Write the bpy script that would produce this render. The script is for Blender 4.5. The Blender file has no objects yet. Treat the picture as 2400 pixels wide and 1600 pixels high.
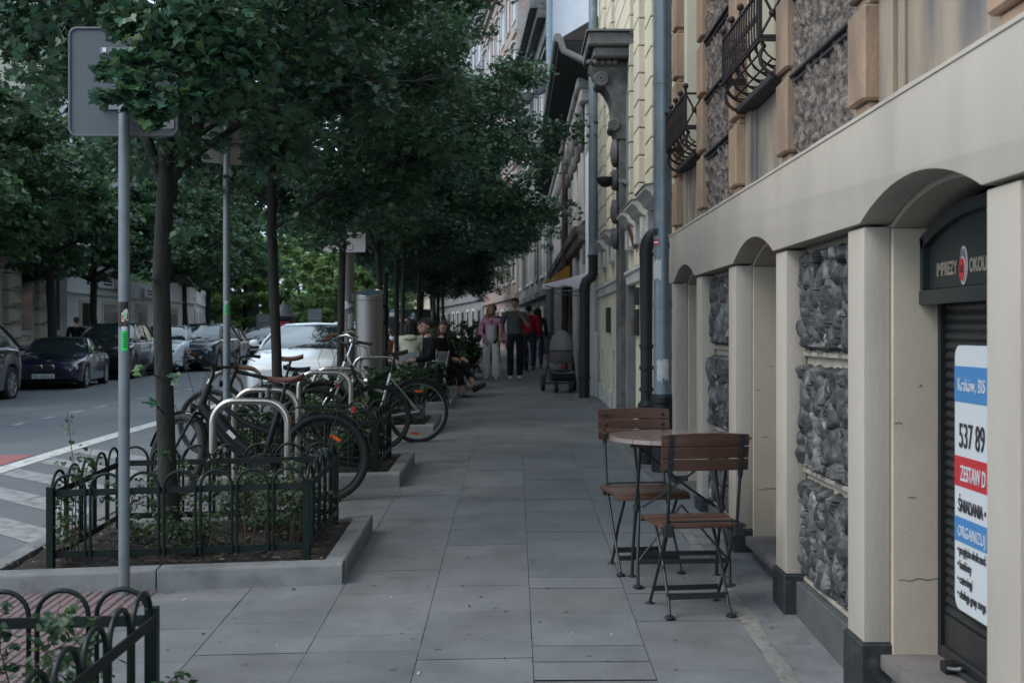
import bpy, bmesh, math, random
import numpy as np
from mathutils import Vector, Matrix, noise as mnoise
R = math.radians
rnd = random.Random(7)
SC = bpy.context.scene
COL = SC.collection

# ------------------------------------------------------------------ camera
CZ = 1.45
F_PX = 2700.0
cam_d = bpy.data.cameras.new('camera')
cam = bpy.data.objects.new('camera', cam_d)
COL.objects.link(cam)
cam.location = (0, 0, CZ)
cam.rotation_euler = (R(90), 0, 0)
cam_d.sensor_width = 36.0
cam_d.lens = 36.0 * F_PX / 2400.0
cam_d.shift_x = -5 / 2400
cam_d.shift_y = -20 / 2400
cam_d.clip_start = 0.1
cam_d.clip_end = 2000
cam_d.dof.use_dof = True
cam_d.dof.focus_distance = 7.0
cam_d.dof.aperture_fstop = 4.5
SC.camera = cam

# ------------------------------------------------------------------ sky and sun (overcast afternoon)
SUN_EL, SUN_ROT = R(48), R(248)
world = bpy.data.worlds.new('World')
SC.world = world
world.use_nodes = True
wn = world.node_tree
wn.nodes.clear()
w_out = wn.nodes.new('ShaderNodeOutputWorld')
w_bg = wn.nodes.new('ShaderNodeBackground')
w_sky = wn.nodes.new('ShaderNodeTexSky')
w_sky.sky_type = 'NISHITA'
w_sky.sun_disc = False
w_sky.sun_elevation = SUN_EL
w_sky.sun_rotation = SUN_ROT
w_sky.air_density = 1.0
w_sky.dust_density = 4.0
w_sky.ozone_density = 1.0
# broken cloud cover: pale grey cloud over most of the sky, noise in direction space
w_tc = wn.nodes.new('ShaderNodeTexCoord')
w_map = wn.nodes.new('ShaderNodeMapping')
w_map.inputs['Scale'].default_value = (1, 1, 2.2)
w_ns = wn.nodes.new('ShaderNodeTexNoise')
w_ns.inputs['Scale'].default_value = 2.6
w_ns.inputs['Detail'].default_value = 7
w_ramp = wn.nodes.new('ShaderNodeValToRGB')
w_ramp.color_ramp.elements[0].position = 0.38
w_ramp.color_ramp.elements[1].position = 0.62
w_ramp.color_ramp.elements[0].color = (0.35, 0.35, 0.35, 1)
w_mix = wn.nodes.new('ShaderNodeMix')
w_mix.data_type = 'RGBA'
w_mix.inputs['B'].default_value = (7.2, 9.1, 10.9, 1)
wn.links.new(w_tc.outputs['Generated'], w_map.inputs['Vector'])
wn.links.new(w_map.outputs['Vector'], w_ns.inputs['Vector'])
wn.links.new(w_ns.outputs['Fac'], w_ramp.inputs['Fac'])
wn.links.new(w_ramp.outputs['Color'], w_mix.inputs['Factor'])
wn.links.new(w_sky.outputs['Color'], w_mix.inputs['A'])
wn.links.new(w_mix.outputs['Result'], w_bg.inputs['Color'])
w_bg.inputs['Strength'].default_value = 0.118
wn.links.new(w_bg.outputs['Background'], w_out.inputs['Surface'])

sun_d = bpy.data.lights.new('sun', 'SUN')
sun_d.energy = 1.0
sun_d.angle = R(25)
sun_d.color = (1.0, 0.97, 0.92)
sun = bpy.data.objects.new('sun', sun_d)
COL.objects.link(sun)
sun.location = (-5, -5, 30)
# light travels from the sun's place in the sky down to the street
_sd = Vector((math.sin(SUN_ROT) * math.cos(SUN_EL), math.cos(SUN_ROT) * math.cos(SUN_EL), math.sin(SUN_EL)))
sun.rotation_euler = _sd.to_track_quat('Z', 'Y').to_euler()

SC.view_settings.view_transform = 'Standard'
SC.view_settings.look = 'None'
SC.view_settings.exposure = 0.72
SC.view_settings.gamma = 1.0
try:
    SC.cycles.max_bounces = 6
    SC.cycles.diffuse_bounces = 3
    SC.cycles.glossy_bounces = 3
    SC.cycles.transmission_bounces = 4
    SC.cycles.transparent_max_bounces = 6
    SC.cycles.caustics_reflective = False
    SC.cycles.caustics_refractive = False
except Exception:
    pass

# ------------------------------------------------------------------ helpers
def tag(o, label=None, cat=None, group=None, kind=None):
    if label: o['label'] = label
    if cat: o['category'] = cat
    if group: o['group'] = group
    if kind: o['kind'] = kind
    return o

def thing(name, label, cat, loc=(0, 0, 0), rz=0.0, group=None):
    o = bpy.data.objects.new(name, None)
    COL.objects.link(o)
    o.empty_display_size = 0.2
    o.location = loc
    o.rotation_euler = (0, 0, rz)
    return tag(o, label, cat, group)

def copy_tree(o, parent=None):
    c = o.copy()
    COL.objects.link(c)
    if parent is not None:
        c.parent = parent
    for ch in list(o.children):
        copy_tree(ch, c)
    return c

class MB:
    """collects shapes, then links them as one mesh object"""
    def __init__(s):
        s.v, s.f, s.m = [], [], []
    def add(s, vs, fs, mi=0):
        b = len(s.v)
        s.v.extend([tuple(p) for p in vs])
        for f in fs:
            s.f.append([b + i for i in f])
            s.m.append(mi)
        return s
    def box(s, x0, x1, y0, y1, z0, z1, mi=0):
        vs = [(x0,y0,z0),(x1,y0,z0),(x1,y1,z0),(x0,y1,z0),(x0,y0,z1),(x1,y0,z1),(x1,y1,z1),(x0,y1,z1)]
        return s.add(vs, [(3,2,1,0),(4,5,6,7),(0,1,5,4),(1,2,6,5),(2,3,7,6),(3,0,4,7)], mi)
    def bar(s, a, b, w, h, mi=0, up=(0, 0, 1)):
        """box-section bar from a to b, w across, h along 'up'"""
        a, b = Vector(a), Vector(b)
        d = (b - a).normalized()
        u = Vector(up)
        x = d.cross(u)
        if x.length < 1e-5: x = d.cross(Vector((0, 1, 0)))
        x.normalize()
        u = x.cross(d).normalized()
        x *= w / 2; u *= h / 2
        vs = [a-x-u, a+x-u, a+x+u, a-x+u, b-x-u, b+x-u, b+x+u, b-x+u]
        return s.add(vs, [(3,2,1,0),(4,5,6,7),(0,1,5,4),(1,2,6,5),(2,3,7,6),(3,0,4,7)], mi)
    def tube(s, pts, r, n=8, mi=0, cap=True, closed=False):
        pts = [Vector(p) for p in pts]
        k = len(pts)
        rs = r if isinstance(r, (list, tuple)) else [r] * k
        T = []
        for i in range(k):
            if closed: d = pts[(i+1) % k] - pts[i-1]
            elif i == 0: d = pts[1] - pts[0]
            elif i == k-1: d = pts[-1] - pts[-2]
            else: d = (pts[i+1] - pts[i]).normalized() + (pts[i] - pts[i-1]).normalized()
            if d.length < 1e-9: d = Vector((0, 0, 1))
            T.append(d.normalized())
        u = T[0].orthogonal().normalized()
        vs = []
        for i in range(k):
            u = u - T[i] * u.dot(T[i])
            if u.length < 1e-6: u = T[i].orthogonal()
            u.normalize()
            w = T[i].cross(u)
            for j in range(n):
                a = 2 * math.pi * j / n
                vs.append(pts[i] + (u * math.cos(a) + w * math.sin(a)) * rs[i])
        fs = []
        for i in range(k if closed else k-1):
            i2 = (i+1) % k
            for j in range(n):
                j2 = (j+1) % n
                fs.append((i*n+j, i*n+j2, i2*n+j2, i2*n+j))
        if cap and not closed:
            fs.append(tuple(range(n-1, -1, -1)))
            fs.append(tuple((k-1)*n + j for j in range(n)))
        return s.add(vs, fs, mi)
    def prism(s, poly, axis, a0, a1, mi=0):
        """extrude a polygon; axis 'x': poly=(y,z); 'y': (x,z); 'z': (x,y)"""
        def P(p, a):
            return {'x': (a, p[0], p[1]), 'y': (p[0], a, p[1]), 'z': (p[0], p[1], a)}[axis]
        n = len(poly)
        vs = [P(p, a0) for p in poly] + [P(p, a1) for p in poly]
        fs = [tuple(range(n-1, -1, -1)), tuple(range(n, 2*n))]
        fs += [(i, (i+1) % n, n + (i+1) % n, n + i) for i in range(n)]
        return s.add(vs, fs, mi)
    def lathe(s, prof, c=(0, 0, 0), n=16, mi=0, ax='z', cap=True):
        vs = []
        for r, h in prof:
            for j in range(n):
                a = 2*math.pi*j/n
                x, y = r*math.cos(a), r*math.sin(a)
                p = {'z': (x, y, h), 'y': (x, h, y), 'x': (h, x, y)}[ax]
                vs.append((c[0]+p[0], c[1]+p[1], c[2]+p[2]))
        k = len(prof)
        fs = [(i*n+j, i*n+(j+1) % n, (i+1)*n+(j+1) % n, (i+1)*n+j) for i in range(k-1) for j in range(n)]
        if cap:
            fs.append(tuple(range(n-1, -1, -1)))
            fs.append(tuple((k-1)*n + j for j in range(n)))
        return s.add(vs, fs, mi)
    def ell(s, c, r, nu=14, nv=8, mi=0, rot=None, z0=-1.0, z1=1.0):
        """ellipsoid (optionally only a z band of it, -1..1)"""
        if not isinstance(r, (tuple, list)): r = (r, r, r)
        rot = rot or Matrix.Identity(3)
        a0, a1 = math.asin(z0), math.asin(z1)
        vs = []
        for i in range(nv+1):
            t = a0 + (a1-a0)*i/nv
            for j in range(nu):
                a = 2*math.pi*j/nu
                p = rot @ Vector((r[0]*math.cos(t)*math.cos(a), r[1]*math.cos(t)*math.sin(a), r[2]*math.sin(t)))
                vs.append((c[0]+p.x, c[1]+p.y, c[2]+p.z))
        fs = [(i*nu+j, i*nu+(j+1) % nu, (i+1)*nu+(j+1) % nu, (i+1)*nu+j) for i in range(nv) for j in range(nu)]
        return s.add(vs, fs, mi)
    def grid(s, rows, mi=0, closed=False, flip=False):
        n = len(rows[0])
        vs = [p for row in rows for p in row]
        fs = []
        for i in range(len(rows)-1):
            for j in range(n if closed else n-1):
                j2 = (j+1) % n
                q = (i*n+j, i*n+j2, (i+1)*n+j2, (i+1)*n+j)
                fs.append(q[::-1] if flip else q)
        return s.add(vs, fs, mi)
    def torus(s, c, R_, r, ax='y', n=32, k=8, mi=0, a0=0, a1=2*math.pi):
        full = abs(a1-a0-2*math.pi) < 1e-6
        pts = []
        m = n if full else n+1
        for i in range(m):
            a = a0 + (a1-a0)*i/n
            x, y = R_*math.cos(a), R_*math.sin(a)
            p = {'z': (x, y, 0), 'y': (x, 0, y), 'x': (0, x, y)}[ax]
            pts.append((c[0]+p[0], c[1]+p[1], c[2]+p[2]))
        return s.tube(pts, r, k, mi, closed=full)
    def xf(s, M, start=0):
        for i in range(start, len(s.v)):
            s.v[i] = tuple(M @ Vector(s.v[i]))
        return s
    def mesh(s, name, mats, bevel=0, seg=1, smooth=35, fix=True):
        me = bpy.data.meshes.new(name)
        me.from_pydata(s.v, [], s.f)
        if not isinstance(mats, (list, tuple)): mats = [mats]
        for m in mats: me.materials.append(m)
        if len(mats) > 1:
            me.polygons.foreach_set('material_index', s.m)
        if fix or bevel:
            bm = bmesh.new()
            bm.from_mesh(me)
            if fix: bmesh.ops.recalc_face_normals(bm, faces=bm.faces)
            if bevel:
                es = [e for e in bm.edges if len(e.link_faces) == 2 and e.calc_face_angle(0) > R(38)]
                bmesh.ops.bevel(bm, geom=es, offset=bevel, segments=seg, affect='EDGES', profile=0.6, clamp_overlap=True)
            bm.to_mesh(me)
            bm.free()
        if smooth:
            me.polygons.foreach_set('use_smooth', [True]*len(me.polygons))
            me.set_sharp_from_angle(angle=R(smooth))
        me.update()
        return me
    def build(s, name, mats, parent=None, bevel=0, seg=1, smooth=35, world=True, fix=True, label=None):
        """link as one object; world=True: vertices are world coordinates even under a parent"""
        if parent is not None and world:
            p, off = parent, Vector((0, 0, 0))
            chain = []
            while p is not None:
                chain.append(p); p = p.parent
            M = Matrix.Identity(4)
            for q in reversed(chain):
                M = M @ Matrix.LocRotScale(q.location, q.rotation_euler, q.scale)
            s.xf(M.inverted())
        o = bpy.data.objects.new(name, s.mesh(name, mats, bevel, seg, smooth, fix))
        COL.objects.link(o)
        if parent is not None: o.parent = parent
        if label: o['label'] = label
        return o

def arc(c, r, a0, a1, n, ax='y'):
    out = []
    for i in range(n+1):
        a = a0 + (a1-a0)*i/n
        x, y = r*math.cos(a), r*math.sin(a)
        out.append({'y': (c[0]+x, c[1], c[2]+y), 'x': (c[0], c[1]+x, c[2]+y), 'z': (c[0]+x, c[1]+y, c[2])}[ax])
    return out

def text_mb(txt, size=1.0, sx=1.0, bold=0.0, align='LEFT', depth=0.002, space=1.0):
    """letters as a mesh lying in local x (right), z (up), facing -y"""
    cu = bpy.data.curves.new('lettering', 'FONT')
    cu.body = txt
    cu.size = size
    cu.align_x = align
    cu.offset = bold
    cu.extrude = depth/2
    cu.space_character = space
    cu.resolution_u = 3
    ob = bpy.data.objects.new('lettering', cu)
    COL.objects.link(ob)
    dg = bpy.context.evaluated_depsgraph_get()
    me = bpy.data.meshes.new_from_object(ob.evaluated_get(dg))
    mb = MB()
    mb.add([(p.co.x*sx, -p.co.z, p.co.y) for p in me.vertices], [tuple(q.vertices) for q in me.polygons])
    bpy.data.objects.remove(ob)
    bpy.data.curves.remove(cu)
    bpy.data.meshes.remove(me)
    return mb

# ------------------------------------------------------------------ materials
def mat(name, col, rough=0.6, metal=0.0, var=0.0, vscale=4.0, bump=0.0, bscale=40.0, spec=0.4,
        col2=None, c2scale=3.0, c2lo=0.5, c2hi=0.65, stretch=None, coat=0.0, attr=None, detail=6, trans=0.0, emit=None,
        rvar=0.0):
    m = bpy.data.materials.new(name)
    m.use_nodes = True
    nt = m.node_tree
    N, L = nt.nodes, nt.links
    b = N['Principled BSDF']
    b.inputs['Roughness'].default_value = rough
    b.inputs['Metallic'].default_value = metal
    b.inputs['Specular IOR Level'].default_value = spec
    b.inputs['Coat Weight'].default_value = coat
    b.inputs['Coat Roughness'].default_value = 0.06
    if trans: b.inputs['Transmission Weight'].default_value = trans
    if emit:
        b.inputs['Emission Color'].default_value = (*emit[:3], 1); b.inputs['Emission Strength'].default_value = emit[3]
    c4 = (*col, 1)
    b.inputs['Base Color'].default_value = c4
    tc = N.new('ShaderNodeTexCoord')
    src = tc.outputs['Object']
    if stretch:
        mp = N.new('ShaderNodeMapping')
        mp.inputs['Scale'].default_value = stretch
        L.new(src, mp.inputs['Vector'])
        src = mp.outputs['Vector']
    cur = None
    if col2 is not None:
        n2 = N.new('ShaderNodeTexNoise'); n2.inputs['Scale'].default_value = c2scale; n2.inputs['Detail'].default_value = detail
        L.new(src, n2.inputs['Vector'])
        rp = N.new('ShaderNodeMapRange')
        rp.inputs['From Min'].default_value = c2lo; rp.inputs['From Max'].default_value = c2hi
        L.new(n2.outputs['Fac'], rp.inputs['Value'])
        mx = N.new('ShaderNodeMix'); mx.data_type = 'RGBA'
        mx.inputs['A'].default_value = c4; mx.inputs['B'].default_value = (*col2, 1)
        L.new(rp.outputs['Result'], mx.inputs['Factor'])
        cur = mx.outputs['Result']
    if attr:
        at = N.new('ShaderNodeAttribute'); at.attribute_name = attr
        mx = N.new('ShaderNodeMix'); mx.data_type = 'RGBA'; mx.blend_type = 'MULTIPLY'
        mx.inputs['Factor'].default_value = 1
        if cur is None: mx.inputs['A'].default_value = c4
        else: L.new(cur, mx.inputs['A'])
        L.new(at.outputs['Color'], mx.inputs['B'])
        cur = mx.outputs['Result']
    if var:
        n1 = N.new('ShaderNodeTexNoise'); n1.inputs['Scale'].default_value = vscale; n1.inputs['Detail'].default_value = detail
        n1.inputs['Roughness'].default_value = 0.65
        L.new(src, n1.inputs['Vector'])
        rp = N.new('ShaderNodeMapRange')
        rp.inputs['From Min'].default_value = 0.3; rp.inputs['From Max'].default_value = 0.7
        rp.inputs['To Min'].default_value = 1-var; rp.inputs['To Max'].default_value = 1+var
        L.new(n1.outputs['Fac'], rp.inputs['Value'])
        mx = N.new('ShaderNodeMix'); mx.data_type = 'RGBA'; mx.blend_type = 'MULTIPLY'
        mx.inputs['Factor'].default_value = 1
        if cur is None: mx.inputs['A'].default_value = c4
        else: L.new(cur, mx.inputs['A'])
        L.new(rp.outputs['Result'], mx.inputs['B'])
        cur = mx.outputs['Result']
        if rvar:
            rr = N.new('ShaderNodeMapRange')
            rr.inputs['From Min'].default_value = 0.3; rr.inputs['From Max'].default_value = 0.7
            rr.inputs['To Min'].default_value = rough-rvar; rr.inputs['To Max'].default_value = rough+rvar
            L.new(n1.outputs['Fac'], rr.inputs['Value']); L.new(rr.outputs['Result'], b.inputs['Roughness'])
    if cur is not None:
        L.new(cur, b.inputs['Base Color'])
    if bump:
        n3 = N.new('ShaderNodeTexNoise'); n3.inputs['Scale'].default_value = bscale; n3.inputs['Detail'].default_value = 5
        L.new(src, n3.inputs['Vector'])
        bp = N.new('ShaderNodeBump'); bp.inputs['Strength'].default_value = bump; bp.inputs['Distance'].default_value = 0.01
        L.new(n3.outputs['Fac'], bp.inputs['Height'])
        L.new(bp.outputs['Normal'], b.inputs['Normal'])
    return m

def leaf_mat(name, col, attr='tint', trans=0.35, rough=0.42):
    m = bpy.data.materials.new(name)
    m.use_nodes = True
    N, L = m.node_tree.nodes, m.node_tree.links
    b = N['Principled BSDF']
    b.inputs['Roughness'].default_value = rough
    b.inputs['Specular IOR Level'].default_value = 0.5
    at = N.new('ShaderNodeAttribute'); at.attribute_name = attr
    mx = N.new('ShaderNodeMix'); mx.data_type = 'RGBA'; mx.blend_type = 'MULTIPLY'
    mx.inputs['Factor'].default_value = 1
    mx.inputs['A'].default_value = (*col, 1)
    L.new(at.outputs['Color'], mx.inputs['B'])
    L.new(mx.outputs['Result'], b.inputs['Base Color'])
    t = N.new('ShaderNodeBsdfTranslucent')
    L.new(mx.outputs['Result'], t.inputs['Color'])
    ms = N.new('ShaderNodeMixShader'); ms.inputs['Fac'].default_value = trans
    L.new(b.outputs['BSDF'], ms.inputs[1]); L.new(t.outputs['BSDF'], ms.inputs[2])
    L.new(ms.outputs['Shader'], N['Material Output'].inputs['Surface'])
    return m

M = {}
M['slab'] = mat('pavement_slab', (0.138, 0.145, 0.150), 0.68, attr='Col', var=0.17, vscale=3.2, bump=0.25, bscale=150, rvar=0.12, col2=(0.108, 0.112, 0.114), c2scale=1.4, c2lo=0.48, c2hi=0.72, detail=9)
M['joint'] = mat('joint_dirt', (0.100, 0.103, 0.105), 0.9, var=0.35, vscale=9)
M['asphalt'] = mat('asphalt', (0.118, 0.126, 0.134), 0.75, var=0.18, vscale=0.9, bump=0.35, bscale=160, rvar=0.1)
M['paint'] = mat('road_paint', (0.52, 0.52, 0.50), 0.6, col2=(0.16, 0.16, 0.16), c2scale=14, c2lo=0.5, c2hi=0.72, var=0.1)
M['paintworn'] = mat('worn_road_paint', (0.27, 0.275, 0.275), 0.65, col2=(0.135, 0.14, 0.145), c2scale=10, c2lo=0.42, c2hi=0.68, var=0.1)
M['redlane'] = mat('red_lane_paint', (0.30, 0.095, 0.09), 0.7, col2=(0.16, 0.12, 0.12), c2scale=6, c2lo=0.5, c2hi=0.7)
M['kerb'] = mat('concrete_kerb', (0.165, 0.17, 0.172), 0.8, var=0.18, vscale=5, bump=0.25, bscale=70, col2=(0.105, 0.105, 0.103), c2scale=4, c2lo=0.50, c2hi=0.75)
M['concrete'] = mat('old_concrete', (0.145, 0.150, 0.155), 0.85, var=0.22, vscale=4, bump=0.4, bscale=35, col2=(0.085, 0.087, 0.09), c2scale=5, c2lo=0.52, c2hi=0.7)
M['sandy'] = mat('sandy_mortar_strip', (0.185, 0.18, 0.168), 0.9, var=0.3, vscale=12, bump=0.6, bscale=50, col2=(0.12, 0.11, 0.1), c2scale=16, c2lo=0.6, c2hi=0.7)
M['tactile'] = mat('red_tactile_paver', (0.165, 0.122, 0.125), 0.8, var=0.22, vscale=6, bump=0.2, bscale=60)
M['soil'] = mat('bark_soil', (0.022, 0.018, 0.015), 0.95, var=0.5, vscale=22, bump=1.0, bscale=45, col2=(0.055, 0.042, 0.033), c2scale=30, c2lo=0.58, c2hi=0.68)
M['chip'] = mat('bark_chip', (0.050, 0.040, 0.031), 0.9, attr='tint')
M['fence'] = mat('dark_green_paint', (0.0045, 0.011, 0.009), 0.42, spec=0.25, var=0.15, vscale=8, rvar=0.08)
M['fencebar'] = mat('worn_green_flat_bar', (0.012, 0.016, 0.015), 0.6, spec=0.2, var=0.2, vscale=8)
M['steel'] = mat('brushed_steel', (0.50, 0.47, 0.43), 0.30, metal=1.0, var=0.08, vscale=3, stretch=(1, 1, 6))
M['galv'] = mat('galvanised_steel', (0.175, 0.20, 0.215), 0.5, metal=0.4, var=0.16, vscale=7, spec=0.5)
M['signback'] = mat('grey_sign_back', (0.090, 0.102, 0.116), 0.5, var=0.05, vscale=3)
M['signbeige'] = mat('pale_sign_back', (0.56, 0.52, 0.50), 0.55, var=0.06, vscale=3)
M['white'] = mat('white_paint', (0.74, 0.75, 0.76), 0.4)
M['black'] = mat('black_plastic', (0.012, 0.012, 0.013), 0.45)
M['rubber'] = mat('black_rubber', (0.016, 0.016, 0.017), 0.75)
M['bark'] = mat('tree_bark', (0.024, 0.024, 0.021), 0.9, var=0.4, vscale=14, bump=1.0, bscale=38, stretch=(1, 1, 0.28), col2=(0.018, 0.018, 0.016), c2scale=10)
M['leaf'] = leaf_mat('maple_leaf', (0.052, 0.112, 0.066))
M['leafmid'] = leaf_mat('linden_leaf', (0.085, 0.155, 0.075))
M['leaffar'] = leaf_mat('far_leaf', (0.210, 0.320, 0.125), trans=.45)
M['shrub'] = leaf_mat('shrub_leaf', (0.050, 0.095, 0.045), rough=0.5)
M['twig'] = mat('twig', (0.09, 0.06, 0.045), 0.9)

def bright(c, k): return tuple(x*k for x in c)

# ------------------------------------------------------------------ the ground's shape
_gy = np.array([-20, 0, 3, 4.69, 5.58, 6.94, 8.18, 10.5, 14.3, 22, 27, 40, 80, 200, 1500.0])
_gh = np.array([1.47, 1.45, 1.44, 1.424, 1.386, 1.326, 1.278, 1.225, 1.155, 1.06, 1.035, 1.0, 0.97, 0.92, 0.7])
KERB_X = -2.97
def g(Y):
    # smoothed profile of the pavement along the street
    if Y < 60:
        return CZ - float(sum(np.interp(Y + d, _gy, _gh) for d in (-0.5, -0.25, 0, 0.25, 0.5)) / 5)
    return CZ - float(np.interp(Y, _gy, _gh))
def gz(X, Y):
    return g(Y) + (0.022*max(X, -3.2) if X < 0 else 0.004*X)
def rz_(X, Y):
    # road surface
    return g(Y) - 0.065 - 0.11 + 0.02*(min(X, KERB_X) - KERB_X if X > -12 else -12 - KERB_X)
def at(x, y, Y):
    # a point of the street plan: metres from the photograph's pixel at a chosen distance
    return Vector(((x-1205)/F_PX*Y, Y, CZ - (y-780)/F_PX*Y))

YS = [-6 + 0.5*i for i in range(0, 93)] + [41+2*i for i in range(0, 20)] + [82, 90, 100, 115, 130, 160, 200, 260, 350, 500, 800, 1400]
def sheet(x0, x1, zf, ys, dz=0.0, nx=2):
    mb = MB()
    rows = []
    for Y in ys:
        row = []
        for i in range(nx):
            X = x0 + (x1-x0)*i/(nx-1)
            row.append((X, Y, zf(X, Y)+dz))
        rows.append(row)
    mb.grid(rows, flip=True)
    return mb
# ------------------------------------------------------------------ SETTING: ground, road, pavement
earth = MB()
earth.grid([[(-900, y, zz), (900, y, zz)] for y, zz in ((-60, -0.45), (60, -0.35), (200, -0.2), (1600, 0.3))], flip=True)
tag(earth.build('ground', M['concrete'], fix=False), kind='structure')
tag(sheet(-16.5, -3.0, rz_, YS, 0, 12).build('road', M['asphalt'], fix=False), kind='structure')

# slabs: half-metre columns of full and short slabs, every slab a sheet with open joints
cols_x = [-2.92 + 0.5*i for i in range(9)]
sl = MB(); tints = []
for ci, x0 in enumerate(cols_x):
    x1 = min(x0 + 0.5, 1.082)
    y = -5.5 + rnd.random()*0.5
    if ci == 6: y = 4.70 - 0.02
    if ci == 6:
        seq = [.23, .22, .49, .48, .22, .46, .48, .23]
    else:
        seq = []
    while y < 60:
        ln = seq.pop(0) if seq else (0.485 if rnd.random() < 0.66 else 0.235)
        ga = rnd.uniform(0.0010, 0.0022)
        dz = rnd.uniform(-0.0012, 0.0012)
        q = [(x0+ga, y+ga), (x1-ga, y+ga), (x1-ga, y+ln-ga), (x0+ga, y+ln-ga)]
        sl.add([(a, b, gz(a, b)+0.012+dz) for a, b in q], [(0, 1, 2, 3)])
        t = rnd.gauss(1.0, 0.05)
        w = rnd.uniform(-0.02, 0.02)
        tints.append((t*(1+w), t, t*(1-w)))
        y += ln
so = sl.build('pavement', M['slab'], fix=False, smooth=0)
ca = so.data.color_attributes.new('Col', 'FLOAT_COLOR', 'CORNER')
ca.data.foreach_set('color', [c for t in tints for _ in range(4) for c in (*t, 1.0)])
tag(so, kind='structure')
tag(sheet(-3.05, 1.09, gz, YS, 0.004, 8).build('pavement_bed', M['joint'], fix=False), kind='structure')
tag(sheet(-3.0, 2.2, gz, [60+4*i for i in range(12)]+[110, 140], 0.012, 6).build('pavement_far', M['slab'], fix=False), kind='structure')
_fp = bpy.data.objects['pavement_far'].data.color_attributes.new('Col', 'FLOAT_COLOR', 'CORNER')
_fp.data.foreach_set('color', [1.0]*(4*len(bpy.data.objects['pavement_far'].data.loops)))

# worn strip between the slabs and the house fronts
def rough_strip(x0, x1, dz, amp, jx, seed):
    rr = random.Random(seed)
    mb = MB(); rows = []
    y = -3.0
    while y < 22:
        row = []
        for i in range(7):
            X = x0 + (x1-x0)*i/6
            jit = jx*(mnoise.noise(Vector((y*1.7, seed, i*0.1))) if i in (0, 6) else 0)
            row.append((X+jit, y, gz(X, y)+dz+amp*mnoise.noise(Vector((X*6, y*4, seed)))))
        rows.append(row); y += 0.12
    mb.grid(rows, flip=True)
    return mb
tag(rough_strip(1.075, 1.21, 0.0125, 0.004, 0.030, 3).build('mortar_strip', M['sandy'], fix=False), kind='structure')
tag(rough_strip(1.15, 2.6, 0.0185, 0.006, 0.022, 5).build('concrete_strip', M['concrete'], fix=False), kind='structure')
tag(sheet(1.0, 3.0, gz, [20+i for i in range(0, 45)], 0.009, 3).build('pavement_edge', M['concrete'], fix=False), kind='structure')

# red ribbed pavers of the crossing, beside the nearest planters
tp = MB()
y = 4.02
while y < 6.2:
    x = -2.90
    while x < -2.0:
        q = [(x+.003, y+.003), (x+.197, y+.003), (x+.197, y+.097), (x+.003, y+.097)]
        for k in range(4):
            xa, xb = q[0][0]+.003+k*.048, q[0][0]+.003+k*.048+.032
            z = gz(x, y)+0.016
            tp.add([(xa, q[0][1], z+.0), (xb, q[0][1], z+.0), (xb, q[2][1], gz(x, y+.1)+.016), (xa, q[2][1], gz(x, y+.1)+.016),
                    (xa+.008, q[0][1], z+.007), (xb-.008, q[0][1], z+.007), (xb-.008, q[2][1], gz(x, y+.1)+.023), (xa+.008, q[2][1], gz(x, y+.1)+.023)],
                   [(4, 5, 6, 7), (0, 4, 7, 3), (5, 1, 2, 6)])
        x += 0.2
    y += 0.1
tag(tp.build('tactile_paving', M['tactile'], fix=False, smooth=0), kind='structure')
tag(sheet(-2.95, -1.96, gz, [4.0+0.2*i for i in range(12)], 0.0145, 3).build('tactile_bed', M['tactile'], fix=False), kind='structure')

# kerb along the road
kb = MB()
rows = []
for Y in YS[:-3]:
    zt, zb = gz(KERB_X, Y)+0.012, rz_(KERB_X, Y)-0.02
    rows.append([(-3.15, Y, zb), (-3.15, Y, zt-.02), (-3.135, Y, zt), (-2.97, Y, zt), (-2.97, Y, zb)])
kb.grid(rows, flip=False)
tag(kb.build('road_kerb', M['kerb'], smooth=30), kind='structure')

# road markings, sheets just above the asphalt
mk = MB()
rows = [[(-5.44, Y, rz_(-5.44, Y)+.004), (-5.20, Y, rz_(-5.20, Y)+.004)] for Y in [2+0.5*i for i in range(70)]]
mk.grid(rows, flip=True)
tag(mk.build('lane_line', M['paint'], fix=False), kind='structure')
hz = MB()
for k in range(9):
    y0 = 4.2 + 0.92*k
    # 45 degree bars between the lane line and the gutter
    n = 7
    row0 = []; row1 = []
    for i in range(n+1):
        X = -5.16 + (1.85)*i/n
        yy = y0 + 1.85 - 1.85*i/n*0.95 + 0.0
        row0.append((X, yy, rz_(X, yy)+.004)); row1.append((X, yy+.42, rz_(X, yy+.42)+.004))
    hz.grid([row0, row1], flip=True)
tag(hz.build('hatched_area', M['paintworn'], fix=False), kind='structure')
rl = sheet(-8.2, -5.50, rz_, [8+0.5*i for i in range(11)]+[13.25], 0.004, 4)
tag(rl.build('red_bike_lane', M['redlane'], fix=False), kind='structure')
dm = MB()
for k in range(26):
    y0 = 14.9 + 1.15*k
    dm.grid([[(-7.58, y, rz_(-7.58, y)+.004), (-7.42, y, rz_(-7.42, y)+.004)] for y in (y0, y0+.28, y0+.55)], flip=True)
tag(dm.build('dashed_line', M['paintworn'], fix=False), kind='structure')
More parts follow.
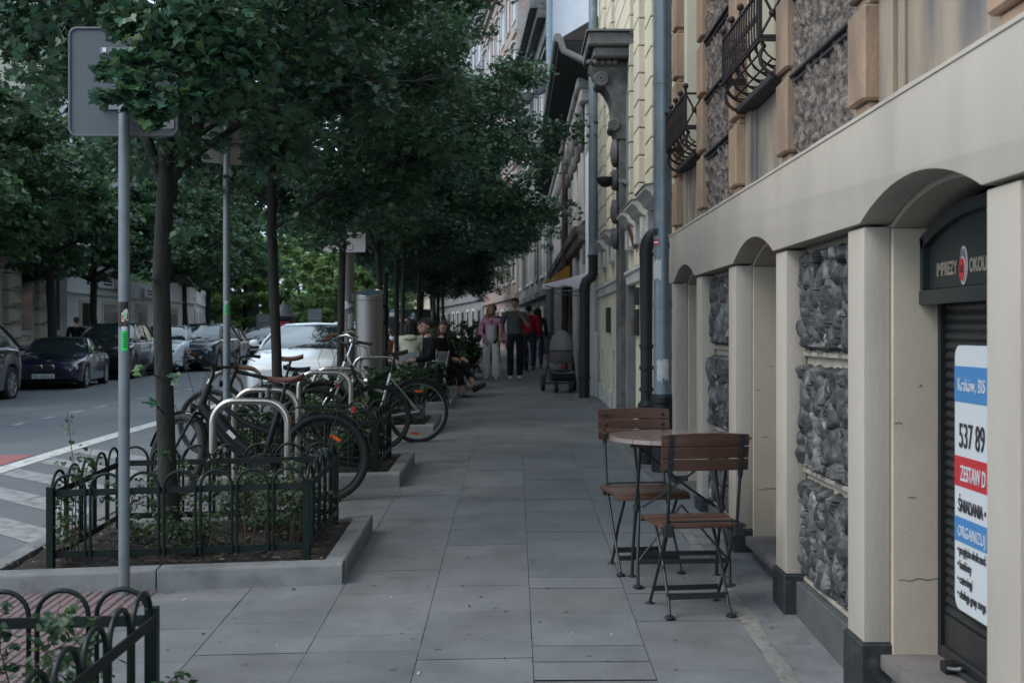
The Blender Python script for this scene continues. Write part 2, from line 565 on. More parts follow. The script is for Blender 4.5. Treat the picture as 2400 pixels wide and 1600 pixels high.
# far pavement across the road
fp = MB()
rows = []
for Y in YS[:-2]:
    rows.append([(-12.2, Y, rz_(-12, Y)-.02), (-12.2, Y, rz_(-12, Y)+.10), (-12.05-.0, Y, rz_(-12, Y)+.11), (-30, Y, rz_(-12, Y)+.16)] if Y < 37 else
                [(-12.2-(Y-37)*.12, Y, rz_(-12, Y)-.02), (-12.2-(Y-37)*.12, Y, rz_(-12, Y)+.10), (-12.3-(Y-37)*.12, Y, rz_(-12, Y)+.11), (-30-(Y-37)*.2, Y, rz_(-12, Y)+.16)])
fp.grid(rows, flip=False)
tag(fp.build('far_pavement', M['concrete'], smooth=20), kind='structure')
# sett-covered manhole lines and litter are left to the slab joints

# gum spots, chips of stone, butts and dead leaves lying on the slabs
M['fleck'] = mat('pavement_litter', (0.16, 0.155, 0.15), 0.85, attr='tint')
fl = MB(); ft = []
rr = random.Random(77)
for _ in range(620):
    Y = 3.2+rr.random()**1.6*20; X = rr.uniform(-2.0, 1.30)
    if -2.95 < X < -.9 and (6.2 < Y < 7.7 or Y < 4.0 or 9.3 < Y < 10.9 or 13.2 < Y < 15): continue
    z = gz(X, Y)+(.0145 if X < 1.06 else .028)
    k = rr.random()
    if k < .62:      # trodden gum and stains, flat blots
        r_ = rr.uniform(.004, .012); n = 8; b = rr.choice([.62, .7, .75, 1.2])
        fl.add([(X+r_*rr.uniform(.7, 1.2)*math.cos(6.283*i/n), Y+r_*rr.uniform(.7, 1.2)*math.sin(6.283*i/n), z) for i in range(n)], [tuple(range(n))]); ft += [b]*n
    elif k < .85:    # grit and pale chips
        r_ = rr.uniform(.003, .007); b = rr.choice([.5, 2.2, 2.8, 1.6])
        fl.add([(X-r_, Y-r_, z), (X+r_, Y-r_*.6, z), (X+r_*.5, Y+r_, z), (X, Y, z+r_)], [(0, 1, 3), (1, 2, 3), (2, 0, 3)]); ft += [b]*9
    else:            # butts, twigs, curled leaf bits
        a = rr.uniform(0, 3.14); l = rr.uniform(.008, .022); w = rr.uniform(.002, .006); b = rr.choice([.3, .4, 2.6, .5])
        dx, dy, ex, ey = math.cos(a)*l, math.sin(a)*l, -math.sin(a)*w, math.cos(a)*w
        fl.add([(X-dx-ex, Y-dy-ey, z), (X+dx-ex, Y+dy-ey, z+.002), (X+dx+ex, Y+dy+ey, z+.004), (X-dx+ex, Y-dy+ey, z+.003)], [(0, 1, 2, 3)]); ft += [b]*4
fo = fl.build('pavement_litter', M['fleck'], fix=False, smooth=0)
ca = fo.data.color_attributes.new('tint', 'FLOAT_COLOR', 'CORNER')
ca.data.foreach_set('color', [v for b in ft for v in (b, b*.97, b*.92, 1)])
tag(fo, 'gum spots, grit and scraps littering the pavement slabs', 'litter', kind='stuff')

# ------------------------------------------------------------------ PLANTERS, FENCES
PL_X0, PL_X1 = -2.93, -0.93
KW = 0.115
def planter(y0, y1, label, kh=0.125, x0=PL_X0, skew=0.0):
    t = thing('planter', label, 'planter', ((x0+PL_X1)/2, (y0+y1)/2, gz(-1.9, (y0+y1)/2)))
    def kerb(name, a, b, side):
        # a kerb stone run from a to b (x,y), KW deep inward
        n = max(2, int((Vector(b)-Vector(a)).length/0.8)+1)
        d = (Vector((*b, 0))-Vector((*a, 0))); ln = d.length; d.normalize()
        nn = Vector((-d.y, d.x, 0))*side
        mb = MB()
        k = max(1, round(ln/0.9))
        for i in range(k):
            s0, s1 = ln*i/k + 0.003, ln*(i+1)/k - 0.003
            P = []
            for s_ in (s0, s1):
                p = Vector((*a, 0)) + d*s_
                for w, h in ((0, -0.06), (0, kh-.012), (.012, kh), (KW, kh), (KW, -.06)):
                    q = p + nn*w
                    P.append((q.x, q.y, gz(q.x, q.y)+h))
            mb.add(P, [(0, 1, 2, 3, 4), (9, 8, 7, 6, 5)] + [(j, (j+1) % 5, 5+(j+1) % 5, 5+j) for j in range(5)])
        mb.build(name, M['kerb'], t, smooth=30, bevel=0.004)
    ys = y0 - skew
    kerb('front_kerb', (x0, ys), (PL_X1, y0), 1)
    kerb('side_kerb', (PL_X1, y0+KW+.002), (PL_X1, y1-KW-.002), 1)
    kerb('back_kerb', (PL_X1, y1), (x0, y1), 1)
    kerb('side_kerb', (x0, y1-KW-.002), (x0, ys+KW+.02), 1)
    mb = MB(); rows = []
    for j in range(25):
        row = []
        for i in range(33):
            X = x0+.05 + (PL_X1-x0-.1)*i/32
            yf = ys + (y0-ys)*i/32 + .06
            Y = yf + (y1-.06-yf)*j/24
            e = min(i, 32-i, j, 24-j)/6.0
            row.append((X, Y, gz(X, Y)+kh-.035+.035*min(1, e)+.016*mnoise.noise(Vector((X*9, Y*9, 1)))))
        rows.append(row)
    mb.grid(rows, flip=True)
    mb.build('soil', M['soil'], t, fix=False)
    if y0 < 11:
        rr = random.Random(int(y0*10))
        cm = MB(); tt = []
        for _ in range(900 if y0 < 8 else 300):
            X, Y = rr.uniform(x0+.13, PL_X1-.13), rr.uniform(y0+.13-skew*.5, y1-.13)
            a = rr.uniform(0, 6.28); l, w = rr.uniform(.008, .026), rr.uniform(.003, .008)
            z = gz(X, Y)+kh+.006+rr.uniform(0, .008)
            dx, dy = math.cos(a)*l, math.sin(a)*l
            ex, ey = -math.sin(a)*w, math.cos(a)*w
            q = rr.uniform(-.006, .006)
            cm.add([(X-dx-ex, Y-dy-ey, z-q), (X+dx-ex, Y+dy-ey, z+q), (X+dx+ex, Y+dy+ey, z+q+.003), (X-dx+ex, Y-dy+ey, z-q+.003)], [(0, 1, 2, 3)])
            b = rr.choice([.35, .5, .7, 1.0, 1.0, 1.6, 2.6])
            tt += [(b, b*.97, b*.92, 1)]*4
        co = cm.build('bark_mulch', M['chip'], t, fix=False, smooth=0)
        co['kind'] = 'stuff'
        c_ = co.data.color_attributes.new('tint', 'FLOAT_COLOR', 'CORNER')
        c_.data.foreach_set('color', [v for c in tt for v in c])
    return t

FT = 0.545     # rail height above pavement
def fence_panel(t, a, b, first=True):
    """arched panel between two corner points (x,y)"""
    a3, b3 = Vector((*a, 0)), Vector((*b, 0))
    d = b3-a3; ln = d.length; d.normalize()
    nn = Vector((-d.y, d.x, 0))
    n = max(3, round(ln/0.2))
    p = ln/n
    mb = MB()
    def P(s_, h, off=0):
        q = a3 + d*s_ + nn*off
        return Vector((q.x, q.y, gz(q.x, q.y)+h))
    for i in range(n):
        s0, s1 = p*i + p*.07, p*(i+1) - p*.07
        rad = (s1-s0)/2
        pts = [P(s0, 0.165), P(s0, FT-.02)]
        for k in range(0, 13):
            aa = math.pi - math.pi*k/12
            pts.append(P((s0+s1)/2 + rad*math.cos(aa), FT-.005 + rad*1.0*math.sin(aa)))
        pts += [P(s1, FT-.02), P(s1, 0.165)]
        mb.tube(pts, 0.0085, 8)
    pan = mb.build('arched_bars', M['fence'], t)
    rl_ = MB()
    rl_.bar(P(.02, FT-.022, .014), P(ln-.02, FT-.022, .014), .008, .036)
    rl_.build('top_rail', M['fencebar'], t, bevel=.001)
    r2 = MB()
    r2.bar(P(.02, .185, .014), P(ln-.02, .185, .014), .008, .036)
    for i in range(n):
        for s_ in (p*i+p*.07,):
            q = P(s_, .185, .0195)
            r2.ell((q.x, q.y, q.z), .007, 6, 4)
    r2.build('bottom_rail', M['fence'], t, bevel=.001)

def planter_fence(x0, x1, y0, y1, label, skew=0.0):
    t = thing('planter_fence', label, 'fence', ((x0+x1)/2, (y0+y1)/2, gz(-1.8, (y0+y1)/2)), group='arched green fences round the street planters')
    A, B, C, D = (x0, y0-skew), (x1, y0), (x1, y1), (x0, y1)
    for p in (A, B, C, D):
        mb = MB()
        z = gz(*p)
        mb.box(p[0]-.02, p[0]+.02, p[1]-.02, p[1]+.02, z+.09, z+FT+.012)
        mb.box(p[0]-.022, p[0]+.022, p[1]-.022, p[1]+.022, z+FT+.012, z+FT+.018)
        mb.build('post', M['fence'], t, bevel=.003)
    fence_panel(t, A, B); fence_panel(t, C, B); fence_panel(t, C, D); fence_panel(t, D, A)
    return t

PLS = [  # y0, y1, label words
    (1.55, 3.98, 'nearest planter, cut by the bottom left corner'),
    (6.26, 7.60, 'planter right behind the tall signpost'),
    (9.40, 10.82, 'planter behind the black bicycle'),
    (13.35, 14.85, 'planter behind the silver bicycle wheel'),
    (17.0, 18.7, 'planter in front of the seated group'),
    (21.0, 22.6, 'planter just behind the seated group'),
    (25.4, 27.2, 'planter level with the walking couple'),
    (30.0, 31.8, 'planter farthest down the pavement'),
]
for i, (a, b, w) in enumerate(PLS):
    sk = 0.10 if i == 1 else 0.0
    planter(a, b, 'raised concrete kerb bed with dark soil, ' + w, skew=sk)
    yy0, yy1 = a+.16, b-.16
    if i == 0: yy0, yy1 = 1.7, 3.77
    planter_fence(-2.55, -1.155 if i else -1.185, yy0, yy1, 'dark green arched metal fence round the ' + w, skew=sk*.8)
# ------------------------------------------------------------------ NEAR BUILDING (right)
M['stucco'] = mat('beige_stucco', (0.42, 0.375, 0.32), 0.85, var=0.07, vscale=1.6, bump=0.16, bscale=60, col2=(0.335, 0.30, 0.255), c2scale=2.4, c2lo=0.48, c2hi=0.8, stretch=(1, 1, 0.4))
M['stuccowarm'] = mat('warm_stucco_reveal', (0.45, 0.385, 0.305), 0.85, var=0.09, vscale=2.0, bump=0.14, bscale=90, col2=(0.45, 0.41, 0.325), c2scale=1.0, c2lo=0.4, c2hi=0.7)
M['plinthblk'] = mat('black_plinth_paint', (0.022, 0.026, 0.027), 0.6, var=0.35, vscale=9, bump=0.3, bscale=40, col2=(0.06, 0.06, 0.057), c2scale=7, c2lo=0.6, c2hi=0.72)
M['plinthgrey'] = mat('dark_grey_plinth', (0.075, 0.08, 0.082), 0.8, var=0.2, vscale=7, bump=0.2)
M['roughstone'] = mat('rough_dark_stone', (0.054, 0.054, 0.055), 0.6, var=0.5, vscale=24, bump=0.35, bscale=90, col2=(0.23, 0.225, 0.215), c2scale=16, c2lo=0.58, c2hi=0.72, stretch=(1, 1, 0.7), spec=.6, attr='Col')
M['mortar'] = mat('pale_mortar', (0.34, 0.31, 0.26), 0.9, var=0.15, vscale=10, bump=0.4)
M['sandstone'] = mat('weathered_sandstone', (0.36, 0.245, 0.165), 0.85, var=0.16, vscale=6, bump=0.4, bscale=60, col2=(0.15, 0.115, 0.095), c2scale=2.6, c2lo=0.46, c2hi=0.78, stretch=(1, 1, 0.45))
M['upperrough'] = mat('rough_brown_render', (0.20, 0.16, 0.135), 0.9, var=0.45, vscale=34, bump=1.0, bscale=60, col2=(0.075, 0.07, 0.068), c2scale=24, c2lo=0.42, c2hi=0.6, detail=3)
M['smoothstone'] = mat('stained_smooth_stone', (0.33, 0.27, 0.205), 0.8, var=0.12, vscale=4, bump=0.15, col2=(0.14, 0.135, 0.135), c2scale=2.6, c2lo=0.42, c2hi=0.66, stretch=(1.6, 1.6, 0.35))
M['ledge'] = mat('sooty_ledge', (0.05, 0.048, 0.05), 0.85, var=0.25, vscale=12, bump=0.4)
M['cream'] = mat('cream_paint', (0.62, 0.60, 0.47), 0.6, var=0.05, vscale=2)
M['darkglass'] = mat('dark_window_glass', (0.015, 0.018, 0.02), 0.08, spec=0.7)
M['irons'] = mat('rusty_wrought_iron', (0.022, 0.016, 0.017), 0.65, var=0.3, vscale=20, col2=(0.075, 0.03, 0.025), c2scale=14, c2lo=0.55, c2hi=0.7)
M['signgreen'] = mat('dark_green_sign', (0.017, 0.022, 0.022), 0.45, var=0.12, vscale=5)
M['shutter'] = mat('dark_shutter_metal', (0.035, 0.037, 0.038), 0.42, metal=0.4, var=0.25, vscale=6)
M['doorframe'] = mat('black_door_frame', (0.010, 0.012, 0.013), 0.5)
M['stonestep'] = mat('worn_stone_step', (0.145, 0.13, 0.125), 0.8, var=0.2, vscale=7, bump=0.35, bscale=45)
M['banner'] = mat('banner_vinyl', (0.52, 0.55, 0.58), 0.4)
M['bannerblue'] = mat('banner_blue', (0.045, 0.19, 0.42), 0.4)
M['bannerred'] = mat('banner_red', (0.42, 0.022, 0.032), 0.4)
M['ink'] = mat('banner_ink', (0.025, 0.025, 0.028), 0.5)
M['cream_letter'] = mat('sign_lettering', (0.22, 0.20, 0.155), 0.5)

ZS = CZ + 0.408      # spring of the arches / underside of the band
ZT = CZ + 0.815      # top of the band
ZP = CZ - 1.168      # plinth top
FX = 1.32
PIL = [(3.005, 3.22), (4.348, 4.56), (5.59, 5.81), (6.87, 7.09), (8.12, 8.34), (9.42, 9.62)]
Y_END = 9.70
bld = thing('corner_building', 'beige and sandstone building with arched openings and rough dark stone panels along the right side', 'building', (1.9, 6.0, 0))

# the band over the openings, arches cut out of its lower edge
def band_poly(y0, y1, zt, zb, arches):
    pts = [(y0, zt), (y0, zb)]
    for a, b, rise in arches:
        w = (b-a)/2; c = (a+b)/2
        rad = (w*w + rise*rise)/(2*rise)
        th = math.asin(w/rad)
        for k in range(17):
            t = -th + 2*th*k/16
            pts.append((c + rad*math.sin(t), zb + rise - rad*(1-math.cos(t))))
    pts += [(y1, zb), (y1, zt)]
    return pts
ARCH = [(PIL[0][1], PIL[1][0], .112), (PIL[2][1], PIL[3][0], .112), (PIL[4][1], PIL[5][0], .112)]
mb = MB()
mb.prism(band_poly(1.0, Y_END, ZT, ZS+.004, ARCH), 'x', FX-.016, FX+.102)
mb.build('band', M['stucco'], bld, bevel=.006, seg=2, smooth=25)
mb = MB()
rows = []
for i in range(60):   # sloping weathered top of the band
    Y = 1.0 + (Y_END-1.0)*i/59
    w = .006*mnoise.noise(Vector((Y*3, 0, 0)))
    rows.append([(FX-.02, Y, ZT-.01), (FX-.018, Y, ZT+.006+w), (FX+.04, Y, ZT+.022+w), (FX+.12, Y, ZT+.03)])
mb.grid(rows)
mb.build('band_cap', M['stucco'], bld, smooth=30)
# pilasters, plinths
for a, b in PIL:
    mb = MB(); mb.box(FX, FX+.10, a, b, ZP, ZS-.008)
    mb.build('pilaster', M['stucco'], bld, bevel=.007, seg=2)
    mb = MB(); mb.box(FX-.014, FX+.11, a-.014, b+.014, -.3, ZP-.002)
    mb.build('pilaster_plinth', M['plinthblk'], bld, bevel=.006)
# reveals behind the pilasters: arched bays
for k, (a, b, rise) in enumerate(ARCH):
    e = .018
    mb = MB()
    mb.prism(band_poly(a-.11, b+.11, ZT, ZS-.012, [(a+e, b-e, .105)]), 'x', FX+.104, FX+.29)
    mb.build('arch_soffit', M['stucco'], bld, smooth=25)
    zb = CZ-1.262
    for ya_, yb_ in ((a-.11, a+e), (b-e, b+.11)):
        mb = MB(); mb.box(FX+.102, FX+.29, ya_, yb_, zb, ZS-.014)
        mb.build('reveal', M['stuccowarm'], bld, bevel=.004)
    # threshold slab on a dark riser
    mb = MB()
    mb.box(FX+.055, FX+.5, a+.014, b-.014, CZ-1.262, CZ-1.205)
    mb.build('threshold', M['stonestep'], bld, bevel=.012, seg=2)
    mb = MB(); mb.box(FX+.10, FX+.5, a+.0145, b-.0145, -.3, CZ-1.264)
    mb.build('riser', M['plinthgrey'], bld)
    # old crack and chipped paint across the reveal that faces the camera
    rr_ = random.Random(k+40)
    for zc, xa, xb in ((CZ-.93, FX+.125, FX+.285), (CZ-.34, FX+.11, FX+.14), (CZ-.62, FX+.16, FX+.19), (CZ-.2, FX+.2, FX+.215)):
        if k == 2: continue
        mb = MB(); pts = []
        n_ = 9
        for q in range(n_+1):
            x_ = xa+(xb-xa)*q/n_; pts.append((x_, zc+rr_.uniform(-.004, .004)+(.006 if zc < CZ-.9 else 0)*q/n_))
        up_ = [(x_, z_+.0012+.0022*math.sin(math.pi*q/n_)) for q, (x_, z_) in enumerate(pts)]
        mb.prism(pts+up_[::-1], 'y', b-e-.0012, b-e+.001)
        mb.build('crack', M['ledge'], bld, smooth=0)
    if k == 0: continue
    # dark recessed door with panels
    dz0 = CZ-1.203
    mb = MB(); mb.box(FX+.292, FX+.33, a+e+.002, b-e-.002, dz0, ZS+.09)
    d_ = mb.build('door', M['doorframe'], bld)
    mb = MB()
    for q in (0.08, 0.52):
        w0 = a+e+.06+q*(b-a-2*e-.1)
        mb.box(FX+.282, FX+.292, w0, w0+.36, dz0+.12, dz0+.62)
        mb.box(FX+.282, FX+.292, w0, w0+.36, dz0+.74, dz0+1.4)
    mb.build('door_panel', M['shutter'], d_, bevel=.004)
    mb = MB(); mb.tube([(FX+.28, (a+b)/2, dz0+.6), (FX+.24, (a+b)/2, dz0+.6), (FX+.24, (a+b)/2, dz0+.75), (FX+.28, (a+b)/2, dz0+.75)], .008, 6)
    mb.build('handle', M['steel'], d_)
# bays of rough dark stone
def rough_block(y0, y1, z0, z1, xf, seed, amp=.050, nu=110, nv=84):
    rr = random.Random(seed)
    # chiselled facets: tall cells, each a tilted plane
    cells = []
    ny, nz = max(3, int((y1-y0)/.062)), max(3, int((z1-z0)/.105))
    for i in range(ny+1):
        for j in range(nz+1):
            cells.append((y0+(i+rr.uniform(-.5, .5))*(y1-y0)/ny, z0+(j+rr.uniform(-.5, .5))*(z1-z0)/nz,
                          rr.uniform(-1, 1), rr.gauss(0, 5.5), rr.gauss(0, 3), rr.choice([.45, .6, .75, .85, 1, 1.1, 1.3, 2.0])))
    cy = np.array(cells)
    rows = []; tint = []
    for j in range(nv+1):
        row = []
        for i in range(nu+1):
            Y, Z = y0+(y1-y0)*i/nu, z0+(z1-z0)*j/nv
            wy = Y+.018*mnoise.noise(Vector((Y*14, Z*9, seed)))
            wz = Z+.035*mnoise.noise(Vector((Y*14+7, Z*9, seed)))
            dd = (cy[:, 0]-wy)**2*2.6 + (cy[:, 1]-wz)**2
            ci = int(np.argmin(dd)); c = cells[ci]; d1, d2 = np.partition(dd, 1)[:2]
            h = amp*(0.26*c[2]) + .026*(1-(d1/max(d2, 1e-9)))**.8 + .016*mnoise.noise(Vector((Y*7, Z*5, seed))) + (wy-c[0])*c[3]*.05 + (wz-c[1])*c[4]*.05
            h += .0075*mnoise.fractal(Vector((Y*30, Z*18, seed)), 0.8, 2.0, 4)
            e = min(i/4.0, (nu-i)/4.0, j/4.0, (nv-j)/4.0, 1)
            X = xf - h*min(1, .5+e) + (1-e)*.05
            jit = .012*mnoise.noise(Vector((Y*16, Z*16, seed+3)))*(1-e)
            row.append((X, Y+jit, Z+jit)); tint.append(c[5])
        rows.append(row)
    mb = MB()
    mb.grid(rows)
    # back skirt
    edge = rows[0] + [r[-1] for r in rows[1:]] + rows[-1][::-1][1:] + [r[0] for r in rows[::-1][1:]]
    n = len(edge)
    mb.add(edge + [(xf+.13, p[1], p[2]) for p in edge], [(i, (i+1) % n, n+(i+1) % n, n+i) for i in range(n)])
    mb.tint = tint + [.6]*(2*n)
    return mb
for k, (a, b) in enumerate([(PIL[1][1], PIL[2][0]), (PIL[3][1], PIL[4][0])]):
    mb = MB(); mb.box(FX+.104, FX+.4, a-.1, b+.1, -.3, ZT-.02)
    mb.build('panel_back', M['mortar'], bld)
    for j, (z0, z1) in enumerate([(CZ-1.17, CZ-.70), (CZ-.645, CZ-.15), (CZ-.085, CZ+.385)]):
        rb_ = rough_block(a+.004, b-.004, z0, z1, FX+.070, 11*k+j+2)
        ro_ = rb_.build('rough_stone', M['roughstone'], bld, smooth=32)
        ca_ = ro_.data.color_attributes.new('Col', 'FLOAT_COLOR', 'POINT')
        ca_.data.foreach_set('color', [v for q in rb_.tint for v in (q, q, q*.98, 1)])
        mb = MB(); mb.box(FX+.082, FX+.103, a+.001, b-.001, z0-.028, z0-.006)
        mb.build('joint_moulding', M['mortar'], bld, bevel=.004)
    mb = MB(); mb.box(FX+.045, FX+.103, a+.015, b-.015, -.3, CZ-1.20)
    mb.build('plinth_panel', M['plinthgrey'], bld, bevel=.004)
mb = MB(); mb.box(FX+.08, FX+.4, 1.0, PIL[0][0]-.0, -.3, ZT-.02)
mb.build('side_wall', M['stucco'], bld)
mb = MB(); mb.box(FX+.06, FX+.4, PIL[5][1]-.01, Y_END, -.3, ZS-.002)
mb.build('end_wall', M['stuccowarm'], bld)

# first arched bay: shutter, sign board
a, b, _ = ARCH[0]
sh = MB()
ya, yb = a+.045, b-.05
z0, z1 = CZ-1.05, CZ+.15
rows = []
nsl = 33
for i in range(nsl*6+1):
    z = z0 + (z1-z0)*i/(nsl*6)
    f = (i % 6)/6
    x = FX+.30 - .012*math.sin(math.pi*f)
    rows.append([(x, ya, z), (x, yb, z)])
sh.grid(rows)
shut = sh.build('roller_shutter', M['shutter'], bld, fix=False)
mb = MB(); mb.box(FX+.285, FX+.312, ya, yb, CZ-1.20, z0+.002); mb.box(FX+.27, FX+.285, ya, yb, CZ-1.203, CZ-1.16)
mb.build('bottom_rail', M['shutter'], shut, bevel=.004)
mb = MB()
mb.box(FX+.272, FX+.34, b-.05, b-.0185, CZ-1.204, CZ+.16); mb.box(FX+.272, FX+.34, a+.0185, a+.045, CZ-1.204, CZ+.16)
mb.build('shutter_guide', M['doorframe'], bld)
mb = MB(); mb.box(FX+.318, FX+.345, a+.02, b-.02, CZ-1.2, ZS+.10); mb.build('door', M['doorframe'], bld)
# arched sign board over the shutter
sg = thing('sign_board', 'dark green arched sign board lettered IMPREZY with a red oval emblem over the shutter', 'sign', (FX+.24, (a+b)/2, CZ+.25))
arch_top = band_poly(a+.03, b-.03, CZ+.155, ZS-.03, [])
def seg_top(y0, y1, zs, rise, zb):
    w = (y1-y0)/2; c = (y0+y1)/2; rad = (w*w+rise*rise)/(2*rise); th = math.asin(w/rad)
    return [(y0, zb)] + [(c+rad*math.sin(-th+2*th*k/20), zs+rise-rad*(1-math.cos(-th+2*th*k/20))) for k in range(21)] + [(y1, zb)]
mb = MB(); mb.prism(seg_top(a+.03, b-.03, ZS-.055, .10, CZ+.16), 'x', FX+.225, FX+.30)
mb.build('board', M['signgreen'], sg, bevel=.003)
mb = MB()
mb.box(FX+.198, FX+.224, a+.022, b-.022, CZ+.104, CZ+.158)
mb.build('bottom_frame', M['signgreen'], sg, bevel=.006, seg=2)
mb = MB()
pt = seg_top(a+.03, b-.03, ZS-.055, .10, CZ+.16)[1:-1]
for i in range(len(pt)-1):
    mb.bar((FX+.213, pt[i][0], pt[i][1]-.022), (FX+.213, pt[i+1][0], pt[i+1][1]-.022), .024, .045, up=(0, 0, 1))
mb.bar((FX+.213, b-.045, CZ+.16), (FX+.213, b-.045, ZS-.06), .024, .03, up=(0, 1, 0))
mb.build('arch_frame', M['signgreen'], sg)
def wall_text(txt, y_left, z_base, x, size, width, mt, parent, name='lettering', bold=0.0):
    """lettering on a wall facing -x; reads towards smaller y"""
    t_ = text_mb(txt, size, 1.0, bold)
    xs = [v[0] for v in t_.v]
    k = width/(max(xs)-min(xs)); x0 = min(xs)
    t_.v = [(x + v[1], y_left - (v[0]-x0)*k, z_base + v[2]) for v in t_.v]
    return t_.build(name, mt, parent, smooth=0)
XS = FX+.2235
def ypx(px, X): return F_PX*X/(px-1205)
wall_text('IMPREZY', ypx(2196, XS), CZ+.207, XS, .066, ypx(2196, XS)-ypx(2244, XS), M['cream_letter'], sg, bold=.002)
wall_text('OKOLI', ypx(2272, XS), CZ+.207, XS, .066, ypx(2272, XS)-ypx(2313, XS), M['cream_letter'], sg, bold=.002)
yc = ypx(2259, XS)
for r1, r2, m_, dx in ((.034, .066, M['signbeige'], 0), (.029, .059, M['galv'], -.002), (.027, .044, M['signbeige'], -.004), (.0235, .040, M['bannerred'], -.006)):
    mb = MB()
    zc = CZ+.232 + (0 if dx > -.003 else -.014)
    pp = [(yc+r1*math.cos(2*math.pi*i/32), zc+r2*math.sin(2*math.pi*i/32)) for i in range(32)]
    mb.prism(pp, 'x', XS-.002+dx, XS+dx+.0005)
    mb.build('emblem', m_, sg)
mb = MB()
for q in range(4): mb.box(XS-.0105, XS-.008, yc-.013, yc+.013, CZ+.209+q*.006, CZ+.212+q*.006)
mb.build('emblem_bar', M['ink'], sg)

# banner tied to the shutter
XB = FX+.270
ybl = ypx(2238, XB)
bn = thing('banner', 'white vinyl banner with blue and red bands of lettering fixed on the roller shutter', 'banner', (XB, ybl-.35, CZ-.5))
def rr_poly(y0, y1, z0, z1, r, n=6):
    P = []
    for cy, cz_, a0 in ((y1-r, z1-r, 0), (y0+r, z1-r, 90), (y0+r, z0+r, 180), (y1-r, z0+r, 270)):
        for k in range(n+1):
            t = R(a0+90*k/n); P.append((cy+r*math.cos(t), cz_+r*math.sin(t)))
    return P
BW = .70
mb = MB(); mb.prism(rr_poly(ybl-BW, ybl, CZ-.985, CZ-.044, .045), 'x', XB, XB+.006)
mb.build('sheet', M['banner'], bn)
for z0, z1, mt in ((CZ-.245, CZ-.118, M['bannerblue']), (CZ-.545, CZ-.438, M['bannerred']), (CZ-.742, CZ-.655, M['bannerblue'])):
    mb = MB(); mb.box(XB-.0015, XB-.0003, ybl-BW+.0005, ybl-.0005, z0, z1)
    mb.build('printed_band', mt, bn)
def bt(txt, px0, px1, zb, size, mt, bold=0.0):
    y0, y1 = ypx(px0, XB), ypx(px1, XB)
    wall_text(txt, y0, zb, XB-.003, size, y0-y1, mt, bn, bold=bold)
bt('Kraków, BIS', 2247, 2311, CZ-.205, .066, M['banner'])
bt('537 89', 2250, 2309, CZ-.405, .125, M['ink'])
bt('ZESTAW D', 2253, 2312, CZ-.522, .076, M['banner'], .001)
bt('ŚNIADANIA •', 2248, 2312, CZ-.634, .066, M['ink'])
bt('ORGANIZUJ', 2247, 2311, CZ-.722, .056, M['banner'])
for i, (s_, p1) in enumerate((('• przyjęcia okolicznoś', 2312), ('• bankiety', 2278), ('• cateringi', 2280), ('• obsługa grup zorga', 2312))):
    bt(s_, 2246, p1, CZ-.785-.052*i, .046, M['ink'])
# padlock and bar on the sill
pk = thing('padlock', 'dark padlock lying with its bar on the shop sill under the shutter', 'padlock', (FX+.235, 4.02, CZ-1.19))
mb = MB(); mb.box(FX+.20, FX+.26, 4.06, 4.12, CZ-1.203, CZ-1.165); mb.build('body', M['black'], pk, bevel=.008, seg=2)
mb = MB(); mb.tube([(FX+.21, 4.06, CZ-1.18), (FX+.215, 4.03, CZ-1.175), (FX+.235, 4.02, CZ-1.172), (FX+.25, 4.035, CZ-1.175), (FX+.25, 4.06, CZ-1.18)], .006, 8)
mb.build('shackle', M['galv'], pk)
mb = MB(); mb.tube([(FX+.24, 4.10, CZ-1.19), (FX+.25, 3.85, CZ-1.19), (FX+.25, 3.5, CZ-1.19)], .010, 8); mb.build('bar', M['shutter'], pk)

# ---- upper storey: sandstone piers in courses, rough panels, sills and windows
CO = [CZ+.838, CZ+1.245, CZ+1.648, CZ+2.051, CZ+2.454, CZ+2.857, CZ+3.26, CZ+3.66]
for i, (a, b) in enumerate(PIL + [(1.6, 1.82)]):
    for k in range(len(CO)-1):
        z0, z1 = CO[k], CO[k+1]
        mb = MB()
        # block with a chamfered undercut at its foot
        for (x0, x1, zz0, zz1, gr) in ((FX-.002, FX+.2, z0+.042, z1-.002, 0), (FX+.022, FX+.2, z0, z0+.042, .0)):
            mb.box(x0, x1, a+(.0 if x0 < FX+.01 else .02), b-(.0 if x0 < FX+.01 else .02), zz0, zz1)
        mb.build('pier_block', M['sandstone'], bld, bevel=.010)
ub = [(PIL[1][1], PIL[2][0], 'r'), (PIL[3][1], PIL[4][0], 'r'), (PIL[0][1], PIL[1][0], 'w'), (PIL[2][1], PIL[3][0], 'w'), (PIL[4][1], PIL[5][0], 'w'), (1.82, PIL[0][0], 'r')]
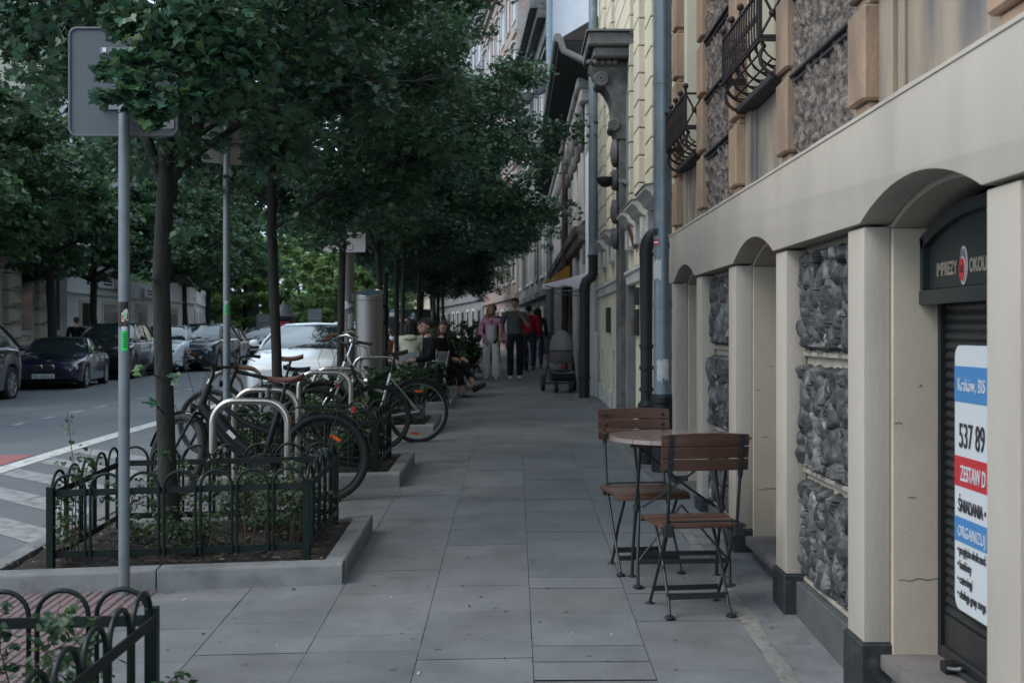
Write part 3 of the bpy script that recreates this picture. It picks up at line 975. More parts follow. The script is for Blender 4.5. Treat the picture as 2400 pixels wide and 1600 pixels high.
for j, (a, b, ty) in enumerate(ub):
    if ty == 'r':
        mb = MB()
        rows = []
        for q in range(241):
            row = []
            for p in range(101):
                Y, Z = a+.002+(b-a-.004)*p/100, ZT+.01+(CO[-1]-ZT)*q/240
                row.append((FX+.070-.050*mnoise.voronoi(Vector((Y*22, Z*12, j*5)))[0][0]-.008*mnoise.noise(Vector((Y*70, Z*40, j))), Y, Z))
            rows.append(row)
        mb.grid(rows)
        mb.build('rough_render', M['upperrough'], bld, smooth=30, fix=False)
        for zc in CO[1:-1]:
            mb = MB()
            mb.box(FX+.012, FX+.09, a+.001, b-.001, zc-.012, zc+.006); mb.box(FX+.028, FX+.09, a+.001, b-.001, zc-.040, zc-.022)
            mb.build('string_ledge', M['ledge'], bld, bevel=.004)
    else:
        w = b-a
        # parapet of smooth stone strips under the window
        mb = MB()
        for (s0, s1, dx) in ((0, .10, .055), (.105, .16, .075), (.165, .48, .085), (.485, .80, .088), (.805, .86, .075), (.865, 1, .055)):
            mb.box(FX+dx, FX+.24, a+w*s0+.001, a+w*s1-.001, ZT-.02, CZ+1.30)
        mb.build('window_apron', M['smoothstone'], bld, bevel=.005)
        mb = MB(); mb.box(FX+.0, FX+.26, a+.004, b-.004, CZ+1.302, CZ+1.345)
        mb.build('window_sill', M['ledge'], bld, bevel=.008)
        mb = MB()
        mb.box(FX+.07, FX+.40, a-.02, a+.13, CZ+1.346, CO[-1]); mb.box(FX+.07, FX+.40, b-.13, b+.02, CZ+1.346, CO[-1])
        mb.build('window_reveal', M['cream'], bld, bevel=.004)
        mb = MB()
        for (p, q, z0, z1) in ((a+.131, a+.18, 0, 2.2), (b-.18, b-.131, 0, 2.2), (a+.18, b-.18, 0, .06), (a+.18, b-.18, 1.5, 1.56), ((a+b)/2-.02, (a+b)/2+.02, .06, 1.5)):
            mb.box(FX+.24, FX+.29, p, q, CZ+1.347+z0, CZ+1.347+z1)
        fr = mb.build('window', M['cream'], bld, bevel=.003)
        mb = MB(); mb.box(FX+.262, FX+.268, a+.17, b-.17, CZ+1.40, CO[-1]); mb.build('pane', M['darkglass'], fr)
mb = MB(); mb.box(FX+.2, 6.0, 1.0, Y_END, ZT-.05, 9.0); mb.build('upper_wall', M['smoothstone'], bld)
mb = MB(); mb.box(FX+.42, 6.0, 1.0, Y_END, -.3, ZT-.06); mb.build('inner_wall', M['plinthgrey'], bld)
mb = MB(); mb.box(FX-.3, 6.0, 1.0, Y_END, 9.0, 9.4); mb.build('cornice', M['sandstone'], bld, bevel=.05)

# wrought iron window balconies
def balcony(a, b, label_):
    t = bpy.data.objects.new('balcony', None); COL.objects.link(t); t.parent = bld
    t.location = Vector((FX, (a+b)/2, CZ+1.3)) - bld.location
    xo = FX-.075
    zt, zb = CZ+1.735, CZ+1.50
    y0, y1 = a+.02, b-.02
    mb = MB()
    for z in (zt, zb, zb-.018):
        mb.bar((xo, y0, z), (xo, y1, z), .016, .012)
        for yy in (y0, y1): mb.bar((xo, yy, z), (FX+.06, yy, z), .012, .016)
    mb.bar((xo, y0, zb), (xo, y0, zt+.05), .018, .018); mb.bar((xo, y1, zb), (xo, y1, zt+.05), .018, .018)
    for yy in (y0, y1):   # side panel with a cross and a rosette
        mb.tube([(xo, yy, zt), (FX+.05, yy, zb)], .007, 6); mb.tube([(xo, yy, zb), (FX+.05, yy, zt)], .007, 6)
        mb.ell(((xo+FX+.05)/2, yy, (zt+zb)/2), .02, 8, 6)
    mb.build('railing', M['irons'], t)
    mb = MB()
    n = 15
    for i in range(1, n):
        y = y0+(y1-y0)*i/n
        mb.tube([(xo, y, zb), (xo-.003, y, (zb+zt)/2), (xo, y, zt)], .0055, 6)
        mb.ell((xo, y, (zb+zt)/2), (.012, .012, .02), 6, 4)
    mb.build('baluster', M['irons'], t)
    for i in range(5):
        y = y0+(y1-y0)*i/4
        mb = MB(); mb.ell((xo, y, zt+.055), .021, 10, 7); mb.ell((xo, y, zt+.02), (.009, .009, .02), 8, 5)
        mb.build('finial', M['irons'], t)
    # bulging lattice basket below, curving back to the wall
    mb = MB()
    def belly(s): # 0 at rail .. 1 at wall
        an = s*math.pi/2
        return xo + (FX+.05-xo)*(1-math.cos(an)), zb - .13*math.sin(an)
    for i in range(0, 13):
        y = y0+(y1-y0)*i/12
        pts = [(belly(s/6)[0], y + (.05*math.sin(s/6*math.pi) if i % 2 else -.05*math.sin(s/6*math.pi))*(0 < i < 12), belly(s/6)[1]) for s in range(7)]
        mb.tube(pts, .0055, 6)
    for s in (2, 4, 6):
        x, z = belly(s/6)
        mb.tube([(x, y0, z), (x, y1, z)], .006, 6)
    mb.build('lattice', M['irons'], t)
    for yy in (y0+.03, y1-.03):
        mb = MB(); mb.tube([(xo, yy, zb)] + [(FX+.03-.10*math.cos(R(q)), yy, zb-.10+.09*math.sin(R(q))) for q in range(40, -150, -20)], .011, 8)
        mb.build('scroll_bracket', M['irons'], t)
    if label_: t['label'] = label_
balcony(PIL[2][1], PIL[3][0], None)
balcony(PIL[4][1], PIL[5][0], None)
# band end tie: bit of iron on the band's far end
mb = MB(); mb.bar((FX-.024, Y_END-.03, ZT-.05), (FX-.024, Y_END-.03, ZT-.11), .014, .014); mb.build('iron_tie', M['ledge'], bld)

# ------------------------------------------------------------------ DOWNPIPES at the corner
M['zinc'] = mat('blue_grey_zinc', (0.19, 0.235, 0.265), 0.42, metal=0.4, var=0.18, vscale=5, spec=0.5, col2=(0.27, 0.29, 0.30), c2scale=7, c2lo=0.6, c2hi=0.7)
M['castiron'] = mat('black_cast_iron', (0.013, 0.016, 0.019), 0.5, var=0.25, vscale=9)
M['paper'] = mat('torn_paper', (0.55, 0.56, 0.57), 0.85, var=0.15, vscale=20)
dp = thing('downpipe', 'thick grey zinc downpipe with stickers on a black cast iron foot at the building corner', 'downpipe', (1.30, 10.1, gz(1.3, 10.1)), group='downpipes on the house fronts')
px, py, pr = 1.302, 10.1, .080
mb = MB(); mb.tube([(px, py, CZ-.55), (px, py, 9.2)], pr, 24); mb.build('pipe', M['zinc'], dp)
for z in (CZ+.25, CZ+1.2, CZ+2.2, CZ+3.3, CZ-.2):
    mb = MB(); mb.lathe([(pr+.0015, z-.03), (pr+.003, z-.028), (pr+.003, z+.028), (pr+.0015, z+.03)], (px, py, 0), 24, cap=False)
    mb.build('pipe_joint', M['zinc'], dp)
mb = MB(); mb.lathe([(.098, gz(1.3, 10.1)-.02), (.098, CZ-.62), (.106, CZ-.61), (.106, CZ-.56), (.088, CZ-.535)], (px, py, 0), 24); mb.build('cast_foot', M['castiron'], dp)
def sticker(parent, cx, cy, r, z0, z1, a0, a1, m_, name='sticker', jag=0):
    mb = MB(); n = 10; rows = []
    rr = random.Random(int(z0*1000))
    for zz, top in ((z0, 0), (z1, 1)):
        rows.append([(cx+r*math.cos(R(a0+(a1-a0)*i/n)), cy+r*math.sin(R(a0+(a1-a0)*i/n)), zz+(rr.uniform(-jag, jag) if jag else 0)) for i in range(n+1)])
    mb.grid(rows)
    return mb.build(name, m_, parent)
M['stickred'] = mat('red_sticker', (0.45, 0.03, 0.04), 0.5)
M['neon'] = mat('neon_green_sticker', (0.02, 0.62, 0.10), 0.5)
sticker(dp, px, py, pr+.0022, CZ+.85, CZ+.91, 190, 235, M['ink'])
sticker(dp, px, py, pr+.0024, CZ+.765, CZ+.815, 195, 240, M['stickred'])
sticker(dp, px, py, pr+.003, CZ+.783, CZ+.797, 200, 236, M['white'])
sticker(dp, px, py, pr+.0022, CZ+.47, CZ+.63, 190, 255, M['paper'], 'torn_poster', .02)
sticker(dp, px, py, pr+.0022, CZ-.42, CZ-.22, 225, 300, M['paper'], 'torn_poster', .03)

dq = thing('downpipe', 'black cast iron drain pipe bending into the wall beside the thick zinc pipe', 'downpipe', (1.22, 10.62, gz(1.2, 10.6)), group='downpipes on the house fronts')
qx, qy = 1.222, 10.62
mb = MB()
z_e = CZ+.88
pts = [(qx, qy, gz(qx, qy)), (qx-.005, qy, z_e-.12)] + [(qx+.16-.16*math.cos(R(q)), qy, z_e-.10+.16*math.sin(R(q))) for q in range(15, 91, 15)] + [(qx+.35, qy, z_e+.06)]
mb.tube(pts, [.05, .062]+[.062]*7, 18); mb.build('pipe', M['castiron'], dq)
for z in (CZ-.12, CZ-.32, CZ-.52, CZ+.72):
    mb = MB(); mb.lathe([(.058, z-.02), (.066, z-.016), (.066, z+.016), (.058, z+.02)], (qx-.003, qy, 0), 18, cap=False)
    mb.build('pipe_joint', M['castiron'], dq)
mb = MB(); mb.lathe([(.075, gz(qx, qy)-.02), (.075, CZ-.72), (.085, CZ-.70), (.085, CZ-.66), (.055, CZ-.62)], (qx, qy, 0), 18); mb.build('cast_foot', M['castiron'], dq)
# ------------------------------------------------------------------ YELLOW BUILDING with the portal
M['yellow'] = mat('pale_yellow_render', (0.68, 0.615, 0.475), 0.8, var=0.06, vscale=2, bump=0.12, bscale=70, col2=(0.60, 0.56, 0.45), c2scale=0.9, c2lo=0.45, c2hi=0.75)
M['groove'] = mat('dark_groove', (0.16, 0.15, 0.13), 0.9)
M['paleband'] = mat('pale_stone_band', (0.56, 0.555, 0.53), 0.75, var=0.07, vscale=3)
M['soot'] = mat('sooty_carved_stone', (0.165, 0.162, 0.16), 0.85, var=0.3, vscale=6, bump=0.6, bscale=30, col2=(0.065, 0.065, 0.066), c2scale=3.5, c2lo=0.45, c2hi=0.7)
M['capgrey'] = mat('grey_lead_cap', (0.22, 0.225, 0.225), 0.6, var=0.15, vscale=4)
M['brownwood'] = mat('brown_wood', (0.13, 0.075, 0.045), 0.6, var=0.25, vscale=9, stretch=(1, 1, .2))
YX = 1.43
Y0, Y1 = 9.98, 19.55
yb = thing('yellow_townhouse', 'pale yellow rusticated townhouse with a dark carved portal beyond the zinc downpipe', 'building', (3, 14.8, 0))
mb = MB(); mb.box(YX+.14, 7, Y0, Y1, -.3, 10.5); mb.build('wall', M['yellow'], yb)
ZB0, ZB1 = CZ+.575, CZ+.75
# lower storey, smooth, with openings left as recesses
lows = [(Y0, 11.15), (11.75, 12.55), (13.05, 13.55), (15.55, 16.45), (16.8, 17.5), (17.75, 18.55), (18.8, Y1)]
for a, b in lows:
    mb = MB(); mb.box(YX, YX+.139, a, b, .1, ZB0-.002)
    mb.build('lower_pier', M['yellow'], yb, bevel=.006)
    mb = MB(); mb.box(YX-.03, YX-.001, a+.004, b-.004, .1, gz(YX, a)+.27)
    mb.build('base_course', M['paleband'], yb, bevel=.012)
for a, b, zt_, dz in ((11.15, 11.75, CZ-.25, 0), (12.55, 13.05, CZ-.25, 0), (16.45, 16.8, CZ-.25, 0), (17.5, 17.75, CZ-.25, 0), (18.55, 18.8, CZ-.25, 0)):
    mb = MB(); mb.box(YX+.002, YX+.138, a+.001, b-.001, zt_, ZB0-.003); mb.build('lower_panel', M['yellow'], yb)
    mb = MB(); mb.box(YX+.10, YX+.137, a+.001, b-.001, .15, zt_-.002); mb.build('recess', M['groove'], yb)
mb = MB()
mb.prism([(YX-.055, ZB1), (YX-.06, ZB1-.03), (YX-.035, ZB1-.06), (YX-.03, ZB0+.02), (YX-.012, ZB0), (YX+.13, ZB0), (YX+.13, ZB1+.03)], 'y', Y0, 14.42)
mb.prism([(YX-.055, ZB1), (YX-.06, ZB1-.03), (YX-.035, ZB1-.06), (YX-.03, ZB0+.02), (YX-.012, ZB0), (YX+.13, ZB0), (YX+.13, ZB1+.03)], 'y', 15.6, Y1-.1)
mb.build('string_course', M['paleband'], yb, smooth=20)
# upper storey: rusticated piers between slim windows
wins = [(11.35, 12.05), (12.62, 13.28), (13.8, 14.3), (16.4, 17.0), (17.9, 18.5)]
edges = [Y0] + [e for w in wins for e in w] + [Y1]
for i in range(0, len(edges), 2):
    a, b = edges[i], edges[i+1]
    z = ZB1+.032
    while z < 10.4:
        mb = MB(); mb.box(YX, YX+.138, a+.002, b-.002, z+.006, z+.308)
        mb.build('rusticated_block', M['yellow'], yb, bevel=.010)
        z += .316
for a, b in wins:
    for zz in (CZ+.80, CZ+3.1):
        mb = MB()
        mb.box(YX+.09, YX+.138, a+.002, b-.002, zz, zz+1.9)
        w_ = mb.build('window', M['cream'], yb)
        mb = MB(); mb.box(YX+.084, YX+.0895, a+.06, b-.06, zz+.1, zz+1.82); mb.build('pane', M['darkglass'], w_)
    # hood on two scroll consoles over the basement-level window
    mb = MB()
    zh = CZ+1.44
    mb.prism([(YX-.15, zh), (YX-.155, zh-.03), (YX-.10, zh-.065), (YX-.07, zh-.12), (YX+.0, zh-.17), (YX+.08, zh-.17), (YX+.08, zh+.035)], 'y', a-.10, b+.10)
    h_ = mb.build('window_hood', M['paleband'], yb, smooth=20)
    mb = MB(); mb.prism([(YX-.165, zh+.002), (YX-.165, zh+.012), (YX+.08, zh+.052), (YX+.08, zh+.037)], 'y', a-.12, b+.12); mb.build('lead_flashing', M['capgrey'], h_)
    mb = MB(); mb.box(YX-.05, YX+.08, a-.06, a+.06, zh-.42, zh-.172); mb.build('console', M['paleband'], h_, bevel=.01)
    mb = MB(); mb.box(YX-.05, YX+.08, b-.06, b+.06, zh-.42, zh-.172); mb.build('console', M['paleband'], h_, bevel=.01)
mb = MB(); mb.box(YX-.5, 7, Y0, Y1, 10.5, 11.0); mb.build('cornice', M['paleband'], yb, bevel=.08)
# carved portal: pilaster with lead base, scrolls, canopy slab
pa, pb = 14.55, 15.02
mb = MB(); mb.box(YX-.10, YX+.138, pa, pb, .42, CZ+3.0); mb.build('portal_pilaster', M['soot'], yb, bevel=.015)
mb = MB(); mb.box(YX-.14, YX+.137, pa-.04, pb+.04, .2, .42); mb.build('portal_base', M['capgrey'], yb, bevel=.02)
mb = MB(); mb.box(YX-.02, YX+.137, pa-.13, pa-.002, .2, CZ+3.0); mb.build('portal_margin', M['capgrey'], yb, bevel=.008)
for zc, r in ((CZ+1.2, .10), (CZ+1.55, .12), (CZ+1.95, .10), (CZ+2.3, .14)):
    mb = MB()
    mb.ell((YX-.13, (pa+pb)/2, zc), (.07, .2, r*1.3), 12, 8)
    mb.torus((YX-.15, (pa+pb)/2, zc+.05), r*.7, .03, 'x', 16, 6)
    mb.build('carving', M['soot'], yb)
mb = MB()
prof = []
for k in range(15):
    t = k/14
    prof.append((YX-.12-.33*t**1.5-.035*math.sin(t*9), CZ+2.45+.98*t))
prof += [(YX+.13, CZ+3.43), (YX+.13, CZ+2.45)]
mb.prism(prof, 'y', pa-.02, pb+.02)
mb.build('scroll_bracket', M['soot'], yb, smooth=30)
for zc, x, r in ((CZ+2.62, YX-.17, .055), (CZ+3.2, YX-.33, .072)):
    mb = MB(); mb.torus((x, pa-.03, zc), r, .03, 'y', 20, 8); mb.torus((x, pa-.03, zc), r*.45, .028, 'y', 14, 8)
    mb.lathe([(r, pa-.02), (r, pb+.02)], (x, 0, zc), 18, ax='y'); mb.build('volute', M['soot'], yb)
for i in range(5):
    mb = MB(); mb.ell((YX-.16-.09*i*.9, pa-.05, CZ+3.40), (.045, .05, .04), 10, 6); mb.build('egg_moulding', M['soot'], yb)
mb = MB()
mb.box(YX-.505, YX+.13, 14.30, 15.55, CZ+3.57, CZ+3.74)
mb.box(YX-.44, YX+.13, 14.36, 15.5, CZ+3.44, CZ+3.57)
mb.build('canopy_slab', M['soot'], yb, bevel=.02)
mb = MB(); mb.box(YX-.53, YX+.13, 14.27, 15.58, CZ+3.742, CZ+3.765); mb.build('canopy_flashing', M['capgrey'], yb)
# door in the portal, letter plaques, bowl lamp, white gas pipe
mb = MB(); mb.box(YX+.1, YX+.138, 13.55, 14.42, .3, ZB0-.01); d_ = mb.build('portal_door', M['doorframe'], yb)
mb = MB(); mb.box(YX+.085, YX+.099, 13.62, 13.95, .5, CZ+.45); mb.box(YX+.085, YX+.099, 14.02, 14.35, .5, CZ+.45); mb.build('door_leaf', M['brownwood'], d_, bevel=.008)
for zc, h_, mt in ((CZ+.42, .2, M['shutter']), (CZ+.08, .22, M['brownwood']), (CZ+.12, .3, M['shutter'])):
    y_ = 13.12 if mt is not M['brownwood'] else 13.38
    mb = MB(); mb.box(YX-.045, YX-.001, y_, y_+.22, zc-h_/2, zc+h_/2); mb.build('plaque', mt, yb, bevel=.004)
mb = MB(); mb.box(YX-.05, YX-.001, 17.0, 17.35, CZ+.0, CZ+.38); mb.build('notice_box', M['shutter'], yb, bevel=.005)
mb = MB(); mb.bar((YX-.02, 13.42, CZ+.98), (YX-.10, 13.42, CZ+1.25), .22, .02); mb.build('tilted_board', M['brownwood'], yb)
mb = MB(); mb.tube([(YX-.05, 19.35, gz(YX, 19.4)), (YX-.05, 19.35, CZ-.05)], .028, 10); mb.ell((YX-.05, 19.35, CZ-.03), (.035, .035, .05), 10, 6)
for z in (CZ-.3, CZ-.6): mb.lathe([(.036, z-.02), (.036, z+.02)], (YX-.05, 19.35, 0), 10)
mb.build('white_pipe', M['white'], yb)
lt = thing('wall_lamp', 'dark bowl shaped lamp on a bracket beside the carved portal', 'lamp', (YX-.28, 14.9, CZ+1.98))
mb = MB(); mb.ell((YX-.26, 14.75, CZ+1.98), (.115, .115, .12), 16, 8, z0=-1, z1=0.05); mb.build('bowl', M['black'], lt)
mb = MB(); mb.bar((YX-.16, 14.75, CZ+1.98), (YX+.0, 14.4, CZ+1.88), .03, .05); mb.tube([(YX-.10, 14.75, CZ+1.95), (YX-.16, 14.75, CZ+1.98)], .02, 6); mb.build('bracket', M['capgrey'], lt)

# tall zinc-over-black pipe at the far end of the yellow house
t = thing('downpipe', 'blue zinc downpipe above kinked black iron at the far end of the yellow house', 'downpipe', (1.2, 19.2, gz(1.2, 19.2)), group='downpipes on the house fronts')
ux, uy = 1.315, 19.2
mb = MB(); mb.tube([(ux, uy, CZ+1.27), (ux, uy, 8.5)], .074, 20); mb.build('pipe', M['zinc'], t)
mb = MB()
lx = 1.185
mb.tube([(ux, uy, CZ+1.3), (ux, uy, CZ+1.02), (ux-.02, uy, CZ+.93), (lx+.02, uy, CZ+.86), (lx-.01, uy, CZ+.76), (lx-.015, uy, gz(lx, uy)-.02)], [.078, .078, .086, .088, .090, .090], 20)
mb.build('iron_pipe', M['castiron'], t)
for z in (CZ+1.28, CZ+.98, CZ+.72, CZ-.75):
    rj = .079 if z > CZ+.9 else .091
    mb = MB(); mb.lathe([(rj, z-.02), (rj+.012, z-.016), (rj+.012, z+.016), (rj, z+.02)], (ux if z > CZ+.9 else lx-.013, uy, 0), 20, cap=False)
    mb.build('pipe_joint', M['castiron'], t)

# ------------------------------------------------------------------ OLD GREY HOUSE under deep eaves
M['oldgrey'] = mat('old_grey_plaster', (0.44, 0.43, 0.42), 0.85, var=0.2, vscale=2.4, bump=0.4, bscale=30, col2=(0.17, 0.165, 0.16), c2scale=2.0, c2lo=0.52, c2hi=0.72, stretch=(1, 1, .35))
M['whitewall'] = mat('fresh_white_plaster', (0.62, 0.63, 0.66), 0.8, var=0.05, vscale=2)
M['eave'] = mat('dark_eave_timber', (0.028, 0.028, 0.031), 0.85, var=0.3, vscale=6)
M['darkgreystone'] = mat('dark_grey_front', (0.185, 0.185, 0.185), 0.85, var=0.2, vscale=2.5, bump=0.3, col2=(0.09, 0.09, 0.092), c2scale=1.6, c2lo=0.5, c2hi=0.72, stretch=(1, 1, .4))
M['brick'] = mat('faded_red_brick', (0.33, 0.215, 0.18), 0.85, var=0.25, vscale=8, col2=(0.31, 0.29, 0.27), c2scale=.5, c2lo=0.40, c2hi=0.6)
M['paleplaster'] = mat('pale_far_plaster', (0.22, 0.225, 0.23), 0.85, var=0.1, vscale=0.6)
M['ochre'] = mat('ochre_awning', (0.50, 0.215, 0.025), 0.7, var=0.08)
M['awn'] = leaf_mat('white_awning', (0.90, 0.88, 0.92), attr='none', trans=.7)
for _n in M['awn'].node_tree.nodes:
    if _n.type == 'MIX': _n.blend_type = 'MIX'; _n.inputs['Factor'].default_value = 0
M['roof'] = mat('dark_roof', (0.06, 0.052, 0.05), 0.8, var=0.25, vscale=10)
GX = 1.29
oh = thing('old_grey_house', 'old grey plaster house with fluted strips under deep dark eaves beyond the kinked downpipe', 'building', (3, 29, 0))
mb = MB(); mb.box(GX+.08, 8, 19.6, 39.4, -.2, 6.4); mb.build('wall', M['oldgrey'], oh)
mb = MB(); mb.box(GX-.005, GX+.079, 19.6, 20.75, gz(GX, 20), 4.6); mb.build('white_strip', M['whitewall'], oh)
y = 20.8; i = 0
while y < 39:
    mb = MB(); mb.box(GX, GX+.079, y, y+.28, CZ+2.1, 5.6); mb.build('fluted_strip', M['oldgrey'], oh, bevel=.02)
    y += .44 if i % 4 else .9
    i += 1
mb = MB(); mb.box(GX-.10, GX+.079, 20.76, 39.4, 5.62, 5.85); mb.box(GX-.16, GX+.079, 20.76, 39.4, 5.86, 6.05); mb.build('frieze', M['oldgrey'], oh, bevel=.03)
for k in range(14):
    mb = MB(); mb.ell((GX-.06, 21.2+1.3*k, 5.35), (.10, .16, .30), 10, 8); mb.ell((GX-.05, 21.2+1.3*k, 4.95), (.07, .10, .2), 10, 8); mb.build('console_carving', M['soot'], oh)
for k in range(7):
    mb = MB(); y_ = 22.4+2.5*k
    mb.box(GX+.06, GX+.079, y_, y_+1.0, CZ+2.2, 5.4); w_ = mb.build('window', M['paleband'], oh)
    mb = MB(); mb.box(GX+.05, GX+.0595, y_+.08, y_+.92, CZ+2.3, 5.3); mb.build('pane', M['darkglass'], w_)
# eaves: dark soffit leaning out, gutter at the lip, roof behind
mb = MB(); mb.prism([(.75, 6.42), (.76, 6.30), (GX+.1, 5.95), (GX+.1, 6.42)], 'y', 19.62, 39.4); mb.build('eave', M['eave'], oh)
mb = MB(); mb.tube([(.74, 19.55, 6.46), (.74, 39.4, 6.46)], .075, 10); mb.build('gutter', M['capgrey'], oh)
mb = MB(); mb.prism([(.78, 6.45), (.85, 6.52), (3.2, 7.9), (6, 7.9), (6, 6.45)], 'y', 19.7, 39.4); mb.build('roof', M['roof'], oh)
mb = MB(); mb.tube([(.78, 19.5, 6.42), (.84, 19.5, 6.22), (1.2, 19.42, 6.02)], .06, 12); mb.build('gutter_spout', M['capgrey'], oh)
# dark arched string cornice, shop fronts under it
mb = MB()
mb.prism([(GX-.16, CZ+2.02), (GX-.13, CZ+1.90), (GX-.04, CZ+1.84), (GX+.079, CZ+1.84), (GX+.079, CZ+2.06)], 'y', 21.9, 39.4)
mb.prism([(GX-.10, CZ+1.81), (GX-.06, CZ+1.70), (GX+.079, CZ+1.68), (GX+.079, CZ+1.82)], 'y', 20.9, 39.4)
mb.build('string_cornice', M['soot'], oh, smooth=25)
for k in range(6):
    y_ = 22.3+2.75*k
    mb = MB(); mb.box(GX+.05, GX+.079, y_, y_+1.35, gz(GX, y_)+.05, CZ+1.35); d_ = mb.build('shop_door', M['doorframe'], oh)
    mb = MB(); mb.box(GX+.042, GX+.0495, y_+.15, y_+1.2, gz(GX, y_)+.5, CZ+1.2); mb.build('pane', M['darkglass'], d_)
    mb = MB(); mb.box(GX-.03, GX+.078, y_-.5, y_-.2, gz(GX, y_), CZ+1.6); mb.build('shop_pier', M['oldgrey'], oh, bevel=.02)
mb = MB(); mb.box(GX-.02, GX+.078, 21.0, 21.45, CZ+1.28, CZ+1.62); mb.build('wall_cabinet', M['soot'], oh)
t = thing('downpipe', 'rusty brown downpipe on the old grey house behind the white awning', 'downpipe', (1.2, 27, gz(1.2, 27)), group='downpipes on the house fronts')
M['rustpipe'] = mat('rust_brown_pipe', (0.075, 0.045, 0.040), 0.6, var=0.3, vscale=8)
mb = MB(); mb.tube([(1.19, 27, gz(1.2, 27)), (1.19, 27, 5.9)], .075, 14); mb.build('pipe', M['rustpipe'], t)
for z in (1.6, 3.0, 4.4):
    mb = MB(); mb.lathe([(.08, z-.03), (.088, z), (.08, z+.03)], (1.19, 27, 0), 14, cap=False); mb.build('pipe_joint', M['rustpipe'], t)
t = thing('downpipe', 'slim blue zinc downpipe at the far end of the old grey house', 'downpipe', (1.2, 39.2, gz(1.2, 39)), group='downpipes on the house fronts')
mb = MB(); mb.tube([(1.2, 39.2, gz(1.2, 39)), (1.2, 39.2, 14.5)], .11, 14); mb.build('pipe', M['zinc'], t)
for z in (1.4, 3.2, 5.2):
    mb = MB(); mb.lathe([(.115, z-.04), (.126, z), (.115, z+.04)], (1.2, 39.2, 0), 14, cap=False); mb.build('pipe_joint', M['zinc'], t)
# awnings
def awning(name, label, y0, y1, xi, xo, zi, zo, m_, val):
    t = thing(name, label, 'awning', (xi, (y0+y1)/2, zi))
    mb = MB(); rows = []
    for j in range(9):
        s = j/8
        rows.append([(xi+(xo-xi)*s, y0+(y1-y0)*k/10, zi+(zo-zi)*s-.05*math.sin(s*math.pi)+.012*math.sin(k*1.9)*s) for k in range(11)])
    top = mb
    mb.grid(rows)
    mb.grid([[(p[0], p[1], p[2]-.012) for p in r] for r in rows])
    mb.build('canvas', m_, t, fix=False)
    mb = MB()
    n = 11
    e = rows[-1]
    mb.grid([e, [(p[0]-.01, p[1], p[2]-val-.02*math.sin(k*2.4)) for k, p in enumerate(e)]])
    mb.build('valance', m_, t, fix=False)
    for yy in (y0+.06, y1-.06):
        mb = MB(); mb.tube([(xi, yy, zi-.35), ((xi+xo)/2, yy, (zi+zo)/2-.22), (xo+.02, yy, zo-.02)], .012, 6); mb.build('arm', M['galv'], t)
    return t
wa = awning('awning', 'white canvas awning over the pavement by the stroller', 20.3, 22.4, GX-.01, .52, CZ+1.07, CZ+.86, M['awn'], .03)
mb = MB(); mb.prism([(.53, CZ+.86), (.90, CZ+.84), (GX-.012, CZ+.74), (GX-.012, CZ+1.06), (.9, CZ+.945)], 'y', 20.285, 20.298); mb.build('side_flap', M['awn'], wa)
aw = awning('awning', 'ochre orange awning with faint lettering just behind the white awning', 26.0, 28.2, GX-.04, .72, CZ+1.55, CZ+1.16, M['ochre'], .10)
mb = MB(); mb.prism([(GX-.04, CZ+1.54), (.72, CZ+1.15), (.72, CZ+1.03), (GX-.04, CZ+1.03)], 'y', 25.96, 25.99); mb.build('side_flap', M['ochre'], aw)
mb = MB(); mb.prism([(GX-.03, CZ+1.10), (.76, CZ+1.10), (.72, CZ+1.03), (GX-.04, CZ+1.03)], 'y', 25.94, 25.958); mb.build('trim', M['brick'], aw)

mb = MB()
for q in range(4): mb.tube([(.86+.085*q, 25.93, CZ+1.17+.01*q), (.89+.085*q, 25.93, CZ+1.24+.012*q), (.92+.085*q, 25.93, CZ+1.18+.01*q), (.945+.085*q, 25.93, CZ+1.20+.01*q)], .008, 5)
mb.build('script_lettering', M['paleband'], aw)

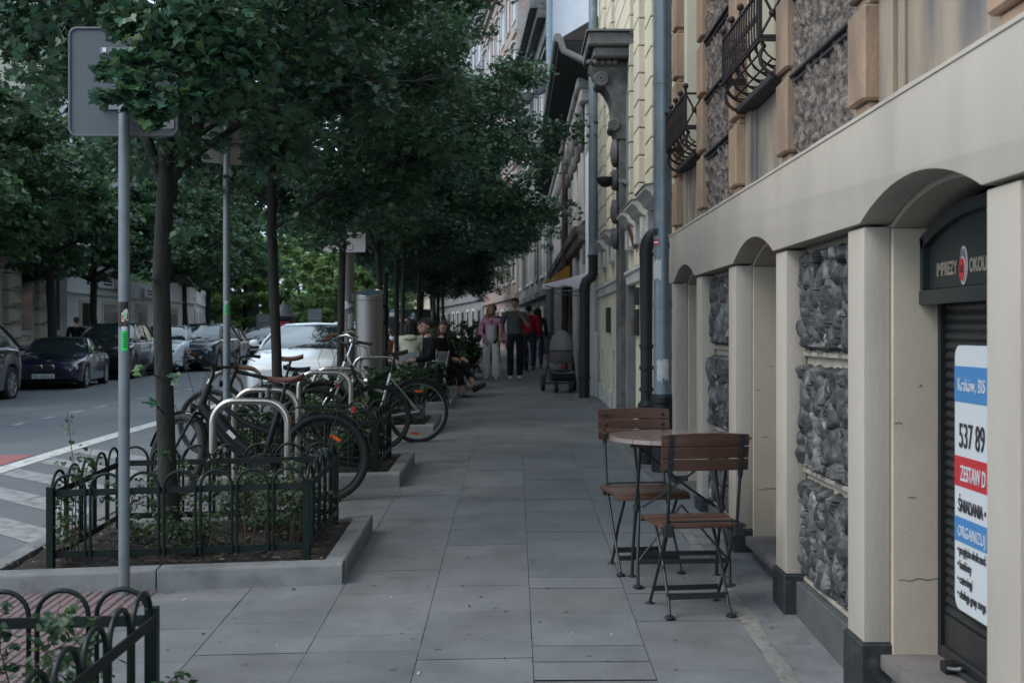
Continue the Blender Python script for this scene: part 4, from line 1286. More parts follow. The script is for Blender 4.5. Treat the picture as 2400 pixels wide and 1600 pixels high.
# ------------------------------------------------------------------ houses farther down the right side; the street bends left
def block(name, label, a, b, h, mt, depth=10, corn=.6, cm=None, storeys=3, wins=5, gz0=.3, sign=1, winh=.55, hood=True, zlow=.0):
    """house with its front from a to b (x,y), set back to the right (sign=1) or left (-1)"""
    a, b = Vector((*a, 0)), Vector((*b, 0))
    d = (b-a); ln = d.length; d.normalize()
    n = Vector((d.y, -d.x, 0))*sign          # points away from the street
    t = thing(name, label, 'building', ((a.x+b.x)/2+n.x*2, (a.y+b.y)/2+n.y*2, gz0))
    def quadbox(s0, s1, o0, o1, z0, z1):
        P = [a+d*s0+n*o0, a+d*s1+n*o0, a+d*s1+n*o1, a+d*s0+n*o1]
        return [(p.x, p.y, z0) for p in P] + [(p.x, p.y, z1) for p in P]
    FA = [(3,2,1,0),(4,5,6,7),(0,1,5,4),(1,2,6,5),(2,3,7,6),(3,0,4,7)]
    mb = MB(); mb.add(quadbox(0, ln, 0, depth, -.3, h), FA); mb.build('wall', mt, t)
    if corn:
        mb = MB()
        mb.add(quadbox(-.02, ln+.02, -corn, .3, h, h+.35), FA); mb.add(quadbox(-.01, ln+.01, -corn*.65, .3, h-.32, h-.002), FA); mb.add(quadbox(-.005, ln+.005, -corn*.25, .3, h-.9, h-.325), FA)
        mb.build('cornice', cm or mt, t)
    mb = MB(); mb.add([((a+d*s+n*o).x, (a+d*s+n*o).y, z) for s in (0, ln) for o, z in ((-.2, h+.36), (4, h+2.6), (8, h+2.6), (9.5, h+.36))], [(0, 1, 5, 4), (1, 2, 6, 5), (2, 3, 7, 6), (0, 3, 2, 1), (4, 5, 6, 7), (0, 4, 7, 3)]); mb.build('roof', M['roof'], t)
    sh = (h-zlow-.9)/storeys
    for s in range(storeys):
        if s:
            mb = MB(); mb.add(quadbox(0, ln, -.12, -.002, zlow+sh*s-.12, zlow+sh*s+.1), FA); mb.build('string_course', cm or mt, t)
        for w in range(wins):
            c = ln*(w+.5)/wins; ww = min(.6, ln/wins*.3)
            z0 = zlow+sh*s+sh*.24+(.3 if s == 0 else 0); z1 = zlow+sh*s+sh*(.24+winh)
            mb = MB()
            mb.add(quadbox(c-ww-.12, c+ww+.12, -.06, -.002, z0-.12, z0-.002), FA)
            mb.add(quadbox(c-ww-.12, c-ww, -.05, -.002, z0, z1), FA); mb.add(quadbox(c+ww, c+ww+.12, -.05, -.002, z0, z1), FA)
            mb.add(quadbox(c-ww-.12, c+ww+.12, -.05, -.002, z1+.001, z1+.14), FA)
            if hood and s: mb.add(quadbox(c-ww-.2, c+ww+.2, -.2, -.002, z1+.2, z1+.32), FA)
            f = mb.build('window', M['paleband'] if (w+s) % 3 else mt, t)
            mb = MB(); mb.add(quadbox(c-ww+.002, c+ww-.002, -.02, -.003, z0+.001, z1-.001), FA); mb.build('pane', M['darkglass'], f)
    return t
gt_ = block('grey_townhouse', 'tall dark grey townhouse with a heavy black cornice beyond the old grey house', (1.28, 39.6), (.25, 58), 12.6, M['darkgreystone'], corn=.75, cm=M['soot'], storeys=4, wins=7)
block('brick_townhouse', 'very tall townhouse of faded red brick rising behind the dark cornice', (.15, 58.3), (-2.0, 76), 21, M['brick'], corn=.5, storeys=6, wins=7)
block('pale_townhouse', 'pale tall townhouse half hidden by trees at the far right end of the street', (-2.1, 76.3), (-7, 104), 23.5, M['paleplaster'], corn=.6, storeys=6, wins=10)
block('ochre_townhouse', 'low ochre house seen between trunks where the street bends', (-7.2, 104.5), (-16, 138), 12, M['yellow'], corn=.5, storeys=3, wins=10)
mb = MB(); mb.box(1.30, 9, 39.42, 39.57, 5.5, 15); mb.build('white_gable', M['whitewall'], gt_)
# satellite dishes
for (x, y, z, r, lb) in ((.80, 40.4, CZ+8.75, .44, 'grey satellite dish with a white label high on the grey townhouse'), (.42, 45, CZ+9.3, .38, 'lower grey satellite dish half hidden by leaves')):
    t = thing('satellite_dish', lb, 'satellite dish', (x+.3, y+.3, z), group='satellite dishes on the grey townhouse')
    Rm = Matrix.Rotation(R(78), 3, 'X')
    mb = MB(); mb.ell((x, y, z), (r, r*1.08, .10), 20, 6, rot=Rm, z0=0, z1=1); mb.ell((x, y, z), (r, r*1.08, .085), 20, 6, rot=Rm, z0=0, z1=1); mb.build('reflector', M['signback'], t, fix=False)
    mb = MB(); mb.tube([(x, y+.1, z), (x+.25, y+.25, z-.05), (x+.6, y+.3, z-.05)], .03, 6); mb.tube([(x-.05, y-.02, z-r), (x-.2, y-.45, z-.35)], .015, 6); mb.build('bracket', M['castiron'], t)
    mb = MB(); mb.box(x-.25, x-.15, y-.5, y-.38, z-.42, z-.3); mb.build('receiver', M['white'], t, bevel=.01)
    mb = MB(); mb.box(x-.22, x+.22, y-.125, y-.118, z+.06, z+.2); mb.build('label_plate', M['white'], t)
# ------------------------------------------------------------------ houses across the road (left)
M['creamold'] = mat('cream_rusticated_render', (0.58, 0.53, 0.42), 0.85, var=0.12, vscale=2, bump=0.3)
M['palestone'] = mat('pale_shop_stone', (0.74, 0.735, 0.73), 0.75, var=0.08, vscale=1.5)
def left_front():
    t = thing('cream_townhouse', 'cream rusticated townhouse with pyramid studs across the road at the left edge', 'building', (-18, 33, 0))
    X = -16.2
    mb = MB(); mb.box(X-9, X-.2, 22, 41.4, -.5, 14); mb.build('wall', M['creamold'], t)
    mb = MB(); mb.box(X-.199, X+.1, 22, 41.4, -.3, CZ-.45); mb.box(X-.199, X+.2, 22, 41.4, CZ-.45, CZ-.3); mb.build('base_course', M['creamold'], t, bevel=.03)
    y = 22.4
    while y < 41:
        for kz in range(9):
            z0 = CZ-.25+.55*kz
            mb = MB(); mb.box(X-.199, X, y, y+.9, z0, z0+.5)
            if kz < 8: mb.add([(X+.001, y+.1, z0+.06), (X+.001, y+.8, z0+.06), (X+.001, y+.8, z0+.44), (X+.001, y+.1, z0+.44), (X+.22, y+.45, z0+.14)], [(0, 1, 4), (1, 2, 4), (2, 3, 4), (3, 0, 4)])
            mb.build('studded_block', M['creamold'], t, smooth=0)
        mb = MB(); mb.box(X-.197, X-.12, y+1.15, y+2.15, CZ-.1, CZ+4.2); w_ = mb.build('window', M['paleband'], t, bevel=.02)
        mb = MB(); mb.box(X-.119, X-.11, y+1.27, y+2.03, CZ+.1, CZ+4.0); mb.build('pane', M['darkglass'], w_)
        y += 2.42
left_front()
def shop_front():
    t = thing('pale_shop_building', 'pale stone shop building with two small signs across the road', 'building', (-18, 47, 0))
    X = -16.0
    mb = MB(); mb.box(X-9, X-.1, 41.5, 58, -.5, 15); mb.build('wall', M['palestone'], t)
    for (y0, y1) in ((42.6, 43.6), (44.9, 47.0), (49.0, 50.4), (52.5, 55)):
        mb = MB(); mb.box(X-.099, X-.02, y0, y1, CZ-1.0, CZ+1.25); f = mb.build('shop_window', M['creamold'], t)
        mb = MB(); mb.box(X-.0195, X-.012, y0+.12, y1-.12, CZ-.5, CZ+1.12); mb.build('pane', M['darkglass'], f)
    for z in (CZ+1.45, CZ+2.4, CZ+.2):
        mb = MB(); mb.box(X-.099, X+.0, 41.5, 58, z, z+.04); mb.build('stone_course', M['paleband'], t)
    for i, (y, z) in enumerate(((45.2, CZ+1.95), (50.6, CZ+1.75))):
        s_ = thing('shop_sign', ('nearer' if i == 0 else 'farther') + ' white shop sign with small dark lettering and a red ring across the road', 'sign', (X+.05, y, z), group='white shop signs across the road')
        mb = MB(); mb.box(X+.01, X+.06, y-.9, y+1.5, z-.2, z+.2); mb.build('board', M['white'], s_)
        mb = MB()
        for q, (l0, l1) in enumerate(((-.55, .55), (-.45, .5))): mb.box(X+.061, X+.064, y+l0, y+l1, z+.03-.13*q, z+.11-.13*q)
        mb.build('lettering', M['ink'], s_)
        mb = MB(); mb.torus((X+.065, y+1.05, z), .26, .03, 'x', 20, 6); mb.build('emblem', M['stickred'], s_)
shop_front()
block('cream_gable_house', 'cream wall with a low sloping roof far down the left side', (-17, 58.5), (-21, 76), 4.6, M['creamold'], sign=-1, corn=.3, storeys=1, wins=4)
block('beige_townhouse', 'beige townhouse far down the left side behind the trees', (-21.2, 76.5), (-27, 104), 15, M['palestone'], sign=-1, corn=.5, storeys=4, wins=8)
block('white_far_house', 'white house glimpsed at the very end of the street above the trees', (-24, 165), (-14, 172), 22, M['paleplaster'], sign=-1, corn=.4, storeys=5, wins=6)
# ------------------------------------------------------------------ TREES
NR = np.random.default_rng(11)
# maple leaf in two halves folded along the midrib (x across, y along)
LEAF_R = [(0, 0), (.17, -.13), (.44, -.10), (.38, .08), (.63, .30), (.47, .36), (.40, .55), (.19, .50), (.15, .68), (0, .95)]
LEAF_S = [(0, 0), (.42, .05), (.48, .42), (0, .88)]
def leaf_arrays(pos, size, tint, nrm_tilt=0.55, simple=False, rng=NR, fold=.22):
    """arrays for folded leaves at pos (n,3)"""
    half = np.array(LEAF_S if simple else LEAF_R)
    k = len(half)
    # local verts: right half then left half (midrib verts shared)
    R_ = np.c_[half, np.abs(half[:, 0])*fold]
    Lh = R_[1:-1].copy(); Lh[:, 0] *= -1
    loc = np.vstack([R_, Lh])                       # k + k-2
    nv = len(loc)
    f1 = list(range(k)); f2 = [0] + [k-1] + list(range(k+len(Lh)-1, k-1, -1))
    n = len(pos)
    yaw = rng.uniform(0, 2*np.pi, n)
    droop = rng.normal(-.35, .45, n)
    roll = rng.normal(0, nrm_tilt, n)
    sz = size*rng.uniform(.55, 1.25, n)
    V = loc[None]*sz[:, None, None]
    x, y, z = V[..., 0], V[..., 1], V[..., 2]
    c, s = np.cos(roll)[:, None], np.sin(roll)[:, None]
    x, z = x*c+z*s, -x*s+z*c
    c, s = np.cos(droop)[:, None], np.sin(droop)[:, None]
    y, z = y*c-z*s, y*s+z*c
    c, s = np.cos(yaw)[:, None], np.sin(yaw)[:, None]
    x, y = x*c-y*s, x*s+y*c
    verts = np.stack([x, y, z], -1) + pos[:, None, :]
    base = (np.arange(n)*nv)[:, None]
    loops = np.concatenate([base+np.array(f1)[None], base+np.array(f2)[None]], 1).reshape(-1)
    lens = np.tile([len(f1), len(f2)], n)
    cols = np.repeat(tint, len(f1)+len(f2), axis=0)
    return verts.reshape(-1, 3), loops, lens, cols
def mesh_np(name, verts, loops, lens, cols, m_):
    me = bpy.data.meshes.new(name)
    me.vertices.add(len(verts)); me.vertices.foreach_set('co', verts.astype(np.float32).ravel())
    me.loops.add(len(loops)); me.loops.foreach_set('vertex_index', loops.astype(np.int32))
    st = np.concatenate([[0], np.cumsum(lens)[:-1]])
    me.polygons.add(len(lens)); me.polygons.foreach_set('loop_start', st.astype(np.int32)); me.polygons.foreach_set('loop_total', lens.astype(np.int32))
    me.update(calc_edges=True)
    ca = me.color_attributes.new('tint', 'FLOAT_COLOR', 'CORNER')
    ca.data.foreach_set('color', np.c_[cols, np.ones(len(cols))].astype(np.float32).ravel())
    me.materials.append(m_)
    return me
def leaf_tints(n, rng, yellow=.05, lo=.7, hi=1.25):
    b = rng.uniform(lo, hi, n)[:, None]
    t = np.ones((n, 3))*b
    t[:, 0] *= rng.uniform(.8, 1.15, n); t[:, 2] *= rng.uniform(.8, 1.15, n)
    y = rng.random(n) < yellow
    t[y] *= np.array([1.7, 1.45, .9])
    return t

def tree_geo(seed, H=8.6, zfork=2.35, rt=.064, prof=None, nleaf=14000, lsize=.105, simple=False, nclump=260, pull=None, limbs=11, dens_low=1.0):
    """returns (branch MB, leaf positions, tints). local: trunk base at origin"""
    rng = np.random.default_rng(seed)
    rr = random.Random(seed)
    prof = prof or [(2.2, .9), (2.6, 2.1), (3.3, 2.75), (4.6, 2.45), (6.2, 1.7), (7.6, .95), (8.6, .1)]
    pz = np.array([p[0] for p in prof]); pr = np.array([p[1] for p in prof])
    br = MB()
    # trunk
    tp = [Vector((0, 0, -.08))]
    for k in range(1, 15):
        z = H*.86*k/14
        tp.append(Vector((.05*math.sin(z*1.3+seed)+.02*rr.uniform(-1, 1)*min(z, 2), .05*math.cos(z*1.1+seed*2), z)))
    tr = [rt*1.28]+[rt*(1-.02*k) if k < 5 else rt*(.90-.085*(k-4)) for k in range(1, 15)]
    br.tube(tp, [max(r, .012) for r in tr], 12)
    clumps = []
    def tpos(z):
        i = min(13, max(0, int(z/(H*.86)*14))); f = z/(H*.86)*14-i
        return tp[i].lerp(tp[i+1], min(1, f))
    for L_ in range(limbs):
        z0 = zfork-.15 + (H*.62-zfork)*(L_/(limbs-1))**1.15
        az = L_*2.4+rr.uniform(-.4, .4)
        zt = min(H-.5, z0+rr.uniform(.55, 1.2)+.25*L_/limbs)
        rad = float(np.interp(zt, pz, pr))*rr.uniform(.82, 1.0)
        p0 = tpos(z0)
        p3 = Vector((math.cos(az)*rad, math.sin(az)*rad, zt))
        mid = p0.lerp(p3, .45)+Vector((0, 0, .18*rad*rr.uniform(.4, 1.2)))
        pts = []
        for q in range(7):
            u = q/6
            pts.append(p0*(1-u)**2+mid*2*u*(1-u)+p3*u*u+Vector((rr.uniform(-.03, .03), rr.uniform(-.03, .03), rr.uniform(-.02, .02)))*(q > 0))
        r0 = rt*(.52-.022*L_)
        br.tube(pts, [max(.006, r0*(1-.88*q/6)) for q in range(7)], 7)
        for q in range(2, 7):
            for s_ in range(3):
                d = Vector((rr.gauss(0, 1), rr.gauss(0, 1), rr.gauss(.1, .45))).normalized()*rr.uniform(.35, .85)*(rad/2.5+.25)
                e = pts[q]+d
                br.tube([pts[q], pts[q].lerp(e, .5)+Vector((0, 0, .05)), e], [max(.005, r0*.30), .006, .003], 4, cap=False)
                clumps.append((e, .36)); clumps.append((pts[q].lerp(e, .6), .30))
        clumps.append((p3, .36))
    # fill clumps through the crown, denser toward the shell
    while len(clumps) < nclump:
        z = rr.uniform(prof[0][0]+.1, H)
        rad = float(np.interp(z, pz, pr))
        if rr.random() > (rad/2.8)**1.0+.15: continue
        a = rr.uniform(0, 2*math.pi); q = math.sqrt(rr.random())*rad*rr.uniform(.92, 1.08)
        clumps.append((Vector((q*math.cos(a), q*math.sin(a), z)), rr.uniform(.28, .46)))
    if pull: clumps += pull
    C = np.array([tuple(c[0]) for c in clumps]); S = np.array([c[1] for c in clumps])
    idx = rng.integers(0, len(C), nleaf)
    u = rng.normal(0, 1, (nleaf, 3)); u /= np.linalg.norm(u, axis=1)[:, None]
    rad = rng.random(nleaf)**(1/2.2)
    P = C[idx]+u*(rad*S[idx])[:, None]*np.array([1, 1, .52])
    P[:, 2] -= .10*(rng.random(nleaf)**2)
    # clump-to-clump colour differences (young and old growth)
    ct = rng.uniform(.72, 1.22, len(C))
    T = leaf_tints(nleaf, rng)*ct[idx][:, None]
    return br, P, T
def plant(name, label, loc, br, P, T, lsize, lm, simple=False, rz=0, rng=None, group=None, cat='tree', scale=1.0, trunk='trunk', crown='crown'):
    t = thing(name, label, cat, loc, rz, group)
    t.scale = (scale,)*3
    br.build(trunk, M['bark'], t, world=False, fix=False, smooth=60)
    v, l, n, c = leaf_arrays(P, lsize, T, simple=simple, rng=rng or NR)
    o = bpy.data.objects.new(crown, mesh_np('leaves', v, l, n, c, lm)); COL.objects.link(o); o.parent = t
    return t

GT = 'street trees in the kerb beds'
TX = -2.10
# tree by the signpost; its low branch hangs in front of the sign
def cull(P, T, keep):
    k = keep(P); return P[k], T[k]
br, P, T = tree_geo(3, nleaf=42000, nclump=340, limbs=12, rt=.056, prof=[(2.2, .7), (2.6, 1.5), (3.3, 1.75), (4.6, 1.7), (6.2, 1.4), (7.6, .9), (8.6, .1)])
base = Vector((TX, 7.02, gz(TX, 7)+.1))
# prune: nothing hangs between the street side and the sign except one low spray
W_ = P+np.array(base)
sx = 1205+F_PX*W_[:, 0]/W_[:, 1]; sy = 780-F_PX*(W_[:, 2]-CZ)/W_[:, 1]
front = W_[:, 1] < 6.22
keep = ~(front & (W_[:, 0] < -1.6)) & (W_[:, 2] > 2.42) & (W_[:, 0] < -.75) & ~((sx > 478) & (sx < 572) & (sy > 255) & (sy < 400) & (W_[:, 0] < -1.2))
P, T = P[keep], T[keep]
def spray(cs, n, seed, zs=.5, yellow=.10):
    rg = np.random.default_rng(seed)
    C = np.array([c[:3] for c in cs]); S = np.array([c[3] for c in cs])
    w = S**1.6; w /= w.sum()
    i = rg.choice(len(C), n, p=w)
    u = rg.normal(0, 1, (n, 3)); u /= np.linalg.norm(u, axis=1)[:, None]
    p = C[i]+u*(rg.random(n)**.5*S[i])[:, None]*np.array([1, 1, zs])
    return p, leaf_tints(n, rg, yellow, .85, 1.3)
def pxw(x, y, Y): return tuple(at(x, y, Y)-base)
cs = []
for (x, y, Y, s_) in ((300, 40, 5.9, .15), (350, 80, 5.85, .16), (420, 60, 5.9, .2), (500, 30, 5.9, .22), (380, 140, 5.8, .13), (310, 135, 5.8, .10), (255, 165, 5.8, .075), (300, 185, 5.75, .09),
                      (235, 225, 5.75, .06), (290, 225, 5.75, .09), (340, 205, 5.75, .1), (330, 250, 5.75, .09), (375, 250, 5.75, .08), (420, 240, 5.8, .1), (350, 285, 5.75, .06), (470, 215, 5.85, .14),
                      (540, 150, 5.9, .18), (600, 160, 5.95, .12), (500, 260, 5.95, .1), (560, 100, 5.9, .2), (450, 120, 5.85, .16), (280, 60, 5.9, .10)):
    cs.append((*pxw(x, y, Y), s_))
p2, t2 = spray(cs, 2100, 5, .8)
P = np.vstack([P, p2]); T = np.vstack([T, t2])
for (a, b_, c_) in (((470, 300, 6.6), (380, 215, 5.9), (280, 190, 5.78)), ((470, 300, 6.6), (500, 200, 6.2), (560, 120, 5.95)), ((480, 280, 6.7), (430, 120, 6.1), (330, 70, 5.9)), ((380, 215, 5.9), (340, 250, 5.8), (320, 270, 5.75))):
    br.tube([pxw(*a), pxw(*b_), pxw(*c_)], [.018, .009, .003], 6)
# a thin branch reaching right of the trunk past the second sign
br.tube([pxw(425, 345, 7.0), pxw(475, 310, 6.95), pxw(540, 268, 6.9), pxw(610, 225, 6.8)], [.024, .017, .012, .006], 7)
for lim in (((392, 440, 7.02), (352, 350, 7.06), (335, 250, 7.1)), ((394, 430, 7.02), (436, 352, 6.98), (452, 240, 6.95)), ((398, 470, 7.02), (405, 330, 7.2), (420, 200, 7.4))):
    br.tube([pxw(*lim[0]), tuple((Vector(pxw(*lim[0]))+Vector(pxw(*lim[1])))/2+Vector((0, 0, -.02))), pxw(*lim[1]), pxw(*lim[2])], [.046, .038, .032, .022], 9)
# small shoots low on the trunk
shoots = []
for (x, y, Y, s_) in ((455, 335, 6.8, .11), (520, 330, 6.8, .09), (330, 650, 6.9, .06), (420, 560, 6.9, .07), (318, 868, 6.85, .05), (348, 945, 6.9, .035), (410, 885, 6.9, .03), (385, 1065, 6.88, .03)):
    shoots.append((*pxw(x, y, Y), s_))
p3, t3 = spray(shoots, 130, 8, .8, .03)
P = np.vstack([P, p3]); T = np.vstack([T, t3*1.25])
for (x, y, Y, s_) in ((330, 650, 6.9, 0), (420, 560, 6.9, 0), (318, 868, 6.85, 0), (348, 945, 6.9, 0)):
    br.tube([pxw(385, y+25, 7.0), pxw((x+385)/2, y+5, 6.95), pxw(x, y, Y)], [.006, .004, .002], 5)
plant('maple_tree', 'nearest maple tree, its low leafy branch hanging over the grey sign back', base, br, P, T, .060, M['leaf'], group=GT)

protos = []
for s_, pf in ((21, [(2.2, .7), (2.6, 1.35), (3.4, 1.75), (4.8, 1.65), (6.2, 1.3), (7.6, .8), (8.6, .1)]),
               (34, [(2.2, .9), (2.6, 2.1), (3.0, 2.75), (3.7, 2.55), (4.6, 1.95), (5.6, 1.4), (7, .95), (8.4, .1)]),
               (47, [(2.2, .9), (2.7, 2.3), (3.3, 2.95), (4.3, 2.55), (5.3, 2.0), (6.8, 1.35), (8.5, .1)])):
    br, P, T = tree_geo(s_, nleaf=30000 if s_ == 21 else 40000, nclump=240 if s_ == 21 else 330, zfork=2.3, rt=.047, prof=pf)
    protos.append((br, P, T))
spots = [(TX+.03, 10.05, 0, .98, 'maple tree with a slim pale trunk in front of the white car'), (TX+.02, 14.05, 1, 1.0, 'maple tree standing before the poster covered lamp post'),
         (TX, 17.75, 2, 1.08, 'maple tree just right of the steel column'), (TX+.02, 21.75, 1, 1.0, 'maple tree beside the seated group'), (TX-.03, 26.2, 2, 1.06, 'maple tree in the bed level with the walking couple'),
         (TX-.1, 30.8, 1, 1.1, 'maple tree in the farthest kerb bed'), (TX-.4, 36.5, 2, 1.15, 'maple tree beyond the last kerb bed'), (TX-.9, 43, 1, 1.2, 'second maple tree beyond the last kerb bed'),
         (TX-1.6, 51, 2, 1.25, 'third maple tree beyond the last kerb bed'), (TX-2.6, 60, 2, 1.3, 'maple tree at the bend of the pavement'),
         (TX+.12, 24.2, 0, .95, 'thin maple tree right behind the seated group'), (TX+.15, 28.6, 0, .95, 'thin maple tree left of the walking woman'),
         (TX+.05, 33.8, 0, 1.0, 'thin maple tree between the last two kerb beds'), (TX-.5, 39.8, 1, 1.0, 'low maple tree down the row past the kerb beds'), (TX-1.0, 47, 2, 1.0, 'low maple tree where the row begins to bend')]
roots = {}
for i, (x, y, p, s, lb) in enumerate(spots):
    loc = (x, y, gz(max(x, -2.5), y)+.08)
    if p not in roots:
        br, P, T = protos[p]
        if p == 0:
            w_ = P+np.array(loc)
            a_ = 1205+F_PX*w_[:, 0]/w_[:, 1]; b_ = 780-F_PX*(w_[:, 2]-CZ)/w_[:, 1]
            k_ = ~((a_ > 478) & (a_ < 572) & (b_ > 255) & (b_ < 395) & (w_[:, 1] < 9.95))
            P, T = P[k_], T[k_]
        roots[p] = plant('maple_tree', lb, loc, br, P, T, .066, M['leaf'], rz=i*2.1, group=GT, scale=s)
    else:
        c = copy_tree(roots[p]); c.location = loc; c.rotation_euler = (0, 0, i*2.1); c.scale = (s,)*3; c['label'] = lb

# trees across the road and at the end of the street: simpler leaves, bigger crowns
farp = []
for s_, prof, H in ((61, [(3.1, 1.4), (3.6, 2.9), (4.6, 3.6), (6, 3.3), (8, 2.4), (10, .4)], 10.2), (72, [(1.6, 1.4), (2.6, 3.4), (5, 4.4), (8, 3.6), (11, 2.2), (13, .4)], 13.2)):
    br, P, T = tree_geo(s_, H=H, prof=prof, nleaf=24000 if s_ == 61 else 30000, nclump=420 if s_ == 61 else 620, zfork=3.2 if s_ == 61 else 1.9, rt=.13, limbs=12)
    if s_ == 61: P, T = P[P[:, 2] > 3.05], T[P[:, 2] > 3.05]
    farp.append((br, P, T))
GL = 'trees across the road'
far = [(-12.9, 21.5, 0, 1.0, 'dark maple tree across the road at the left edge, crown over the grey car'), (-13.1, 32.6, 0, 1.0, 'dark maple tree across the road with a thick trunk by the person in black'),
       (-14.2, 39.0, 0, .98, 'dark maple tree across the road with a slim trunk by the shop signs'), (-12.7, 27.0, 0, .95, 'dark maple tree across the road behind the purple roadster'),
       (-14.6, 47, 0, 1.1, 'dark maple tree across the road behind the row of cars'), (-16.0, 56, 0, 1.15, 'dark maple tree far across the road by the cream wall'),
       (-17.5, 66, 0, 1.2, 'loose tree with forked trunk far down the left side'), (-12.6, 15.5, 0, 1.05, 'dark tree across the road, its crown filling the upper left corner')]
fr = {}
for i, (x, y, p, s, lb) in enumerate(far):
    loc = (x, y, rz_(-12, y)+.1)
    if p not in fr:
        br, P, T = farp[p]; fr[p] = plant('maple_tree', lb, loc, br, P, T, .15, M['leafmid'], simple=True, rz=i*1.7, group=GL, scale=s)
    else:
        c = copy_tree(fr[p]); c.location = loc; c.rotation_euler = (0, 0, i*1.7); c.scale = (s,)*3; c['label'] = lb
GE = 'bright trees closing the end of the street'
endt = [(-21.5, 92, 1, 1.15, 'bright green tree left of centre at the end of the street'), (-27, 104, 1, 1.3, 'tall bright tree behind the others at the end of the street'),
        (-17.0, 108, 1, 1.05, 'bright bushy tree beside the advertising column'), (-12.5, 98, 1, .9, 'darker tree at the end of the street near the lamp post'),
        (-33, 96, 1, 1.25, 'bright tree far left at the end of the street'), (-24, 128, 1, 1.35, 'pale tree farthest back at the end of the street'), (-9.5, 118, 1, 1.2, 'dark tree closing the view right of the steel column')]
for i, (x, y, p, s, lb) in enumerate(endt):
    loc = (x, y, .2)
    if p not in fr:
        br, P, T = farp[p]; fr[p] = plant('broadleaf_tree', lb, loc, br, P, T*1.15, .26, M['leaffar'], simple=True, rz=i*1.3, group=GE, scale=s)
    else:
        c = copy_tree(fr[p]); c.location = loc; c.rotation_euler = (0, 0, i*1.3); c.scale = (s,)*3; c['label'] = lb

# clipped greenery closing the view at the far end of the road
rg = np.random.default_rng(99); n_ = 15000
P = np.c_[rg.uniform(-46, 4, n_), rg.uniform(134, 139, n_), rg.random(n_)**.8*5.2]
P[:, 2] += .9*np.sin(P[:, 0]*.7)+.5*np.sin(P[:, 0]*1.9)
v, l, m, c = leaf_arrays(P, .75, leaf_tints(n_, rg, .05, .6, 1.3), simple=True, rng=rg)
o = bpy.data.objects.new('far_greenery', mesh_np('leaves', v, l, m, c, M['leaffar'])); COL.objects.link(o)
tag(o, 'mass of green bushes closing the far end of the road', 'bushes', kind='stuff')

# ------------------------------------------------------------------ SHRUBS in the beds
def shrub_geo(seed, h, w, d, n, stems=14, ls=.028):
    rr = random.Random(seed); rg = np.random.default_rng(seed)
    st = MB(); pos = []
    for _ in range(stems):
        x, y = rr.uniform(-w/2, w/2), rr.uniform(-d/2, d/2)
        hh = h*rr.uniform(.35, 1.0)
        lx, ly = rr.gauss(0, .12)*h, rr.gauss(0, .12)*h
        pts = [Vector((x, y, 0)), Vector((x+lx*.3, y+ly*.3, hh*.4)), Vector((x+lx*.7, y+ly*.8, hh*.75)), Vector((x+lx*1.4, y+ly*1.4, hh))]
        st.tube(pts, [.004, .0035, .0025, .0012], 5, cap=False)
        m = max(6, int(n/stems))
        for _k in range(m//5+1):
            u = rr.uniform(.22, 1); i = min(2, int(u*3)); q = pts[i].lerp(pts[i+1], u*3-i)
            dr = Vector((rr.gauss(0, 1), rr.gauss(0, 1), rr.gauss(.2, .5))).normalized()*rr.uniform(.05, .17)*(1.15-u*.6)
            e = q+dr
            st.tube([q, q.lerp(e, .5)+Vector((0, 0, .01)), e], [.002, .0016, .0008], 4, cap=False)
            for _j in range(6):
                v = rr.uniform(.25, 1.05)
                pos.append(tuple(q.lerp(e, v)+Vector((rr.gauss(0, .012), rr.gauss(0, .012), rr.gauss(0, .012)))))
    P = np.array(pos)
    return st, P, leaf_tints(len(P), rg, .04, .65, 1.3)
def shrub(label, loc, seed, h, w, d, n, stems=14, ls=.03, group=None):
    st, P, T = shrub_geo(seed, h, w, d, n, stems)
    t = thing('shrub', label, 'shrub', loc, group=group)
    st.build('stems', M['twig'], t, world=False, fix=False)
    v, l, m, c = leaf_arrays(P, ls, T, simple=True, rng=np.random.default_rng(seed))
    o = bpy.data.objects.new('foliage', mesh_np('leaves', v, l, m, c, M['shrub'])); COL.objects.link(o); o.parent = t
    return t
def soil_z(x, y): return gz(x, y)+.12
GS = 'shrubs growing in the kerb beds'
